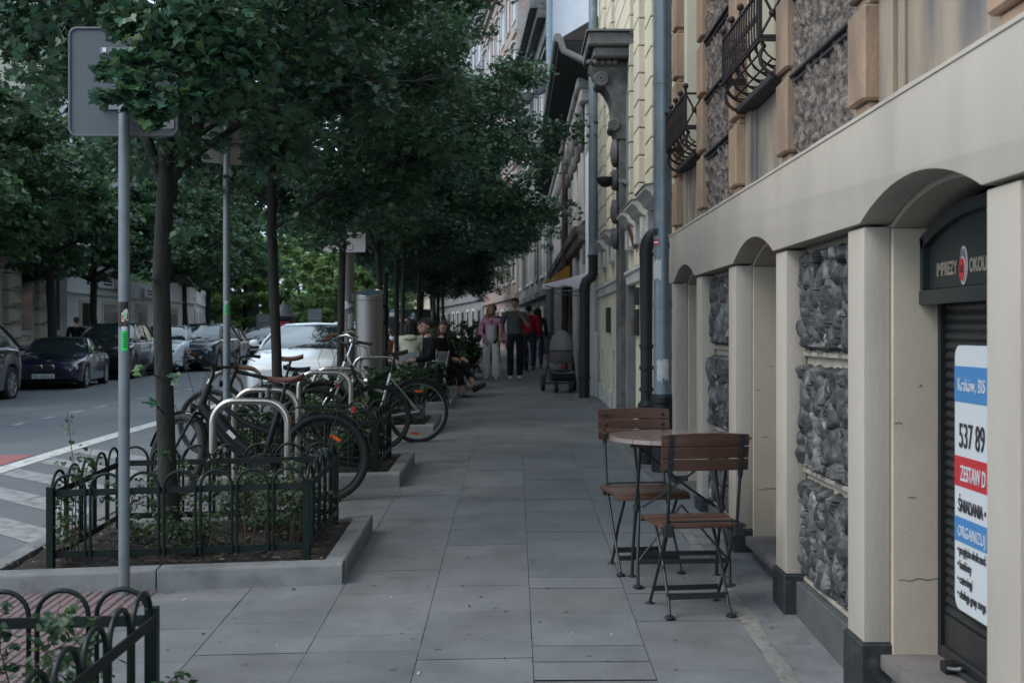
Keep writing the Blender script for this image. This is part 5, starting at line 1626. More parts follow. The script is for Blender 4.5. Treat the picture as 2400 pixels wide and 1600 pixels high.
for (x, y, sd, h, w, d, n, st, lb) in (
    (-1.62, 3.38, 1, .62, .75, .7, 2300, 24, 'leafy shrub poking through the fence in the bottom left corner'),
    (-2.25, 3.4, 2, .56, .6, .7, 1000, 12, 'thin red stemmed shrub at the left edge of the corner fence'),
    (-1.48, 7.05, 3, .47, .6, .7, 1900, 24, 'bushy shrub inside the near fence, right of the tree trunk'),
    (-2.42, 6.6, 4, .42, .3, .6, 380, 8, 'thin straggly shrub in the left corner of the near fenced bed'),
    (-1.95, 6.6, 5, .28, .55, .35, 800, 16, 'low green shrub at the foot of the nearest trunk'),
    (-1.95, 7.35, 6, .44, .8, .25, 900, 12, 'shrub along the back fence behind the nearest trunk'),
    (-1.5, 10.15, 7, .62, .65, .9, 3400, 36, 'bushy shrub in the bed behind the black bicycle'),
    (-2.25, 10.1, 8, .58, .6, .9, 2200, 24, 'shrub left of the slim trunk behind the black bicycle'),
    (-1.55, 14.1, 9, .66, .7, 1.1, 3000, 34, 'shrub in the bed behind the silver bicycle wheel'),
    (-2.3, 14.0, 10, .7, .6, 1.1, 2400, 26, 'shrub by the trunk in front of the lamp post'),
    (-1.5, 17.85, 11, .58, .8, 1.4, 4600, 44, 'thick shrub in the bed before the seated group'),
    (-2.2, 17.85, 12, .58, .7, 1.4, 3600, 36, 'shrub left in the bed before the seated group'),
    (-1.75, 21.8, 13, .95, 1.4, 1.5, 6500, 60, 'shrub in the bed behind the seated group'),
    (-1.65, 26.3, 14, 1.2, 1.5, 1.8, 7500, 64, 'tall dark shrub left of the walking woman'),
    (-1.65, 30.9, 15, 1.3, 1.5, 1.8, 7500, 64, 'dark shrub in the farthest bed')):
    shrub(lb, (x, y, soil_z(x, y)), sd, h, w, d, n, st, (.026 if y > 5 else .032) if y < 9 else .036 if y < 13 else .06, GS)
# one tall sprig at the outer corner of the near bed
st = MB(); P = []
for k, (x0, x1, zt_) in enumerate(((0, -.05, .83), (.02, .09, .62), (-.02, .02, .55))):
    pts = [Vector((x0, 0, 0)), Vector((x0+.01, 0, zt_*.5)), Vector((x1, .02, zt_))]
    st.tube(pts, [.004, .003, .0015], 5)
    for q in range(40 if k else 26):
        u = rnd.uniform(.55, 1) if k == 0 else rnd.uniform(.5, 1)
        p = pts[1].lerp(pts[2], (u-.5)*2)
        sp = .05 if (k or u < .78) else .016
        P.append((p.x+rnd.gauss(0, sp), p.y+rnd.gauss(0, sp), p.z+rnd.gauss(0, .02)))
P = np.array(P)
t = thing('shrub', 'tall thin sprig rising over the left corner of the near fence', 'shrub', (-2.50, 6.55, soil_z(-2.5, 6.55)), group=GS)
st.build('stems', M['twig'], t, world=False, fix=False)
v, l, m, c = leaf_arrays(P, .032, leaf_tints(len(P), NR), simple=True)
o = bpy.data.objects.new('foliage', mesh_np('leaves', v, l, m, c, M['shrub'])); COL.objects.link(o); o.parent = t
# ------------------------------------------------------------------ SIGNPOSTS, LAMP POST, COLUMN
def round_plate(w, h, r, n=6):
    P = []
    for cx, cz_, a0 in ((w/2-r, h/2-r, 0), (-w/2+r, h/2-r, 90), (-w/2+r, -h/2+r, 180), (w/2-r, -h/2+r, 270)):
        for k in range(n+1):
            t = R(a0+90*k/n); P.append((cx+r*math.cos(t), cz_+r*math.sin(t)))
    return P
px, py = -2.075, 6.13
t = thing('signpost', 'near galvanised signpost with a large square grey sign seen from behind', 'sign', (px, py, gz(px, py)), group='galvanised signposts along the kerb')
post = MB(); post.tube([(px, py, gz(px, py)), (px, py, CZ+1.35)], .0295, 20); post = post.build('post', M['galv'], t)
mb = MB(); mb.lathe([(.031, CZ+1.35), (.031, CZ+1.37), (.01, CZ+1.385)], (px, py, 0), 16); mb.build('post_cap', M['black'], post)
c = at(291, 193, 6.19)
W_, H_ = .578, .575
mb = MB(); mb.prism([(c.x+p[0], c.z+p[1]) for p in round_plate(W_, H_, .04)], 'y', 6.185, 6.19); plate = mb.build('sign_plate', M['signback'], t)
mb = MB()
rp = round_plate(W_, H_, .04)
mb.tube([(c.x+p[0], 6.183, c.z+p[1]) for p in rp], .0085, 8, closed=True); mb.build('rim', M['signback'], plate)
for zz in (c.z+.165, c.z-.135):
    mb = MB(); mb.box(px-.14, px+.14, 6.163, 6.183, zz-.016, zz+.016); mb.build('clamp_rail', M['galv'], t)
mb = MB(); mb.box(c.x+.20, c.x+.268, 6.181, 6.1845, c.z-.25, c.z-.208); lb_ = mb.build('maker_label', M['paper'], plate)
mb = MB()
for q in range(4): mb.box(c.x+.205, c.x+.262, 6.1795, 6.181, c.z-.245+.0095*q, c.z-.242+.0095*q)
mb.build('print_line', M['signback'], lb_)
mb = MB(); mb.box(c.x-.105, c.x-.085, 6.158, 6.162, c.z+.155, c.z+.178); mb.build('small_label', M['white'], plate)
sticker(post, px, py, .0305, CZ+.03, CZ+.165, 190, 330, M['black'], 'black_sticker')
for k, (a, z0, m_) in enumerate(((275, .085, 'bannerred'), (292, .098, 'neon'), (308, .105, 'white'), (318, .09, 'stickred'))):
    sticker(post, px, py, .0312+.0002*k, CZ+z0-.025, CZ+z0+.022, a-10, a+12, M['white'], 'card_print')
    sticker(post, px, py, .0316+.0002*k, CZ+z0-.018, CZ+z0+.014, a-6, a+8, M[m_], 'card_print')
sticker(post, px, py, .0312, CZ+.042, CZ+.075, 285, 325, M['brownwood'], 'card_print')
sticker(post, px, py, .0306, CZ-.095, CZ+.01, 262, 325, M['neon'], 'green_sticker')
sticker(post, px, py, .0306, CZ+.0105, CZ+.035, 265, 320, M['paper'], 'grey_sticker')
for q in range(6): sticker(post, px, py, .0311, CZ-.075+.013*q, CZ-.070+.013*q, 276, 318 if q % 2 else 322, M['ink'], 'sticker_print')

qx_, qy_ = -2.475, 9.92
t = thing('signpost', 'second galvanised signpost with a pale angled sign back, behind the black bicycle', 'sign', (qx_, qy_, gz(qx_, qy_)), group='galvanised signposts along the kerb')
mb = MB(); mb.tube([(qx_, qy_, gz(qx_, qy_)), (qx_, qy_, CZ+1.95)], .0305, 18); post = mb.build('post', M['galv'], t)
Mr = Matrix.Translation((qx_-.03, qy_+.045, CZ+1.68)) @ Matrix.Rotation(R(38), 4, 'Z')
mb = MB(); mb.prism([p for p in round_plate(.40, .44, .02)], 'y', 0, .006); mb.xf(Mr); mb.build('sign_plate', M['signbeige'], t)
for z_ in (-.05, .12):
    mb = MB(); mb.box(-.2, .2, -.02, -.001, z_, z_+.02); mb.xf(Mr); mb.build('clamp_rail', M['galv'], t)
sticker(post, qx_, qy_, .0315, CZ+.16, CZ+.25, 255, 310, M['neon'], 'green_sticker')
sticker(post, qx_, qy_, .0315, CZ+.252, CZ+.275, 255, 310, M['paper'], 'grey_sticker')
for q in range(5): sticker(post, qx_, qy_, .032, CZ+.175+.013*q, CZ+.18+.013*q, 262, 302, M['ink'], 'sticker_print')

# grey lamp post wrapped in posters, carrying a bicycle plate
M['greypole'] = mat('bumpy_grey_pole', (0.18, 0.175, 0.175), 0.8, var=0.3, vscale=16, bump=0.8, bscale=60, stretch=(1, 1, 2.5))
lx, ly = -2.30, 15.95
t = thing('lamp_post', 'thick grey post with torn posters carrying a white bicycle plate', 'post', (lx, ly, gz(lx, ly)))
mb = MB(); mb.tube([(lx, ly, gz(lx, ly)), (lx, ly, 6.5)], [.09, .075], 20); post = mb.build('post', M['greypole'], t)
for z0, z1, a0, a1 in ((CZ+.34, CZ+.42, 190, 330), (CZ+.05, CZ+.28, 275, 345), (CZ+.43, CZ+.55, 310, 350)):
    sticker(post, lx, ly, .091, z0, z1, a0, a1, M['paper'], 'torn_poster', .03)
c = at(807, 567.5, 15.84)
plate = MB(); plate.prism([(c.x+p[0], c.z+p[1]) for p in round_plate(.578, .275, .02)], 'y', 15.84, 15.846); plate = plate.build('bicycle_plate', M['white'], t)
def flat_text(txt, x, y, z, size, width, m_, parent, name='lettering', bold=0.0):
    q = text_mb(txt, size, 1.0, bold)
    xs = [v[0] for v in q.v]; k = width/(max(xs)-min(xs)); x0 = min(xs)
    q.v = [(x+(v[0]-x0)*k, y+v[1], z+v[2]) for v in q.v]
    return q.build(name, m_, parent, smooth=0)
flat_text('NIE DOTYCZY', c.x-.255, 15.838, c.z+.052, .078, .50, M['ink'], plate, bold=.001)
mb = MB(); bx, bz = c.x+.0, c.z-.055
for dx in (-.075, .075): mb.torus((bx+dx, 15.838, bz-.01), .048, .005, 'y', 22, 5)
for a, b in (((-.075, -.01), (-.03, .05)), ((-.03, .05), (.055, .05)), ((.055, .05), (0, -.01)), ((0, -.01), (-.03, .05)), ((0, -.01), (-.075, -.01)), ((.075, -.01), (.05, .07)), ((.05, .07), (.075, .075)), ((-.035, .06), (-.035, .066))):
    mb.tube([(bx+a[0], 15.838, bz+a[1]), (bx+b[0], 15.838, bz+b[1])], .0045, 5)
mb.build('bicycle_symbol', M['ink'], plate)

# stainless column with a slanted top
M['steelcol'] = mat('satin_steel_column', (0.275, 0.27, 0.26), 0.42, metal=1.0, var=0.10, vscale=2.0, stretch=(3, 3, .15))
M['bluetop'] = mat('slate_blue_disc', (0.075, 0.115, 0.165), 0.4, var=.15, vscale=6)
sx_, sy_ = -1.965, 14.85 + .75
s0 = F_PX/sy_
t = thing('steel_column', 'round brushed steel column with a slanted blue top disc', 'column', (sx_, sy_, gz(sx_, sy_)))
rad = 32.5/s0; ztop = CZ+(780-686)/s0
mb = MB(); n = 40; tl = .27
lo = [(sx_+rad*math.cos(2*math.pi*i/n), sy_+rad*math.sin(2*math.pi*i/n), gz(sx_, sy_)-.02) for i in range(n)]
hi = [(p[0], p[1], ztop+tl*(p[1]-sy_)) for p in lo]
mb.grid([lo, hi], closed=True); mb.build('body', M['steelcol'], t, smooth=60)
mb = MB(); mb.tube(hi, .008, 6, closed=True); mb.build('rim', M['steel'], t)
mb = MB(); mb.add([(sx_+(p[0]-sx_)*.985, sy_+(p[1]-sy_)*.985, p[2]-.004) for p in hi], [tuple(range(n))]); mb.build('top_disc', M['bluetop'], t)
mb = MB(); mb.tube([(sx_+rad*1.002*math.cos(2*math.pi*i/n), sy_+rad*1.002*math.sin(2*math.pi*i/n), ztop-.105) for i in range(n)], .004, 6, closed=True); mb.build('groove', M['black'], t)
# slim post with a round sign seen nearly edge-on
t = thing('signpost', 'dark slim signpost with a round sign, standing beside the steel column', 'sign', (-1.80, 17.3, gz(-1.8, 17.3)), group='galvanised signposts along the kerb')
mb = MB(); mb.tube([(-1.765, 17.3, gz(-1.8, 17.3)), (-1.765, 17.3, CZ+1.1)], .036, 14); mb.build('post', M['fencebar'], t)
t = thing('signpost', 'dark slim post with a round sign edge, touching the right flank of the steel column', 'sign', (-1.98, 17.35, gz(-2, 17.3)), group='galvanised signposts along the kerb')
mb = MB(); mb.tube([(-1.94, 17.4, gz(-2, 17.4)), (-1.94, 17.4, CZ+.9)], .036, 14); mb.build('post', M['fencebar'], t)
Mr = Matrix.Translation((-1.975, 17.33, CZ+.28)) @ Matrix.Rotation(R(62), 4, 'Z')
mb = MB(); mb.lathe([(.16, -.008), (.16, .008)], (0, 0, 0), 28, ax='y'); mb.xf(Mr); mb.build('round_plate', M['black'], t)
mb = MB(); mb.box(-.02, .02, -.02, -.009, -.09, .09); mb.xf(Mr); mb.build('plate_back', M['galv'], t)

# ------------------------------------------------------------------ BIKE RACK HOOPS
def hoop(x0, x1, y, label, rz=0.0, h=.85, r=.024):
    zc = gz((x0+x1)/2, y)
    t = thing('bike_hoop', label, 'bike rack', ((x0+x1)/2, y, zc), rz, group='steel bicycle hoops')
    w = (x1-x0)/2; rc = .16
    pts = [(-w, 0, 0), (-w, 0, h-rc)] + [(-w+rc-rc*math.cos(R(a)), 0, h-rc+rc*math.sin(R(a))) for a in range(10, 91, 10)]
    pts += [(w-rc+rc*math.sin(R(a)), 0, h-rc+rc*math.cos(R(a))) for a in range(0, 91, 10)] + [(w, 0, 0)]
    mb = MB(); mb.tube(pts, r, 16); mb.build('tube', M['steel'], t, world=False, smooth=60)
    for s in (-1, 1):
        mb = MB(); mb.lathe([(.05, 0.01), (.05, .018), (r+.002, .022)], (s*w, 0, 0), 18); mb.build('base_plate', M['steel'], t, world=False)
def hx(px, Y): return (px-1205)/F_PX*Y
hoop(hx(498, 8.05), hx(674, 8.05), 8.05, 'nearest steel bicycle hoop, in front of the black bicycle')
hoop(hx(549, 9.12), hx(698, 9.12), 9.12, 'steel hoop the black bicycle saddle is locked to', r=.023)
hoop(hx(700, 11.6), hx(822, 11.6), 11.6, 'steel hoop behind the rear rack of the black bicycle')
hoop(hx(735, 12.35), hx(857, 12.35), 12.35, 'steel hoop under the chrome handlebar')
hoop(hx(828, 15.4), hx(935, 15.4), 15.4, 'steel hoop behind the black saddle of the silver bicycle', h=.86)
hoop(hx(488, 12.0), hx(566, 12.0), 12.0, 'left steel hoop between the second signpost and the white car', rz=R(28))
hoop(hx(540, 13.1), hx(612, 13.1), 13.1, 'steel hoop right in front of the white car, left of the slim trunk', rz=R(28))

# ------------------------------------------------------------------ BICYCLES
M['biketeal'] = mat('matt_black_frame', (0.008, 0.009, 0.010), 0.5)
M['bikesilver'] = mat('silver_frame', (0.50, 0.51, 0.52), 0.35, metal=.8, var=.05)
M['chrome'] = mat('chrome', (0.62, 0.62, 0.62), 0.12, metal=1.0)
M['brownleather'] = mat('brown_leather', (0.125, 0.048, 0.034), 0.5, var=.2, vscale=12)
M['browngrip'] = mat('brown_grip', (0.15, 0.075, 0.05), 0.65, var=.15, vscale=20)
M['orange'] = mat('orange_reflector', (0.75, 0.13, 0.02), 0.3)
M['redref'] = mat('red_reflector', (0.5, 0.02, 0.02), 0.3)
def bike(label, loc, rz=0, wb=1.08, Rw=.335, tyre=.022, frame='biketeal', step=True, saddle='brownleather', grip='browngrip', bar_yaw=0, bar='flat', fenders='biketeal', rack=False, lean=0.0,
         thick=.022, saddle_h=.93, bar_h=1.03, battery=False, refl=(), fork='biketeal', chrome_lamp=False, cables=True):
    t = thing('bicycle', label, 'bicycle', loc, rz, group='bicycles at the hoops')
    t.rotation_euler = (lean, 0, rz)
    xf, xr = -wb/2, wb/2
    hd0 = Vector((xf+.20, 0, .70)); hd1 = Vector((xf+.275, 0, .90))
    # steering assembly turns about the head axis
    Rt = Matrix.Translation(hd0) @ Matrix.Rotation(bar_yaw, 4, (hd1-hd0).normalized()) @ Matrix.Translation(-hd0)
    turn = [False]
    def B(mb, name, m_, par=None, **k):
        if turn[0]: mb.xf(Rt)
        return mb.build(name, M[m_] if isinstance(m_, str) else m_, par or t, world=False, **k)
    for x, nm in ((xf, 'front_wheel'), (xr, 'rear_wheel')):
        turn[0] = x == xf
        mb = MB(); mb.torus((x, 0, Rw), Rw-tyre, tyre, 'y', 44, 10); w = B(mb, nm, 'rubber')
        mb = MB(); mb.torus((x, 0, Rw), Rw-2*tyre-.006, .009, 'y', 44, 6); B(mb, 'rim', 'galv' if frame == 'bikesilver' else 'black', w)
        mb = MB()
        for k in range(28):
            a = 2*math.pi*k/28; b_ = a+.32*(1 if k % 2 else -1)
            mb.tube([(x+.02*math.cos(b_), .025*(1 if k % 4 < 2 else -1), Rw+.02*math.sin(b_)), (x+(Rw-2*tyre-.008)*math.cos(a), 0, Rw+(Rw-2*tyre-.008)*math.sin(a))], .0011, 3, cap=False)
        B(mb, 'spokes', 'galv', w)
        mb = MB(); mb.lathe([(.012, -.05), (.026, -.03), (.02, 0), (.026, .03), (.012, .05)], (x, 0, Rw), 12, ax='y'); B(mb, 'hub', 'galv', w)
        if x == xr or frame == 'biketeal':
            mb = MB(); mb.torus((x, -.034, Rw), .062, .0035, 'y', 24, 4); mb.torus((x, -.034, Rw), .075, .0035, 'y', 24, 4)
            for k in range(10): mb.tube([(x+.03*math.cos(k*.628), -.034, Rw+.03*math.sin(k*.628)), (x+.075*math.cos(k*.628+.3), -.034, Rw+.075*math.sin(k*.628+.3))], .003, 4)
            B(mb, 'brake_disc', 'galv', w)
        for (ax_, ang, rr_) in refl:
            if (ax_ == 'f') == (x == xf):
                a = R(ang); q = Vector((x+rr_*math.cos(a), -.006, Rw+rr_*math.sin(a))); tn = Vector((-math.sin(a), 0, math.cos(a)))
                mb = MB(); mb.bar(q-tn*.045, q+tn*.045, .012, .026, up=(math.cos(a), 0, math.sin(a))); B(mb, 'wheel_reflector', 'orange', w, bevel=.004)
    turn[0] = False
    bbx, bbz = .10, .29
    st0 = Vector((bbx, 0, bbz)); st1 = Vector((bbx+.135, 0, saddle_h-.22)); sd = Vector((bbx+.185, 0, saddle_h))
    mb = MB()
    mb.tube([hd0, hd1], thick*1.1, 12)
    mb.tube([st0, st1], thick*.85, 12)
    if step:
        mb.tube([hd0+Vector((.01, 0, .05)), hd0.lerp(st0, .5)+Vector((-.02, 0, -.04)), st0], [thick*1.5, thick*1.5, thick*1.4], 14)
        mb.tube([hd1-Vector((.01, 0, .08)), (hd1+st1)/2+Vector((0, 0, -.20)), st0.lerp(st1, .55)], thick*.7, 10)
    else:
        mb.tube([hd0, st0], thick*1.05, 12); mb.tube([hd1-Vector((0, 0, .05)), st1-Vector((0, 0, .03))], thick*.9, 12)
    for s in (-.05, .05):
        mb.tube([st1-Vector((0, 0, .05)), (xr, s, Rw)], .0085, 8); mb.tube([st0, (xr, s, Rw)], .0095, 8)
    fr = B(mb, 'frame', frame)
    if battery:
        mb = MB(); a, b_ = hd0.lerp(st0, .12)+Vector((.03, 0, .05)), hd0.lerp(st0, .80)+Vector((.02, 0, .0))
        mb.tube([a, a.lerp(b_, .5)+Vector((-.01, 0, -.02)), b_], [.05, .052, .045], 14); B(mb, 'battery_tube', frame, fr)
        mb = MB(); mb.bar(a.lerp(b_, .45)+Vector((0, -.052, 0)), a.lerp(b_, .62)+Vector((0, -.052, 0)), .004, .03); B(mb, 'maker_plate', 'paper', fr)
        mb = MB(); mb.lathe([(.075, -.05), (.085, 0), (.075, .05)], (bbx, 0, bbz), 16, ax='y'); B(mb, 'motor', 'black', fr)
    mb = MB(); mb.tube([st1, sd-Vector((0, 0, .03))], .0135, 10); B(mb, 'seat_post', 'black')
    # saddle: long nose, wide tail
    mb = MB(); rows = []
    for k in range(11):
        u = k/10
        hw = .018+.062*max(0, (u-.25)/.75)**1.3*(1 if u < .93 else .8)
        x = sd.x-.14+.27*u; z = sd.z+.02*math.sin(u*math.pi*1.1+2.6)*.6+.028*u**2
        rows.append([(x, hw*math.cos(a), z+(.016 if math.sin(a) > 0 else .035)*math.sin(a)) for a in [2*math.pi*i/12 for i in range(12)]])
    mb.grid(rows, closed=True); mb.add(rows[0], [tuple(range(12))]); mb.add(rows[-1], [tuple(range(12))])
    so_ = B(mb, 'saddle', saddle, smooth=70)
    mb = MB()
    for s in (-.03, .03): mb.tube([(sd.x-.1, s*.4, sd.z-.01), (sd.x, s, sd.z-.038), (sd.x+.1, s*1.4, sd.z-.0)], .0035, 6)
    B(mb, 'saddle_rails', 'chrome', so_)
    # steering assembly, turned by bar_yaw about the head axis
    mb = MB()
    for s in (-.055, .055):
        mb.tube([hd0+Vector((0, s*.7, -.02)), (hd0.x-.06, s, .56), (xf, s, Rw)], [.014, .013, .010], 8)
    mb.tube([hd0+Vector((0, -.045, -.02)), hd0+Vector((0, .045, -.02))], .014, 8)
    turn[0] = True; B(mb, 'fork', fork); turn[0] = False
    top = hd1+Vector((.035, 0, .09))
    mb = MB(); mb.tube([hd1, top], .014, 8); mb.tube([top, top+Vector((-.05, 0, bar_h-top.z))], .013, 8)
    hb = top+Vector((-.05, 0, bar_h-top.z))
    if bar == 'flat': pts = [hb+Vector((.14, -.31, .03)), hb+Vector((.07, -.22, .035)), hb+Vector((0, -.06, 0)), hb+Vector((0, .06, 0)), hb+Vector((.07, .22, .035)), hb+Vector((.14, .31, .03))]
    else: pts = [hb+Vector((.30, -.27, .05)), hb+Vector((.16, -.27, .08)), hb+Vector((.03, -.24, .11)), hb+Vector((-.04, -.12, .06)), hb, hb+Vector((-.04, .12, .06)), hb+Vector((.03, .24, .11)), hb+Vector((.16, .27, .08)), hb+Vector((.30, .27, .05))]
    pts = [Rt @ p for p in pts]
    st = len(mb.v)
    mb.xf(Rt)
    mb.tube(pts, .011, 10)
    hbar = B(mb, 'handlebar', 'chrome' if bar != 'flat' else 'black', smooth=60)
    for e0, e1 in ((pts[0], pts[1]), (pts[-1], pts[-2])):
        d = (e1-e0).normalized()
        mb = MB(); mb.tube([e0, e0+d*.02, e0+d*.07, e0+d*.125], [.017, .0175, .016, .0155], 12); B(mb, 'grip', grip, hbar)
        mb = MB(); mb.tube([e0+d*.14, e0+d*.13+Vector((-.03, 0, -.02)), e0+d*.05+Vector((-.045, 0, -.035)), e0+Vector((-.05, 0, -.045))], .0045, 6); mb.tube([e0+d*.13, e0+d*.17], .017, 8); B(mb, 'brake_lever', 'chrome' if bar != 'flat' else 'black', hbar)
    mb = MB(); q = Rt @ (hb+Vector((0, -.09, .03))); mb.ell((q.x, q.y, q.z), (.028, .028, .03), 10, 6); B(mb, 'bell', 'chrome' if bar != 'flat' else 'black', hbar)
    if cables:
        mb = MB(); h0 = Rt @ (hb+Vector((.02, -.15, .02))); h1 = Rt @ (hb+Vector((.02, .15, .02)))
        for a in (h0, h1):
            mb.tube([a, a+Vector((-.16, 0, -.02)), a+Vector((-.23, 0, -.22)), hd0+Vector((-.12, 0, -.10)), hd0+Vector((-.05, 0, -.06))], .003, 5)
            mb.tube([a, a+Vector((-.08, 0, -.06)), hd1+Vector((-.10, 0, -.12)), hd0+Vector((.02, -.02, .0))], .0028, 5)
        B(mb, 'brake_cable', 'black', hbar)
    mb = MB(); q = Rt @ (hd0+Vector((-.09, 0, .03))); mb.lathe([(.018, .03), (.036, 0), (.036, -.012)], (0, 0, 0), 12, ax='x'); mb.xf(Matrix.Translation(q)); B(mb, 'front_lamp', 'chrome' if chrome_lamp else 'black', hbar)
    if fenders:
        for x, a0, a1, nm in ((xf, 20, 165, 'mudguard'), (xr, 5, 190, 'mudguard')):
            mb = MB(); rows = []
            for k in range(25):
                a = R(a0+(a1-a0)*k/24)
                rows.append([(x+(Rw+.014+.006*math.cos(b_))*math.cos(a), .028*math.sin(b_), Rw+(Rw+.014+.006*math.cos(b_))*math.sin(a)) for b_ in (-1.5, -.7, 0, .7, 1.5)])
            turn[0] = x == xf
            mb.grid(rows); mb.grid([[(p[0], p[1], p[2]-.003) for p in r_] for r_ in rows]); B(mb, nm, fenders, fix=False)
            mb = MB()
            for s in (-.03, .03): a = R(40 if x == xr else 140); mb.tube([(x, s*1.6, Rw), (x+(Rw+.012)*math.cos(a), s, Rw+(Rw+.012)*math.sin(a))], .003, 5)
            B(mb, 'stay', 'black'); turn[0] = False
    if rack:
        mb = MB(); z = 2*Rw+.05
        for s in (-.06, .06): mb.tube([(xr-.22, s*.6, z-.02), (xr-.18, s, z), (xr+.22, s, z)], .006, 8); mb.tube([(xr+.12, s, z), (xr+.02, s*1.1, Rw)], .005, 6); mb.tube([(xr-.1, s, z), (xr, s*1.1, Rw)], .005, 6)
        for k in range(4): mb.tube([(xr-.15+.11*k, -.06, z), (xr-.15+.11*k, .06, z)], .005, 6)
        B(mb, 'rack', 'black')
        mb = MB(); mb.box(xr+.21, xr+.235, -.04, .04, z-.05, z-.01); B(mb, 'rear_light', 'redref')
    mb = MB(); mb.torus((bbx, -.05, bbz), .085, .004, 'y', 30, 5)
    for k in range(5): mb.tube([(bbx, -.05, bbz), (bbx+.083*math.cos(k*1.257), -.05, bbz+.083*math.sin(k*1.257))], .005, 5)
    mb.tube([(bbx, -.06, bbz), (bbx-.10, -.065, bbz-.135)], .009, 8); mb.tube([(bbx, .06, bbz), (bbx+.10, .065, bbz+.135)], .009, 8)
    ck = B(mb, 'crankset', 'galv' if frame == 'bikesilver' else 'black')
    for s, sg_ in ((-1, -1), (1, 1)):
        mb = MB(); mb.box(bbx+sg_*.10-.045, bbx+sg_*.10+.045, s*.075-(.07 if s < 0 else 0), s*.075+(.07 if s > 0 else 0), bbz+sg_*.135-.01, bbz+sg_*.135+.01); B(mb, 'pedal', 'rubber', ck, bevel=.004)
    mb = MB(); mb.tube([(bbx, -.05, bbz+.085), (xr, -.05, Rw+.035)], .004, 5); mb.tube([(bbx, -.05, bbz-.085), (xr, -.05, Rw-.035)], .004, 5); B(mb, 'chain', 'black', ck)
    mb = MB(); mb.tube([(bbx+.05, .04, bbz-.02), (bbx+.14, .14, .01)], .007, 6); B(mb, 'kickstand', 'galv')
    return t
zg = lambda x, y: gz(x, y)+.012
bike('matt black step through e-bike with brown saddle and grips locked between two hoops', (-2.03, 8.82, zg(-2.03, 8.8)), wb=1.16, Rw=.345, tyre=.029, battery=True, rack=True, bar_yaw=R(-42), thick=.027, saddle_h=.945, bar_h=1.05, refl=(('r', 60, .17),))
bike('silver framed bicycle with black saddle and orange wheel reflectors', (-1.565, 12.46, zg(-1.5, 12.5)), rz=R(20), wb=1.08, Rw=.35, tyre=.02, frame='bikesilver', step=True, saddle='black', grip='black', bar_yaw=R(22), fenders='biketeal', thick=.019, saddle_h=.99, bar_h=1.10, refl=(('r', 88, .22), ('r', 262, .24)), fork='bikesilver', lean=0)
bike('old roadster bicycle with chrome swept handlebar and brown grips', (-1.97, 11.95, zg(-2, 12)), rz=R(183), wb=1.10, Rw=.352, tyre=.021, frame='biketeal', step=True, saddle='black', grip='browngrip', bar='sweep', bar_yaw=R(150) if False else R(12), fenders='biketeal', thick=.016, saddle_h=.86, bar_h=1.12, refl=(('r', 175, .2),), chrome_lamp=True)
bike('dark bicycle with a brown saddle half hidden behind the slim trunk', (-2.58, 11.80, zg(-2.58, 11.8)), rz=R(10), wb=1.06, Rw=.34, frame='biketeal', step=False, saddle='brownleather', grip='black', bar_yaw=R(-20), fenders=None, rack=True, saddle_h=.99, bar_h=1.0)
# lock wrapped round the second hoop
t = thing('bicycle_lock', 'black and white folding strap lock looped over the second hoop', 'lock', (-1.84, 9.05, .9))
mb = MB(); q = at(628, 915, 9.08)
mb.torus((q.x, q.y+.02, q.z-.02), .06, .011, 'x', 20, 8); mb.build('strap', M['black'], t)
mb = MB()
for k in range(4): mb.bar((q.x-.010, q.y-.062, q.z+.02-.018*k), (q.x+.010, q.y-.062, q.z+.012-.018*k), .004, .005)
mb.build('print', M['white'], t)

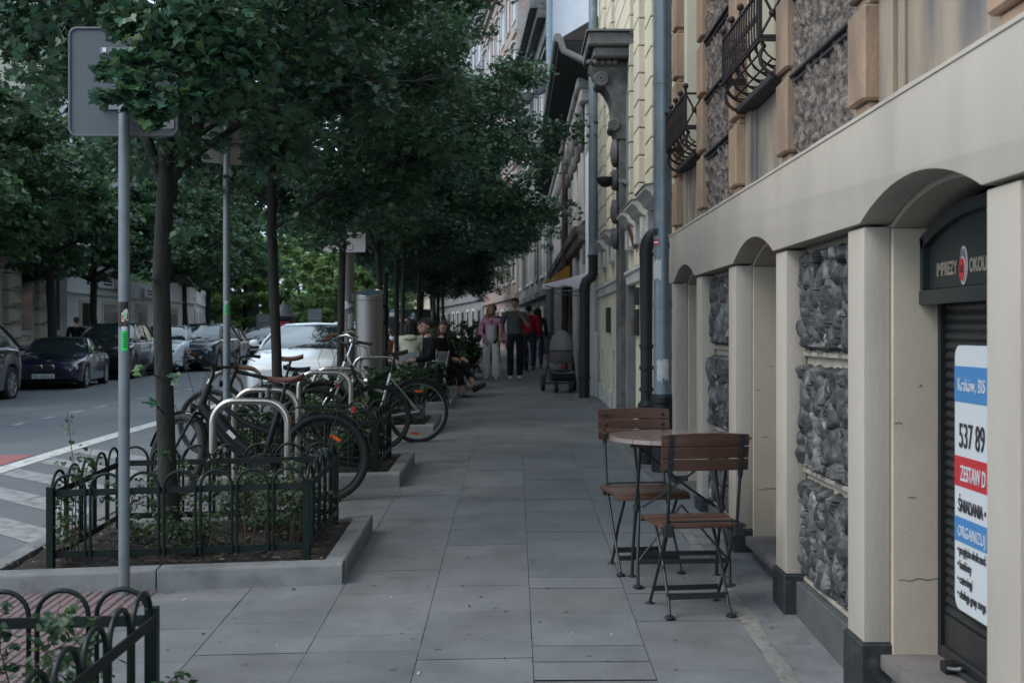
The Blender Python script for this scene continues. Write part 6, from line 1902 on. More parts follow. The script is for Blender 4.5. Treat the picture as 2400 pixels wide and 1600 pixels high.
# ------------------------------------------------------------------ BISTRO TABLE AND CHAIRS
M['chairwood'] = mat('oiled_brown_wood', (0.070, 0.033, 0.022), 0.42, var=.25, vscale=5, stretch=(.8, 9, 9), bump=.1, col2=(0.12, 0.060, 0.038), c2scale=3, c2lo=.5, c2hi=.7, spec=.5)
M['tabletop'] = mat('varnished_table_wood', (0.225, 0.175, 0.165), 0.34, var=.2, vscale=3, stretch=(9, .7, 9), spec=.9, coat=1.0)  # brown wood lightened to pinkish grey; the colour stands in for reflected sky
M['ironpaint'] = mat('black_steel_paint', (0.018, 0.021, 0.024), 0.42, spec=.5, var=.15, vscale=10)
def bistro_chair():
    """local: sits facing +y, back at -y"""
    t = thing('bistro_chair', '', 'chair', (0, 0, 0), group='folding bistro chairs at the round table')
    W = .172
    def B(mb, nm, m_, par=None, **k): return mb.build(nm, M[m_], par or t, world=False, **k)
    seat_z = .445
    for sgn in (-1, 1):
        x = sgn*W
        mb = MB()   # upright: back top - seat hinge - front foot
        mb.tube([(x, -.235, .70), (x*1.0, -.185, seat_z), (x, -.05, .245), (x, .135, .012)], .0082, 8); B(mb, 'upright', 'ironpaint', smooth=60)
        mb = MB(); mb.bar((x, -.262, .885), (x, -.236, .69), .024, .006, up=(0, 1, 0)); mb.prism([(x-.012, .69), (x+.012, .69), (x+.0, .655)], 'y', -.2385, -.2325)
        for z in (.86, .805, .75): mb.ell((x, -.252-(z-.75)*.09, z), .0055, 6, 4)
        B(mb, 'back_strap', 'ironpaint')
        xi = x*.86
        mb = MB(); mb.tube([(xi, .145, seat_z-.02), (xi, -.02, .235), (xi, -.13, .05), (xi*1.03, -.155, .012)], .0082, 8); B(mb, 'leg', 'ironpaint', smooth=60)
        for (fx, fy) in ((x, .135), (xi*1.03, -.155)):
            mb = MB(); mb.lathe([(.026, 0.0), (.026, .004), (.011, .013)], (fx, fy, 0), 14); B(mb, 'foot_pad', 'ironpaint')
        mb = MB(); mb.bar((x*.93, -.205, seat_z-.024), (x*.93, .17, seat_z-.024), .014, .022); mb.box(x-.022, x+.022, -.215, -.165, seat_z-.05, seat_z+.01); B(mb, 'seat_bracket', 'ironpaint', bevel=.002)
    mb = MB(); mb.bar((-W, .102, .085), (W, .102, .085), .006, .026); B(mb, 'stretcher', 'ironpaint')
    mb = MB(); mb.bar((-W*.9, -.11, .09), (W*.9, -.11, .09), .006, .030); B(mb, 'stretcher', 'ironpaint')
    mb = MB(); mb.tube([(-W, -.183, seat_z+.018), (W, -.183, seat_z+.018)], .005, 6); B(mb, 'back_rod', 'ironpaint')
    for k in range(5):    # seat slats, the front one rolled over the edge
        y0 = -.205+.080*k
        mb = MB()
        if k < 4: mb.box(-.212, .212, y0, y0+.072, seat_z-.012, seat_z+.006-(.004 if k in (1, 2) else 0))
        else: mb.prism([(y0, seat_z+.006), (y0+.045, seat_z+.003), (y0+.066, seat_z-.012), (y0+.070, seat_z-.03), (y0+.055, seat_z-.032), (y0+.03, seat_z-.012), (y0, seat_z-.012)], 'x', -.212, .212)
        B(mb, 'seat_slat', 'chairwood', bevel=.003, seg=2)
    for k in range(3):    # back slats, slightly curved and crowned
        z0 = .712+.0585*k
        mb = MB(); rows = []
        for i in range(13):
            x = -.213+.426*i/12; c_ = (x/.213)**2
            y = -.212-.018*(1-c_)-(z0-.7)*.11; top = .054+(.009*(1-c_) if k == 2 else 0)
            rows.append([(x, y, z0), (x, y-.014, z0), (x, y-.014-.006, z0+top), (x, y-.006, z0+top)])
        mb.grid(rows, closed=True); mb.add(rows[0], [(0, 1, 2, 3)]); mb.add(rows[-1], [(0, 1, 2, 3)])
        sl_ = B(mb, 'back_slat', 'chairwood', bevel=.002)
        mb = MB()
        for s in (-1, 1): mb.ell((s*W, -.212-(z0-.7)*.11-.004, z0+.028), (.011, .006, .011), 8, 5)
        B(mb, 'screw', 'ironpaint', sl_)
    return t
ch = bistro_chair()
def ztilt(x, y): return gz(x, y)+.0125
ch.location = (.875, 5.70, ztilt(.875, 5.7)); ch.rotation_euler = (0, 0, R(8))
ch['label'] = 'nearer folding chair with brown slats, its back turned to the camera'
c2 = copy_tree(ch)
c2.location = (.735, 6.50, ztilt(.735, 6.5)); c2.rotation_euler = (0, 0, R(180+9))
c2['label'] = 'farther folding chair with brown slats, facing the camera behind the round table'
tx_, ty_ = .892, 6.24
tz_ = ztilt(tx_, ty_)
t = thing('bistro_table', 'round brown wooden folding table on black crossed legs between two chairs', 'table', (tx_, ty_, tz_), R(4))
mb = MB(); n = 48; zt0, zt1 = .765, .787
strips = 9; rad = .378
for k in range(strips):   # planked round top with hairline gaps
    x0, x1 = -rad+2*rad*k/strips+.0012, -rad+2*rad*(k+1)/strips-.0012
    top = []
    for i in range(9):
        x = x0+(x1-x0)*i/8; top.append((x, math.sqrt(max(0, rad*rad-x*x))))
    mb.prism(top+[(x, -y) for x, y in reversed(top)], 'z', zt0, zt1)
mb.build('tabletop', M['tabletop'], t, world=False)
mb = MB()
for sgn in (-1, 1): mb.box(-.29, .29, sgn*.14-.018, sgn*.14+.018, zt0-.028, zt0-.001)
mb.build('batten', M['chairwood'], t, world=False, bevel=.003)
mb = MB(); mb.tube([(rad-.01, -.03, zt0+.01), (rad+.012, -.02, zt0+.006), (rad+.012, .02, zt0+.006), (rad-.01, .03, zt0+.01)], .006, 8); mb.build('edge_hook', M['ironpaint'], t, world=False)
for sgn in (-1, 1):
    x = sgn*.235
    mb = MB(); mb.tube([(x, -.14, zt0-.03), (x, -.005, .40), (x, .10, .13), (x, .115, .012)], .009, 8); mb.build('leg', M['ironpaint'], t, world=False, smooth=60)
    mb = MB(); mb.tube([(x*.93, .14, zt0-.03), (x*.93, -.005, .40), (x*1.05, -.12, .13), (x*1.05, -.135, .012)], .009, 8); mb.build('leg', M['ironpaint'], t, world=False, smooth=60)
    for fy, fx in ((.115, x), (-.135, x*1.05)):
        mb = MB(); mb.lathe([(.030, 0), (.030, .004), (.012, .014)], (fx, fy, 0), 14); mb.build('foot_pad', M['ironpaint'], t, world=False)
    mb = MB(); mb.tube([(x, -.01, .38), (x, -.01, .42)], .016, 8); mb.build('pivot', M['ironpaint'], t, world=False)
for (a, b_) in (((-.235, .10, .13), (.235, .10, .13)), ((-.245, -.122, .13), (.245, -.122, .13))):
    mb = MB(); mb.bar(a, b_, .006, .026); mb.build('stretcher', M['ironpaint'], t, world=False)
mb = MB(); mb.tube([(-.225, -.11, zt0-.04), (.03, -.04, .52), (.20, .0, .40)], .0065, 8); mb.tube([(.225, -.11, zt0-.04), (-.03, -.04, .52), (-.20, .0, .40)], .0065, 8)
mb.tube([(-.245, -.122, .13), (.0, -.06, .42)], .006, 8); mb.tube([(.245, -.122, .13), (.0, -.06, .42)], .006, 8)
mb.build('cross_brace', M['ironpaint'], t, world=False)
# ------------------------------------------------------------------ CARS
M['glass'] = mat('car_glass', (0.02, 0.028, 0.03), 0.03, spec=1.0, coat=.6)
M['alloy'] = mat('alloy_wheel', (0.42, 0.43, 0.44), 0.3, metal=.9)
M['darkalloy'] = mat('dark_alloy_wheel', (0.10, 0.10, 0.11), 0.35, metal=.8)
M['lamp'] = mat('headlamp_glass', (0.62, 0.65, 0.68), 0.08, spec=.9, coat=.6)
M['tail'] = mat('tail_lamp', (0.32, 0.015, 0.015), 0.15, coat=.5)
M['indicator'] = mat('orange_indicator', (0.55, 0.14, 0.03), 0.2, coat=.4)
M['underbody'] = mat('underbody', (0.008, 0.008, 0.008), 0.9)
M['plate'] = mat('number_plate', (0.45, 0.47, 0.48), 0.5)
def paint(name, c, metal=.3, rough=.28): return mat(name, c, rough, metal=metal, coat=1.0, spec=.5)
PT = {'white': paint('white_car_paint', (.66, .69, .71), 0), 'navy': paint('dark_violet_car_paint', (.012, .013, .038)), 'black': paint('black_car_paint', (.010, .011, .013)), 'grey': paint('dark_grey_car_paint', (.018, .024, .030)),
      'blue': paint('dark_blue_car_paint', (.018, .030, .045)), 'red': paint('red_car_paint', (.42, .06, .09), 0), 'vanwhite': paint('pale_van_paint', (.50, .60, .66), 0)}
def lerp_pts(pts, y): return float(np.interp(y, [p[0] for p in pts], [p[1] for p in pts]))
def car(label, x, y, rz, pk, L=4.2, W=1.78, H=1.46, kind='hatch', group='cars parked along both kerbs', plate='', z=None, kidney=False, alloy='alloy', cat='car', open_top=False, lampmode='slim', name='parked_car'):
    zz = rz_(x, y) if z is None else z
    t = thing(name, label, cat, (x, y, zz), rz, group)
    p = PT[pk]
    def B(mb, nm, m_, par=None, **k): return mb.build(nm, M[m_] if isinstance(m_, str) else m_, par or t, world=False, **k)
    R_ = .32 if kind != 'suv' else .36
    g0 = .20 if kind != 'suv' else .25
    fw, rw = .84*(L/4.3), L-.78*(L/4.3)
    # height of the body line (hood - cowl - belt - tail) and glass-house
    if kind == 'hatch':
        top = [(0, .60), (.05, .68), (.25, .80), (.9, .93), (1.15, .98), (3.6, 1.02), (L-.12, .98), (L, .80)]; G = (1.02, 2.0, L-1.05, L-.12)
    elif kind == 'suv':
        top = [(0, .70), (.05, .82), (.25, .98), (1.0, 1.08), (1.3, 1.12), (3.6, 1.15), (L-.1, 1.10), (L, .9)]; G = (1.2, 2.0, L-.75, L-.10)
    elif kind == 'van':
        top = [(0, .70), (.06, .88), (.5, 1.08), (.9, 1.16), (3.6, 1.22), (L-.06, 1.2), (L, 1.0)]; G = (.62, 1.45, L-.3, L-.05)
    elif kind == 'sedan':
        top = [(0, .60), (.05, .68), (.25, .78), (1.1, .92), (1.35, .96), (3.5, .99), (L-.6, 1.00), (L-.08, .96), (L, .76)]; G = (1.25, 2.15, L-1.5, L-.65)
    else:  # roadster
        top = [(0, .50), (.06, .635), (.3, .73), (1.2, .85), (1.5, .88), (2.9, .88), (L-.5, .86), (L-.1, .78), (L, .6)]; G = (1.42, 1.95, 2.75, 3.25)
    ysn = sorted(set([0, .03, .07, .12, .2] + [round(.3+.06*i, 3) for i in range(int((L-.6)/.06)+1)] + [L-.25, L-.15, L-.08, L-.03, L]))
    rows = []
    for yy in ysn:
        e0 = max(0, 1-yy/.55); e1 = max(0, 1-(L-yy)/.5)
        w = W/2*(1-.17*e0**2.2-.13*e1**2.2)
        zt = lerp_pts(top, yy)
        zb = g0+.10*max(0, 1-yy/.25)+.12*max(0, 1-(L-yy)/.3)
        arch = 0
        for wy in (fw, rw):
            d = abs(yy-wy); ra = R_*1.16
            if d < ra: arch = max(arch, R_+math.sqrt(ra*ra-d*d))
        zs = max(zb, arch)
        sh = .46*(zt-zb)
        zm = max(zb+sh, zs+.015)
        row = [(0, yy, zb), (w*.72, yy, zb), (w*.74, yy, min(zs, zt-.2)), (w*.985, yy, min(zs, zt-.16)), (w*1.0, yy, min(zm, zt-.13)), (w*.985, yy, zt-.10), (w*.95, yy, zt-.035), (w*.86, yy, zt-.004), (w*.5, yy, zt+.018), (0, yy, zt+.025)]
        rows.append([(-a, b, c) for a, b, c in row[:0:-1]] + row)
    rows = [[(a*.9, b, c*.985+.008) for a, b, c in rows[0]]] + rows[1:]
    mb = MB(); mb.grid(rows, closed=False)
    mb.add(rows[0], [tuple(range(len(rows[0])))]); mb.add(rows[-1], [tuple(range(len(rows[-1])))])
    body = B(mb, 'body', p, smooth=50)
    mb = MB(); mb.box(-W*.36, W*.36, .25, L-.25, g0-.03, .55); B(mb, 'underbody', 'underbody', body)
    # glass house
    yA, yB, yC, yD = G
    zA, zD = lerp_pts(top, yA)+.012, lerp_pts(top, yD)+.012
    if kind in ('hatch', 'suv', 'van'): zD = lerp_pts(top, yD-.05)
    wb = W/2*.90; wr = W/2*(.70 if kind != 'van' else .80)
    def sect(yy, zt, k, zb_):
        wt = wb+(wr-wb)*k
        return [(-wb, yy, zb_-.03), (-wt-.01*k, yy, zb_+(zt-zb_)*.9), (-wt*.86, yy, zt), (0, yy, zt+.02*k), (wt*.86, yy, zt), (wt+.01*k, yy, zb_+(zt-zb_)*.9), (wb, yy, zb_-.03)]
    st_ = []
    for i in range(9):
        u = i/8; st_.append((yA+(yB-yA)*u, zA+(H-.03-zA)*(u**.88), u))
    for i in range(1, 7):
        u = i/6; st_.append((yB+(yC-yB)*u, H-.03+.035*math.sin(u*math.pi)-(.03*u if kind != 'van' else 0), 1))
    for i in range(1, 7):
        u = i/6; st_.append((yC+(yD-yC)*u, (H-.06)+(zD-(H-.06))*(u**1.15), 1-u*.8))
    gr_ = [sect(a, b, c_, lerp_pts(top, a)+.0) for a, b, c_ in st_]
    mb = MB(); mb.grid(gr_); mb.add(gr_[0], [tuple(range(7))]); mb.add(gr_[-1], [tuple(range(7))])
    if not open_top: B(mb, 'windows', 'glass', smooth=40)
    else: B(mb, 'windows', 'glass', smooth=40)
    # roof panel and pillars over the glass
    rf = [[(q[0]*1.012, q[1], q[2]+.010) for q in sect(a, b, c_, lerp_pts(top, a))[1:6]] for a, b, c_ in st_[8:15]]
    rf = [[(q[0], q[1]-.06 if i == 0 else q[1], q[2]-(.03 if i == 0 else 0)) for q in r_] for i, r_ in enumerate(rf)]
    mb = MB(); mb.grid(rf); mb.grid([[(a, b, c_-.012) for a, b, c_ in r_] for r_ in rf])
    B(mb, 'roof', 'black' if open_top else p, fix=False, smooth=50)
    for s in (-1, 1):
        mb = MB()
        A = [gr_[i][5 if s > 0 else 1] for i in range(0, 9, 2)]; mb.tube([(gr_[0][6 if s > 0 else 0][0]*.99, gr_[0][0][1]+.02, gr_[0][0][2]+.03)]+[(a*1.005, b, c_+.012) for a, b, c_ in A[1:]], .030, 6)
        B(mb, 'windscreen_pillar', p)
        mb = MB()
        D = [gr_[i] for i in range(14, 21, 2)]; mb.tube([(q[5 if s > 0 else 1][0]*1.005, q[0][1], q[5 if s > 0 else 1][2]+.01) for q in D], .04, 6)
        B(mb, 'rear_pillar', p if not open_top else 'black')
        if kind not in ('roadster',):
            ym = (yB+yC)/2+.05
            mb = MB(); mb.tube([(s*wb*1.0, ym, lerp_pts(top, ym)), (s*(wr+.012), ym, H-.09)], .025, 6); B(mb, 'centre_pillar', 'black')
        mb = MB(); ym = yA+.30
        mb.ell((s*(W/2+.08), ym, lerp_pts(top, ym)+.10), (.10, .05, .065), 10, 7); mb.tube([(s*(W/2-.08), ym, lerp_pts(top, ym)+.03), (s*(W/2+.04), ym, lerp_pts(top, ym)+.07)], .02, 6); B(mb, 'wing_mirror', p)
        # door lines and handle, sill
        mb = MB(); yh = (yB+yC)/2+.25
        mb.box(s*(W/2+.0)-.006, s*(W/2)+.008, yh-.09, yh+.09, lerp_pts(top, yh)-.20, lerp_pts(top, yh)-.17); B(mb, 'door_handle', p, bevel=.004)
        mb = MB()
        for yl in (yA+.28, (yB+yC)/2+.05, yC+.25): mb.box(s*W/2*.995-.006, s*W/2*.995+.004, yl-.006, yl+.006, g0+.15, lerp_pts(top, yl)-.06)
        B(mb, 'door_gap', 'black')
    for wy in (fw, rw):
        for s in (-1, 1):
            xo = s*(W/2-.10)
            mb = MB(); prof = [(R_*.70, -.10), (R_*.96, -.10), (R_, -.07), (R_, .07), (R_*.96, .10), (R_*.70, .10)]
            mb.lathe(prof, (xo, wy, R_), 28, ax='x', cap=False); w_ = B(mb, 'wheel', 'rubber', smooth=40)
            mb = MB(); mb.lathe([(R_*.70, .09), (R_*.66, .085), (R_*.62, .03), (.02, .03)] if s > 0 else [(R_*.70, -.09), (R_*.66, -.085), (R_*.62, -.03), (.02, -.03)], (xo, wy, R_), 24, ax='x'); 
            B(mb, 'rim', 'black' if alloy == 'darkalloy' else 'darkalloy', w_)
            mb = MB()
            for k in range(7):
                a = 2*math.pi*k/7
                mb.bar((xo+s*.085, wy, R_), (xo+s*.088, wy+R_*.66*math.cos(a), R_+R_*.66*math.sin(a)), .045, .02, up=(1, 0, 0))
            mb.torus((xo+s*.085, wy, R_), R_*.67, .014, 'x', 28, 6); mb.lathe([(.06, .075), (.05, .1)] if s > 0 else [(.06, -.075), (.05, -.1)], (xo, wy, R_), 12, ax='x')
            B(mb, 'spokes', alloy, w_)
    # face: lamps, grille, bumper, plate
    def fy(x_): return .035+.10*(abs(x_)/(W/2))**2.5
    hz_ = lerp_pts(top, .06)-.07
    for s in (-1, 1):
        mb = MB()
        if lampmode == 'slim':
            P = [(s*W*.27, hz_-.05), (s*W*.30, hz_-.085), (s*W*.455, hz_-.03), (s*W*.462, hz_+.055), (s*W*.40, hz_+.05)]
        else:
            P = [(s*W*.22, hz_-.075), (s*W*.44, hz_-.085), (s*W*.45, hz_+.02), (s*W*.40, hz_+.055), (s*W*.28, hz_+.03)]
        y0 = fy(W*.35)
        q = [(a, y0-.035+.22*max(0, abs(a)/W-.30), b) for a, b in P]; n = len(q)
        mb.add(q+[(a, b+.10, c_) for a, b, c_ in q], [tuple(range(n)), tuple(range(2*n-1, n-1, -1))]+[(i, (i+1) % n, n+(i+1) % n, n+i) for i in range(n)])
        hl = B(mb, 'headlight', 'lamp', bevel=.008)
        mb = MB(); mb.lathe([(.045, -.05), (.05, 0)], (s*W*.36, y0-.01, hz_-.01), 14, ax='y'); B(mb, 'lens', 'darkalloy', hl)
        if lampmode != 'slim':
            mb = MB(); mb.add([(s*W*.405, y0-.0, hz_-.085), (s*W*.455, y0+.03, hz_-.07), (s*W*.455, y0+.03, hz_+.015), (s*W*.405, y0-.002, hz_+.025)]+[(s*W*.405, y0+.1, hz_-.085), (s*W*.455, y0+.1, hz_-.07), (s*W*.455, y0+.1, hz_+.015), (s*W*.405, y0+.1, hz_+.025)], [(0, 1, 2, 3), (0, 1, 5, 4), (1, 2, 6, 5), (2, 3, 7, 6), (3, 0, 4, 7)])
            mb.xf(Matrix.Translation((0, -.012, 0))); B(mb, 'indicator', 'indicator', hl)
    if kidney:
        for s in (-1, 1):
            pp = round_plate(.22, .13, .055, 5); q = [(s*.135+a, b+hz_-.03) for a, b in pp]
            mb = MB(); mb.prism(q, 'y', -.012, .06); gr = B(mb, 'grille', 'black')
            mb = MB(); mb.tube([(a, -.016, b) for a, b in q], .017, 6, closed=True); B(mb, 'chrome_surround', 'chrome', gr)
        mb = MB(); mb.lathe([(.035, .16), (.04, .2)], (0, 0, 0), 14, ax='z'); mb.xf(Matrix.Translation((0, .10, hz_-.13))); B(mb, 'badge', 'alloy')
    else:
        mb = MB(); mb.prism([(-W*.25, hz_-.075), (W*.25, hz_-.075), (W*.28, hz_+.0), (-W*.28, hz_+.0)], 'y', .002, .06); B(mb, 'grille', 'black', bevel=.006)
        mb = MB(); mb.lathe([(.05, -.004), (.055, .03)], (0, .0, hz_-.035), 18, ax='y'); B(mb, 'badge', 'alloy')
    mb = MB(); mb.prism([(-W*.36, g0+.08), (W*.36, g0+.08), (W*.33, g0+.20), (-W*.33, g0+.20)], 'y', .0, .05); B(mb, 'bumper_intake', 'black', bevel=.006)
    pz = g0+.26 if not kidney else .335
    mb = MB(); mb.box(-.26, .26, -.022, .02, pz-.055, pz+.055); pl = B(mb, 'number_plate', 'plate', bevel=.004)
    if plate:
        q = text_mb(plate, .098, 1.0, .002); xs = [v[0] for v in q.v]; k = .46/(max(xs)-min(xs)); x0 = min(xs)
        q.v = [((v[0]-x0)*k-.225, -.0255+v[1], v[2]+pz-.036) for v in q.v]; B(q, 'plate_lettering', 'ink', pl, smooth=0)
    for s in (-1, 1):
        mb = MB(); zt = lerp_pts(top, L-.1)
        mb.box(s*W*.36-.10, s*W*.36+.10, L-.10, L+.012, zt-.26, zt-.06); B(mb, 'tail_light', 'tail', bevel=.02)
    mb = MB(); mb.box(-.26, .26, L-.02, L+.022, .62, .73); B(mb, 'rear_plate', 'plate', bevel=.004)
    for s in (-.25, .25):
        mb = MB(); mb.tube([(s, yA-.02, zA+.01), (s+.3, yA+.10, zA+.075)], .008, 5); B(mb, 'wiper', 'black')
    return t
car('white hatchback parked facing the camera behind the bicycles', -4.02, 20.7, R(-1), 'white', L=4.3, W=1.80, H=1.46)
car('white car parked right behind the white hatchback', -3.95, 26.6, 0, 'white', L=4.4, W=1.8, H=1.50)
car('red car parked behind the two white cars, only its roof showing', -4.1, 33.0, 0, 'red', L=4.4, W=1.8, H=1.72, kind='suv')
car('pale blue white van parked beyond the steel column', -3.75, 40.0, 0, 'vanwhite', L=5.0, W=1.95, H=2.05, kind='van', cat='van', name='parked_van')
car('pale car parked behind the pale van near the trunks', -3.9, 50, 0, 'vanwhite', L=4.4, W=1.8, H=1.6, kind='suv')
car('dark grey sport utility car cut by the left edge across the road', -11.12, 20.2, R(4), 'grey', L=4.6, W=1.86, H=1.66, kind='suv', alloy='alloy')
car('dark violet two seat roadster with kidney grille and plate KR 325CA', -11.28, 27.6, R(9), 'navy', L=4.0, W=1.70, H=1.26, kind='roadster', plate='KR 325CA', kidney=True, open_top=True, lampmode='wide')
car('black sport utility car parked behind the roadster', -12.05, 33.2, R(6), 'black', L=4.5, W=1.86, H=1.68, kind='suv', alloy='darkalloy')
car('white car parked behind the black sport utility car', -12.0, 38.3, R(4), 'white', L=4.3, W=1.8, H=1.62, kind='suv')
car('dark blue people carrier seen between the nearest trunk and the second signpost', -11.25, 39.6, R(0), 'blue', L=4.4, W=1.8, H=1.68, kind='suv')
car('small black car with a sky reflection in its windscreen, by the second signpost', -12.0, 45.5, R(3), 'black', L=4.1, W=1.76, H=1.55)
car('black sport utility car driving at the middle of the road far away', -12.9, 57.5, R(6), 'black', L=4.6, W=1.86, H=1.66, kind='suv', group='cars parked along both kerbs')

# ------------------------------------------------------------------ far street furniture
t = thing('advertising_column', 'dark domed advertising column with red posters at the end of the street', 'column', (-15.2, 76, .2))
mb = MB(); mb.lathe([(.62, .2), (.62, 2.35)], (-15.2, 76, 0), 20); mb.build('shaft', M['castiron'], t)
mb = MB(); mb.lathe([(.78, 2.35), (.80, 2.55), (.62, 2.75), (.45, 3.1), (.15, 3.35), (.03, 3.6)], (-15.2, 76, 0), 20); mb.build('dome', M['castiron'], t)
for a0, a1, m_ in ((235, 275, 'stickred'), (280, 315, 'stickred'), (195, 230, 'paper')): sticker(t, -15.2, 76, .632, .7, 2.2, a0, a1, M[m_], 'poster')
for (x, y, w, h, z, lb) in ((-13.5, 78, .95, 1.35, CZ+.95, 'grey rectangular sign back right of the advertising column'), (-21.0, 92, 1.3, 3.6, CZ+2.2, 'tall dark grey sign back left of the road end'), (-15.9, 73, .8, .9, CZ+.75, 'small grey sign back left of the advertising column')):
    t = thing('road_sign', lb, 'sign', (x, y, .2), group='sign backs at the end of the street')
    mb = MB(); mb.prism([(x+p[0], z+p[1]) for p in round_plate(w, h, .06)], 'y', y, y+.03); mb.build('sign_plate', M['signback'], t)
    mb = MB(); mb.tube([(x, y+.08, .1), (x, y+.08, z+h/2)], .05, 8); mb.build('post', M['galv'], t)
    mb = MB(); mb.box(x-w*.46, x+w*.46, y-.03, y-.002, z-.04, z+.04); mb.build('clamp_rail', M['galv'], t)
# ------------------------------------------------------------------ PEOPLE
M['skin'] = mat('skin', (0.48, 0.285, 0.215), 0.55, var=.06, vscale=8)
M['hairbrown'] = mat('brown_hair', (0.045, 0.028, 0.020), 0.6, var=.3, vscale=30, stretch=(1, 1, .2))
M['hairblond'] = mat('blond_hair', (0.36, 0.24, 0.12), 0.55, var=.25, vscale=30, stretch=(1, 1, .2))
M['hairblack'] = mat('black_hair', (0.012, 0.010, 0.010), 0.5)
def cloth(name, c, v=.12): return mat(name, c, .9, var=v, vscale=7, bump=.35, bscale=14, spec=.2)
CL = {'pink': cloth('pink_cardigan', (.74, .35, .54)), 'whitetop': cloth('white_top', (.66, .68, .72)), 'offwhite': cloth('off_white_trousers', (.78, .79, .78)), 'olive': cloth('dark_olive_knit', (.095, .105, .100)),
      'charcoal': cloth('charcoal_trousers', (.018, .02, .024)), 'blackc': cloth('black_cloth', (.012, .013, .015)), 'redj': cloth('red_jacket', (.42, .03, .045)), 'jeans': cloth('blue_jeans', (.035, .065, .10)),
      'cream': cloth('cream_puffer', (.60, .55, .53)), 'navy': cloth('navy_cloth', (.012, .02, .045)), 'rust': cloth('rust_print_shirt', (.36, .17, .11), .3), 'darkj': cloth('dark_jacket', (.03, .033, .04)), 'beigec': cloth('beige_cloth', (.45, .38, .28))}
def skin_obj(joints, bones, root, sub=2):
    """grow one smooth surface over a skeleton: joints name->(pos, radius)"""
    names = list(joints)
    me = bpy.data.meshes.new('skeleton')
    me.from_pydata([tuple(joints[n][0]) for n in names], [(names.index(a), names.index(b)) for a, b in bones], [])
    ob = bpy.data.objects.new('skeleton', me); COL.objects.link(ob)
    md = ob.modifiers.new('s', 'SKIN'); md.use_smooth_shade = True; md.branch_smoothing = .6
    sv = me.skin_vertices[0].data
    for i, n in enumerate(names):
        r_ = joints[n][1]
        sv[i].radius = r_ if isinstance(r_, (tuple, list)) else (r_, r_)
        sv[i].use_root = (n == root)
    m2 = ob.modifiers.new('u', 'SUBSURF'); m2.levels = sub; m2.render_levels = sub
    dg = bpy.context.evaluated_depsgraph_get()
    out = bpy.data.meshes.new_from_object(ob.evaluated_get(dg))
    mb = MB(); mb.add([tuple(v.co) for v in out.vertices], [tuple(p.vertices) for p in out.polygons])
    bpy.data.objects.remove(ob); bpy.data.meshes.remove(out)
    return mb
def vdir(fwd, side, up):  # local: forward is -y
    return Vector((side, -fwd, up)).normalized()
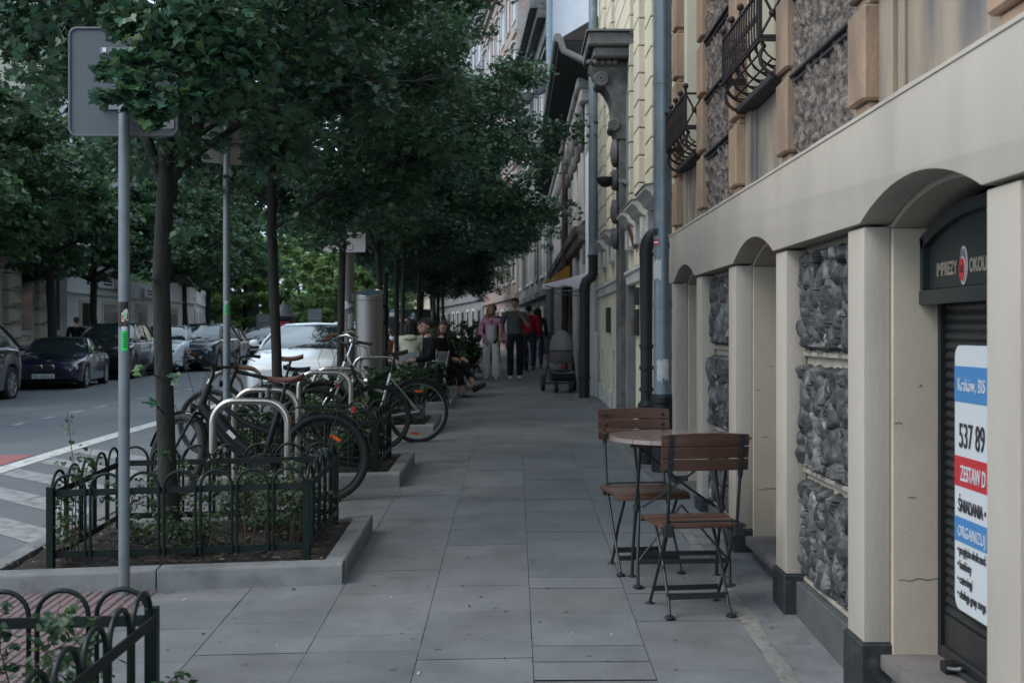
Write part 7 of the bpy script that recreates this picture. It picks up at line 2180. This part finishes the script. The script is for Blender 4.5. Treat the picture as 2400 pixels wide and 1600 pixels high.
def person(label, loc, rz=0, H=1.74, sit=False, ua=None, fa=None, th=None, sh=None, top='blackc', sleeve='long', bottom='charcoal', shoe='black', hair=('short', 'hairbrown'), wide=1.0, flare=1.0, openj=None, lean=0.0, headyaw=0.0, headpitch=0.0, skin='skin',
           group='people on the pavement', bag=None, ankle=False, hood=False, collar=False):
    """ua/fa: upper arm and forearm directions [L,R]; th/sh: thigh and shin [L,R]; L is the side at +x when facing -y"""
    t = thing('person', label, 'person', loc, rz, group)
    def B(mb, nm, m_, par=None, **k): return mb.build(nm, m_ if not isinstance(m_, str) else (M.get(m_) or CL[m_]), par or t, world=False, smooth=60, **k)
    ua = ua or [vdir(.05, .18, -1), vdir(.05, -.18, -1)]; fa = fa or [vdir(.25, .05, -1), vdir(.25, -.05, -1)]
    th = th or [vdir(.12, .03, -1), vdir(-.05, -.03, -1)]; sh = sh or [vdir(-.03, 0, -1), vdir(-.2, 0, -1)]
    Lt, Ls, Lu, Lf = .245*H, .245*H, .175*H, .150*H
    hipw, shw = .052*H*wide, .108*H*wide
    if sit: pz = .44*1.0+.08
    else: pz = .04*H+max(-(th[i].z*Lt+sh[i].z*Ls) for i in (0, 1))
    pel = Vector((0, 0, pz))
    up = Vector((0, -math.sin(lean), math.cos(lean)))
    waist = pel+up*.085*H; chest = pel+up*.20*H; neck = pel+up*.295*H; nk2 = neck+up*.035*H+Vector((0, -.012*H, 0))
    hc = nk2+Vector((0, -.012*H, .060*H))
    J = {'pel': (pel, (.088*H*wide, .068*H)), 'waist': (waist, (.081*H*wide, .058*H)), 'chest': (chest, (.088*H*wide, .062*H)), 'neck': (neck, (.036*H, .036*H)), 'nk2': (nk2, (.030*H, .032*H))}
    E = [('pel', 'waist'), ('waist', 'chest'), ('chest', 'neck'), ('neck', 'nk2')]
    pts = {}
    for i, s in enumerate((1, -1)):
        a = 'LR'[i]
        S = chest+up*.072*H+Vector((s*shw, 0, 0)); el = S+ua[i]*Lu; wr = el+fa[i]*Lf
        hp = pel+Vector((s*hipw, 0, -.015*H)); kn = hp+th[i]*Lt; an = kn+sh[i]*Ls
        pts[a] = (S, el, wr, hp, kn, an)
        J.update({'S'+a: (S, .034*H), 'el'+a: (el, .025*H), 'wr'+a: (wr, .017*H), 'hp'+a: (hp, (.050*H, .050*H)), 'kn'+a: (kn, .034*H), 'cf'+a: (kn.lerp(an, .35)+Vector((0, .008, 0)), .033*H), 'an'+a: (an, .021*H)})
        E += [('chest', 'S'+a), ('S'+a, 'el'+a), ('el'+a, 'wr'+a), ('pel', 'hp'+a), ('hp'+a, 'kn'+a), ('kn'+a, 'cf'+a), ('cf'+a, 'an'+a)]
    body = skin_obj(J, E, 'pel')
    # which bone each point of the surface belongs to, and its outward normal
    core_v = [Vector(v) for v in body.v]; core_f = [list(f) for f in body.f]; nb = len(core_v)
    nrm_ = [Vector((0, 0, 0)) for _ in range(nb)]
    for f in core_f:
        n_ = (core_v[f[1]]-core_v[f[0]]).cross(core_v[f[2]]-core_v[f[0]])
        for i in f: nrm_[i] += n_
    nrm_ = [n_.normalized() if n_.length > 0 else n_ for n_ in nrm_]
    near = []
    for v in core_v:
        best = None
        for k, (a_, b_) in enumerate(E):
            A_, B_ = J[a_][0], J[b_][0]; d_ = B_-A_
            u = max(0.0, min(1.0, (v-A_).dot(d_)/max(1e-9, d_.length_squared)))
            ra, rb = J[a_][1], J[b_][1]
            ra = max(ra) if isinstance(ra, tuple) else ra; rb = max(rb) if isinstance(rb, tuple) else rb
            q = (v-(A_+d_*u)).length/(ra+(rb-ra)*u)
            if best is None or q < best[0]: best = (q, k, u)
        near.append((best[1], best[2]))
    # head: cranium, jaw, nose, ears as one surface with the body mesh
    Rh = Matrix.Rotation(headyaw, 3, 'Z') @ Matrix.Rotation(headpitch, 3, 'X')
    def hp_(x, y, z): return hc+Rh @ Vector((x*H, y*H, z*H))
    def hell(mb, x, y, z, rx, ry, rz_2, nu=16, nv=10):
        mb.ell(hp_(x, y, z), (rx*H, ry*H, rz_2*H), nu, nv, rot=Rh)
    hell(body, 0, .006, .018, .044, .054, .052); hell(body, 0, -.014, -.020, .034, .036, .042)
    hell(body, 0, -.052, -.002, .008, .012, .016, 8, 6); hell(body, .045, .006, -.004, .006, .011, .017, 8, 6); hell(body, -.045, .006, -.004, .006, .011, .017, 8, 6); hell(body, 0, -.046, -.030, .014, .006, .006, 8, 5)
    # hands: palm and five bent fingers each
    for i, s in enumerate((1, -1)):
        a = 'LR'[i]; wr = pts[a][2]; d = fa[i]; side = d.cross(Vector((0, 0, 1)))
        if side.length < .2: side = Vector((0, 1, 0))
        side.normalize(); nrm = side.cross(d)
        pm = wr+d*.045*H*.9
        body.tube([wr-d*.01, wr+d*.02*H, pm+d*.012], [.016*H, .021*H, .019*H], 8)
        for k in range(4):
            b0 = pm+side*(k-1.5)*.0105*H; ln = (.040, .046, .043, .033)[k]*H
            body.tube([b0, b0+d*ln*.5+nrm*-.003, b0+d*ln*.85-nrm*ln*.3, b0+d*ln*.95-nrm*ln*.55], [.0058*H, .0054*H, .005*H, .004*H], 6)
        b0 = wr+d*.018*H+side*.018*H*s
        body.tube([b0, b0+(d+side*s*.8)*.020*H, b0+(d*1.4+side*s*.7)*.026*H], [.0068*H, .006*H, .0045*H], 6)
    bo = B(body, 'body', skin, fix=True)
    for s in (-1, 1):
        mb = MB(); hell(mb, s*.017, -.0445, .006, .006, .004, .0045, 8, 5); B(mb, 'eye', 'hairblack', bo)
    # clothing: garments cut from the body's own surface and pushed outward
    def garment(zone):
        keep, new = {}, MB()
        off = []
        for i in range(nb):
            off.append(zone(*near[i]))
        vs, fs = [], []
        for f in core_f:
            if all(off[i] is not None for i in f):
                q = []
                for i in f:
                    if i not in keep:
                        keep[i] = len(vs)
                        vs.append(core_v[i]+nrm_[i]*off[i])
                    q.append(keep[i])
                fs.append(q)
        new.add(vs, fs)
        return new
    arm_end = .80 if sleeve == 'short' else None
    gs = .016 if not hood else .040
    def shirt_zone(k, u):
        a_, b_ = E[k]
        if (a_, b_) == ('pel', 'waist'): return gs*(1.25-.25*u) if u > .12 else None
        if (a_, b_) == ('waist', 'chest'): return gs*1.25
        if (a_, b_) == ('chest', 'neck'): return gs if u < .97 else None
        if a_ == 'chest': return gs
        if a_[0] == 'S': return (gs*1.1 if (arm_end is None or u < arm_end) else None)
        if a_[:2] == 'el' and arm_end is None: return gs*.85 if u < .90 else None
        return None
    def leg_zone(k, u):
        a_, b_ = E[k]
        if (a_, b_) == ('pel', 'waist'): return .009 if u < .75 else None
        if a_ == 'pel': return .010
        fl = (flare-1)*.055
        if a_[:2] == 'hp': return .011+fl*.7*u
        if a_[:2] == 'kn': return .014+fl*(.7+.3*u)
        if a_[:2] == 'cf': return .014+fl*1.25 if u < (.93 if not ankle else .45) else None
        return None
    B(garment(shirt_zone), 'shirt' if not hood else 'jacket', top, fix=False)
    if hood:
        mb = MB(); q = neck+Vector((0, .055*H, .005*H)); mb.ell(q+Vector((0, -.005, -.012*H)), (.070*H, .042*H, .030*H), 14, 8); B(mb, 'hood', top)
    if collar:
        mb = MB(); q = neck+Vector((0, -.030*H, -.012*H)); mb.ell(q, (.030*H, .016*H, .026*H), 12, 7); B(mb, 'collar', 'whitetop')
    if openj:
        mb = MB()
        c_ = chest-up*.02*H
        rows = []
        for k in range(9):
            z = (neck.z-.10*H)+(pel.z-.01*H-(neck.z-.10*H))*k/8
            f = k/8
            wy = -.064*H-.024-.004*math.sin(f*3)
            hw = (.052-.010*f)*H
            rows.append([(x_*hw, wy+abs(x_)**2*.018, z) for x_ in (-1, -.6, -.2, .2, .6, 1)])
        mb.grid(rows); mb.grid([[(p[0], p[1]+.012, p[2]) for p in r_] for r_ in rows]); B(mb, 'undershirt', openj, fix=False)
        mb = MB(); q = neck-up*.055*H; mb.ell((q.x, q.y-.048*H, q.z), (.03*H, .022*H, .03*H), 10, 6); B(mb, 'neckline', skin, bo)
    B(garment(leg_zone), 'trousers', bottom, fix=False)
    for i, a in enumerate('LR'):
        an = pts[a][5]; d = Vector((0, -1, 0))
        up_ = -sh[i]; fd = (d-up_*d.dot(up_)); fd = fd.normalized() if fd.length > .2 else Vector((0, -1, 0))
        if not sit or abs(sh[i].z) > .95: fd = Vector((0, -1, 0))
        mb = MB(); q = an-up_*.022*H
        mb.tube([q-fd*.035*H, q-fd*.01*H, q+fd*.05*H-up_*.006*H, q+fd*.098*H-up_*.012*H, q+fd*.118*H-up_*.014*H], [.020*H, .026*H, .025*H, .022*H, .012*H], 12)
        so_ = B(mb, 'shoe', shoe)
        mb = MB(); mb.bar(q-fd*.04*H-up_*.020*H, q+fd*.115*H-up_*.030*H, .042*H, .012*H, up=up_); B(mb, 'sole', 'white' if shoe == 'white' else 'rubber', so_, bevel=.004)
    # hair
    st, hm = hair
    mb = MB()
    zlo = -.15 if st == 'short' else -.55
    hell_r = (.050*H, .060*H, .058*H)
    cc = hp_(0, .012, .022)
    mb.ell(cc, hell_r, 18, 10, rot=Rh @ Matrix.Rotation(R(-28), 3, 'X'), z0=-.25, z1=1)
    if st == 'short': mb.ell(hp_(0, -.028, .062), (.036*H, .024*H, .016*H), 12, 6, rot=Rh)
    if st in ('long', 'bob'):
        n = 7
        for k in range(n):
            a = R(-20+220*k/(n-1)); x_, y_ = math.cos(a)*.045, .014+math.sin(a)*.038
            ln = .16 if st == 'long' else .075
            mb.tube([hp_(x_*.9, y_, .035), hp_(x_*1.05, y_*1.05, -.02), hp_(x_*1.12, y_*1.15, -.04-ln*.5), hp_(x_*1.1, y_*1.1, -.04-ln)], [.018*H, .021*H, .020*H, .006*H], 8)
    B(mb, 'hair', hm, bo)
    if st == 'beard': pass
    if bag == 'shoulder':
        mb = MB(); q = pel+Vector((-shw*1.55, .06, .08*H)); mb.ell(q, (.10, .07, .14), 14, 8)
        b_ = B(mb, 'handbag', 'pinkbag'); mb = MB(); mb.tube([pts['R'][0]+Vector((.02, -.05, .045)), pts['R'][0]+Vector((-.05, -.06, -.12)), q+Vector((0, -.02, .12))], .007, 6); B(mb, 'strap', 'blackc', b_)
    return t
M['pinkbag'] = mat('dusty_pink_bag', (.30, .13, .17), .6)
def on(x, y): return (x, y, gz(x, y)+.012)
# the walking couple
person('woman walking in a pink cardigan, white top and wide off white trousers, long blond hair', on(-.53, 26.4), 0, H=1.68, ua=[vdir(-.05, .35, -1), vdir(.0, -.22, -1)], fa=[vdir(.15, .25, -.9), vdir(.55, .45, -.75)],
       th=[vdir(.18, .06, -1), vdir(-.12, -.05, -1)], sh=[vdir(.02, .0, -1), vdir(-.16, -.02, -1)], top='pink', bottom='offwhite', shoe='white', hair=('long', 'hairblond'), openj='whitetop', flare=1.62, headyaw=R(10), bag='shoulder', group='walking couple')
person('man walking in a dark olive knit shirt and charcoal trousers, hand raised to his chest', on(.02, 26.3), 0, H=1.84, ua=[vdir(.10, .30, -1), vdir(-.02, -.32, -1)], fa=[vdir(.45, -.55, .78), vdir(.30, -.10, -.95)],
       th=[vdir(.05, .0, -1), vdir(.16, .0, -1)], sh=[vdir(-.22, .0, -1), vdir(-.02, .0, -1)], top='olive', sleeve='short', bottom='charcoal', shoe='white', wide=1.12, flare=1.18, headyaw=R(-14), group='walking couple')
mbp = thing('phone', 'dark phone with a dangling charm in the walking woman\'s hand', 'phone', (-.78, 26.1, 1.2))
q = at(1162, 799, 26.05)
mb = MB(); mb.box(-.035, .035, -.005, .005, -.07, .07); mb.xf(Matrix.Translation(q) @ Matrix.Rotation(R(40), 4, 'Y')); mb.build('body', M['black'], mbp, bevel=.004)
mb = MB(); mb.tube([q+Vector((.02, 0, -.03)), q+Vector((.05, 0, -.09)), q+Vector((.055, 0, -.15))], .004, 5); mb.ell(q+Vector((.055, 0, -.165)), .02, 8, 5); mb.build('charm', M['white'], mbp)
# people behind them
person('person in a dark jacket walking away behind the blond woman', on(-.56, 31.5), R(180), H=1.80, top='darkj', bottom='blackc', hair=('short', 'hairblack'))
person('man seen from behind in a red jacket and jeans walking beside a bicycle', on(.40, 32.0), R(180), H=1.80, top='redj', bottom='jeans', hair=('short', 'hairblack'), wide=1.15, hood=True)
person('person in dark clothes walking away right of the red jacket', on(.68, 33.4), R(176), H=1.76, top='darkj', bottom='jeans', hair=('long', 'hairblack'))
person('person in black standing on the pavement across the road behind the parked cars', (-13.3, 35.0, rz_(-12, 35)+.11), R(185), H=1.76, top='blackc', bottom='blackc', hair=('short', 'hairbrown'), wide=1.1)
bike('dark bicycle wheeled along beside the man in the red jacket', on(.34, 31.0), rz=R(88), wb=1.05, Rw=.34, frame='biketeal', step=False, saddle='black', grip='black', fenders=None, cables=False, saddle_h=.95, bar_h=1.0)
# the seated group between two kerb beds
SIT = [vdir(1, .10, -.06), vdir(1, -.10, -.06)]; SHN = [vdir(.05, 0, -1), vdir(.05, 0, -1)]
GP = 'people seated between the kerb beds'
ARMS = dict(ua=[vdir(.35, .15, -1), vdir(.35, -.15, -1)], fa=[vdir(.9, -.3, -.2), vdir(.9, .3, -.2)])
person('young man seated in a dark sweater over a white collar, looking left', on(-1.43, 19.25), R(-58), H=1.80, sit=True, th=SIT, sh=SHN, top='blackc', bottom='charcoal', hair=('short', 'hairbrown'), headyaw=R(-12), group=GP, collar=True, **ARMS)
person('seated woman with reddish brown hair in black, legs crossed toward the pavement', on(-1.26, 19.95), R(62), H=1.70, sit=True, th=[vdir(1, .0, .10), vdir(1, -.02, -.12)], sh=[vdir(.55, -.1, -.85), vdir(.25, 0, -1)], top='blackc', bottom='blackc', hair=('long', 'hairbrown'), headyaw=R(-70), group=GP, ankle=True, **ARMS)
person('person seated with back to the camera in a cream puffer jacket with black hair', on(-1.74, 19.3), R(180), H=1.80, sit=True, th=SIT, sh=SHN, top='cream', bottom='navy', hair=('bob', 'hairblack'), group=GP, hood=True, wide=.90, **ARMS)
person('person seated at the left in a rust patterned shirt', on(-2.22, 19.5), R(60), H=1.68, sit=True, th=SIT, sh=SHN, top='rust', sleeve='short', bottom='charcoal', hair=('long', 'hairbrown'), group=GP, **ARMS)
person('person in navy seated behind the young man in the dark sweater', on(-1.62, 20.35), R(0), H=1.72, sit=True, th=SIT, sh=SHN, top='navy', bottom='navy', hair=('short', 'hairbrown'), group=GP, **ARMS)
# their chairs and table
M['chairgrey'] = mat('grey_chair_shell', (.36, .38, .40), .4, metal=.3)
def cafe_chair(label, loc, rz, group):
    t = thing('cafe_chair', label, 'chair', loc, rz, group)
    def B(mb, nm, m_): return mb.build(nm, M[m_], t, world=False, bevel=.004)
    mb = MB(); mb.box(-.21, .21, -.20, .22, .43, .455); B(mb, 'seat', 'chairgrey')
    mb = MB(); mb.grid([[(x, .22+.03*math.cos(x*5)+(z-.46)*.15, z) for x in (-.2, -.1, 0, .1, .2)] for z in (.56, .68, .80)]); mb.grid([[(x, .235+.03*math.cos(x*5)+(z-.46)*.15, z) for x in (-.2, -.1, 0, .1, .2)] for z in (.56, .68, .80)]); B(mb, 'backrest', 'chairgrey')
    for sx in (-1, 1):
        mb = MB(); mb.tube([(sx*.20, .20, .44), (sx*.21, .27, .82)], .010, 6); B(mb, 'back_post', 'chrome')
        mb = MB(); mb.tube([(sx*.22, .24, .64), (sx*.23, -.05, .65), (sx*.22, -.16, .62), (sx*.20, -.18, .44)], .011, 6); B(mb, 'armrest', 'chrome')
        for sy in (-1, 1):
            mb = MB(); mb.tube([(sx*.19, sy*.18, .43), (sx*.22, sy*.22, 0)], .011, 6); B(mb, 'leg', 'chrome')
    return t
GC = 'grey cafe chairs under the seated group'
cc = cafe_chair('grey metal chair with chrome arms under the young man in the dark sweater', on(-1.43, 19.25), R(-58), GC)
for x, y, r_, lb in ((-1.26, 19.95, 62, 'grey metal chair with chrome arms under the woman with crossed legs'), (-1.80, 19.4, 180, 'grey metal chair under the person in the cream puffer jacket'), (-2.22, 19.5, 60, 'grey metal chair under the person in the rust shirt'), (-1.62, 20.35, 0, 'grey metal chair under the person in navy')):
    c = copy_tree(cc); c.location = on(x, y); c.rotation_euler = (0, 0, R(r_)); c['label'] = lb
# small dark litter box on a post by the kerb bed
# ------------------------------------------------------------------ STROLLER
M['strollercloth'] = mat('taupe_stroller_fabric', (.16, .15, .148), .8, var=.12, vscale=9, bump=.5, bscale=14)
M['strollerlow'] = mat('dark_taupe_fabric', (.115, .105, .105), .8, var=.1, vscale=9)
sx0, sy0 = .845, 20.75
t = thing('stroller', 'taupe baby stroller with a hooded carrycot on black wheels by the wall', 'stroller', on(sx0, sy0), R(6))
def B(mb, nm, m_, par=None, **k): return mb.build(nm, M[m_], par or t, world=False, **k)
mb = MB(); rows = []
for k in range(9):      # carrycot body, a rounded tub
    u = k/8
    z = .52+.22*u; rx = .175+.035*u**.6; ry = .33+.08*u**.6
    rows.append([(rx*(abs(math.cos(a))**.7)*(1 if math.cos(a) > 0 else -1), ry*math.sin(a), z) for a in [2*math.pi*i/28 for i in range(28)]])
mb.grid(rows, closed=True); mb.add(rows[0], [tuple(range(28))]); mb.add(rows[-1], [tuple(range(28))]); cot = B(mb, 'carrycot', 'strollerlow', smooth=60)
mb = MB(); mb.tube([(.212*(abs(math.cos(a))**.7)*(1 if math.cos(a) > 0 else -1), .412*math.sin(a), .745) for a in [2*math.pi*i/28 for i in range(28)]], .011, 6, closed=True); B(mb, 'rim', 'black', cot)
mb = MB(); rows = []
for k in range(9):      # hood: ribbed dome over the near half
    b_ = R(0+100*k/8)
    rr = 1+.018*(k % 2)
    rows.append([(.212*math.cos(a)*rr*(1 if abs(math.cos(a)) < .99 else 1), -.02-.40*math.sin(a)*math.cos(b_)*rr, .75+.36*math.sin(a)*math.sin(b_)*rr) for a in [math.pi*i/20 for i in range(21)]])
mb.grid(rows); mb.grid([[(p[0]*.98, p[1], p[2]-.01) for p in r_] for r_ in rows]); B(mb, 'hood', 'strollercloth', cot, fix=False, smooth=40)
for s in (-1, 1):
    mb = MB(); mb.tube([(s*.225, .42, .98), (s*.235, .36, .93), (s*.235, .0, .50), (s*.22, -.20, .30), (s*.20, -.30, .17)], .013, 8); B(mb, 'frame_tube', 'black')
    mb = MB(); mb.tube([(s*.225, .05, .52), (s*.26, .33, .17)], .013, 8); B(mb, 'frame_tube', 'black')
    for (wy, r_, wx) in ((.33, .145, .285), (-.30, .105, .13)):
        mb = MB(); mb.lathe([(r_*.7, -.026), (r_*.97, -.026), (r_, -.012), (r_, .012), (r_*.97, .026), (r_*.7, .026)], (s*wx, wy, r_), 26, ax='x'); w_ = B(mb, 'wheel', 'rubber')
        mb = MB()
        for k in range(8): a = k*math.pi/4; mb.tube([(s*wx, wy, r_), (s*wx, wy+r_*.7*math.cos(a), r_+r_*.7*math.sin(a))], .009, 5)
        mb.lathe([(.03, -.03), (.03, .03)], (s*wx, wy, r_), 12, ax='x'); B(mb, 'spokes', 'galv', w_)
mb = MB(); mb.tube([(-.225, .42, .98), (-.2, .47, 1.0), (.2, .47, 1.0), (.225, .42, .98)], .015, 8); B(mb, 'push_bar', 'black')
mb = MB(); mb.tube([(-.285, .33, .145), (.285, .33, .145)], .013, 8); B(mb, 'axle', 'black')
mb = MB(); mb.tube([(-.20, -.30, .17), (.20, -.30, .17)], .013, 8); B(mb, 'axle', 'black')
mb = MB(); mb.prism([(-.26, .20), (-.30, .36), (.22, .40), (.26, .20)], 'x', -.19, .19); bk = B(mb, 'basket', 'black', bevel=.02, seg=2)
mb = MB(); mb.tube([(-.195, -.305, .365), (-.1, -.325, .35), (.1, -.325, .35), (.195, -.305, .365)], .008, 6); B(mb, 'basket_trim', 'steel', bk)
mb = MB(); mb.box(-.02, .02, -.315, -.30, .44, .52); B(mb, 'red_tag', 'bannerred', cot)
# ------------------------------------------------------------------ CHALK BOARD
t = thing('chalkboard', 'orange framed chalkboard easel with faint writing behind the stroller', 'sign', on(1.1, 38))
M['pine'] = mat('orange_pine', (.36, .15, .06), .6, var=.15, vscale=9)
M['slate'] = mat('dusty_blackboard', (.045, .06, .085), .85, var=.35, vscale=6)
x0, x1, yb_ = .86, 1.40, 38.0; zb_ = gz(1.0, 38)
mb = MB()
for s in (x0, x1): mb.bar((s, yb_-.08, zb_), (s, yb_+.05, zb_+1.06), .035, .025)
mb.bar((x0, yb_+.05, zb_+1.05), (x1, yb_+.05, zb_+1.05), .025, .035); mb.bar((x0, yb_-.05, zb_+.30), (x1, yb_-.05, zb_+.30), .025, .035)
mb.build('frame', M['pine'], t)
mb = MB(); mb.add([(x0+.015, yb_-.048, zb_+.31), (x1-.015, yb_-.048, zb_+.31), (x1-.015, yb_+.045, zb_+1.04), (x0+.015, yb_+.045, zb_+1.04), (x0+.015, yb_-.038, zb_+.31), (x1-.015, yb_-.038, zb_+.31), (x1-.015, yb_+.055, zb_+1.04), (x0+.015, yb_+.055, zb_+1.04)], [(0, 1, 2, 3), (7, 6, 5, 4), (0, 4, 5, 1), (1, 5, 6, 2), (2, 6, 7, 3), (3, 7, 4, 0)]); mb.build('board', M['slate'], t)
mb = MB()
rr = random.Random(4)
for k in range(7):
    z = zb_+.42+.08*k; y_ = yb_-.048+(z-zb_-.31)/.73*.093-.004
    xx = x0+.07
    while xx < x1-.12:
        w_ = rr.uniform(.02, .05); mb.tube([(xx, y_, z), (xx+w_*.5, y_, z+.02), (xx+w_, y_, z+.002)], .003, 4); xx += w_+.015
mb.build('chalk_writing', M['paper'], t)
mb = MB()
for s in (x0, x1): mb.bar((s, yb_+.30, zb_), (s, yb_+.06, zb_+1.02), .03, .02)
mb.build('prop_leg', M['pine'], t)
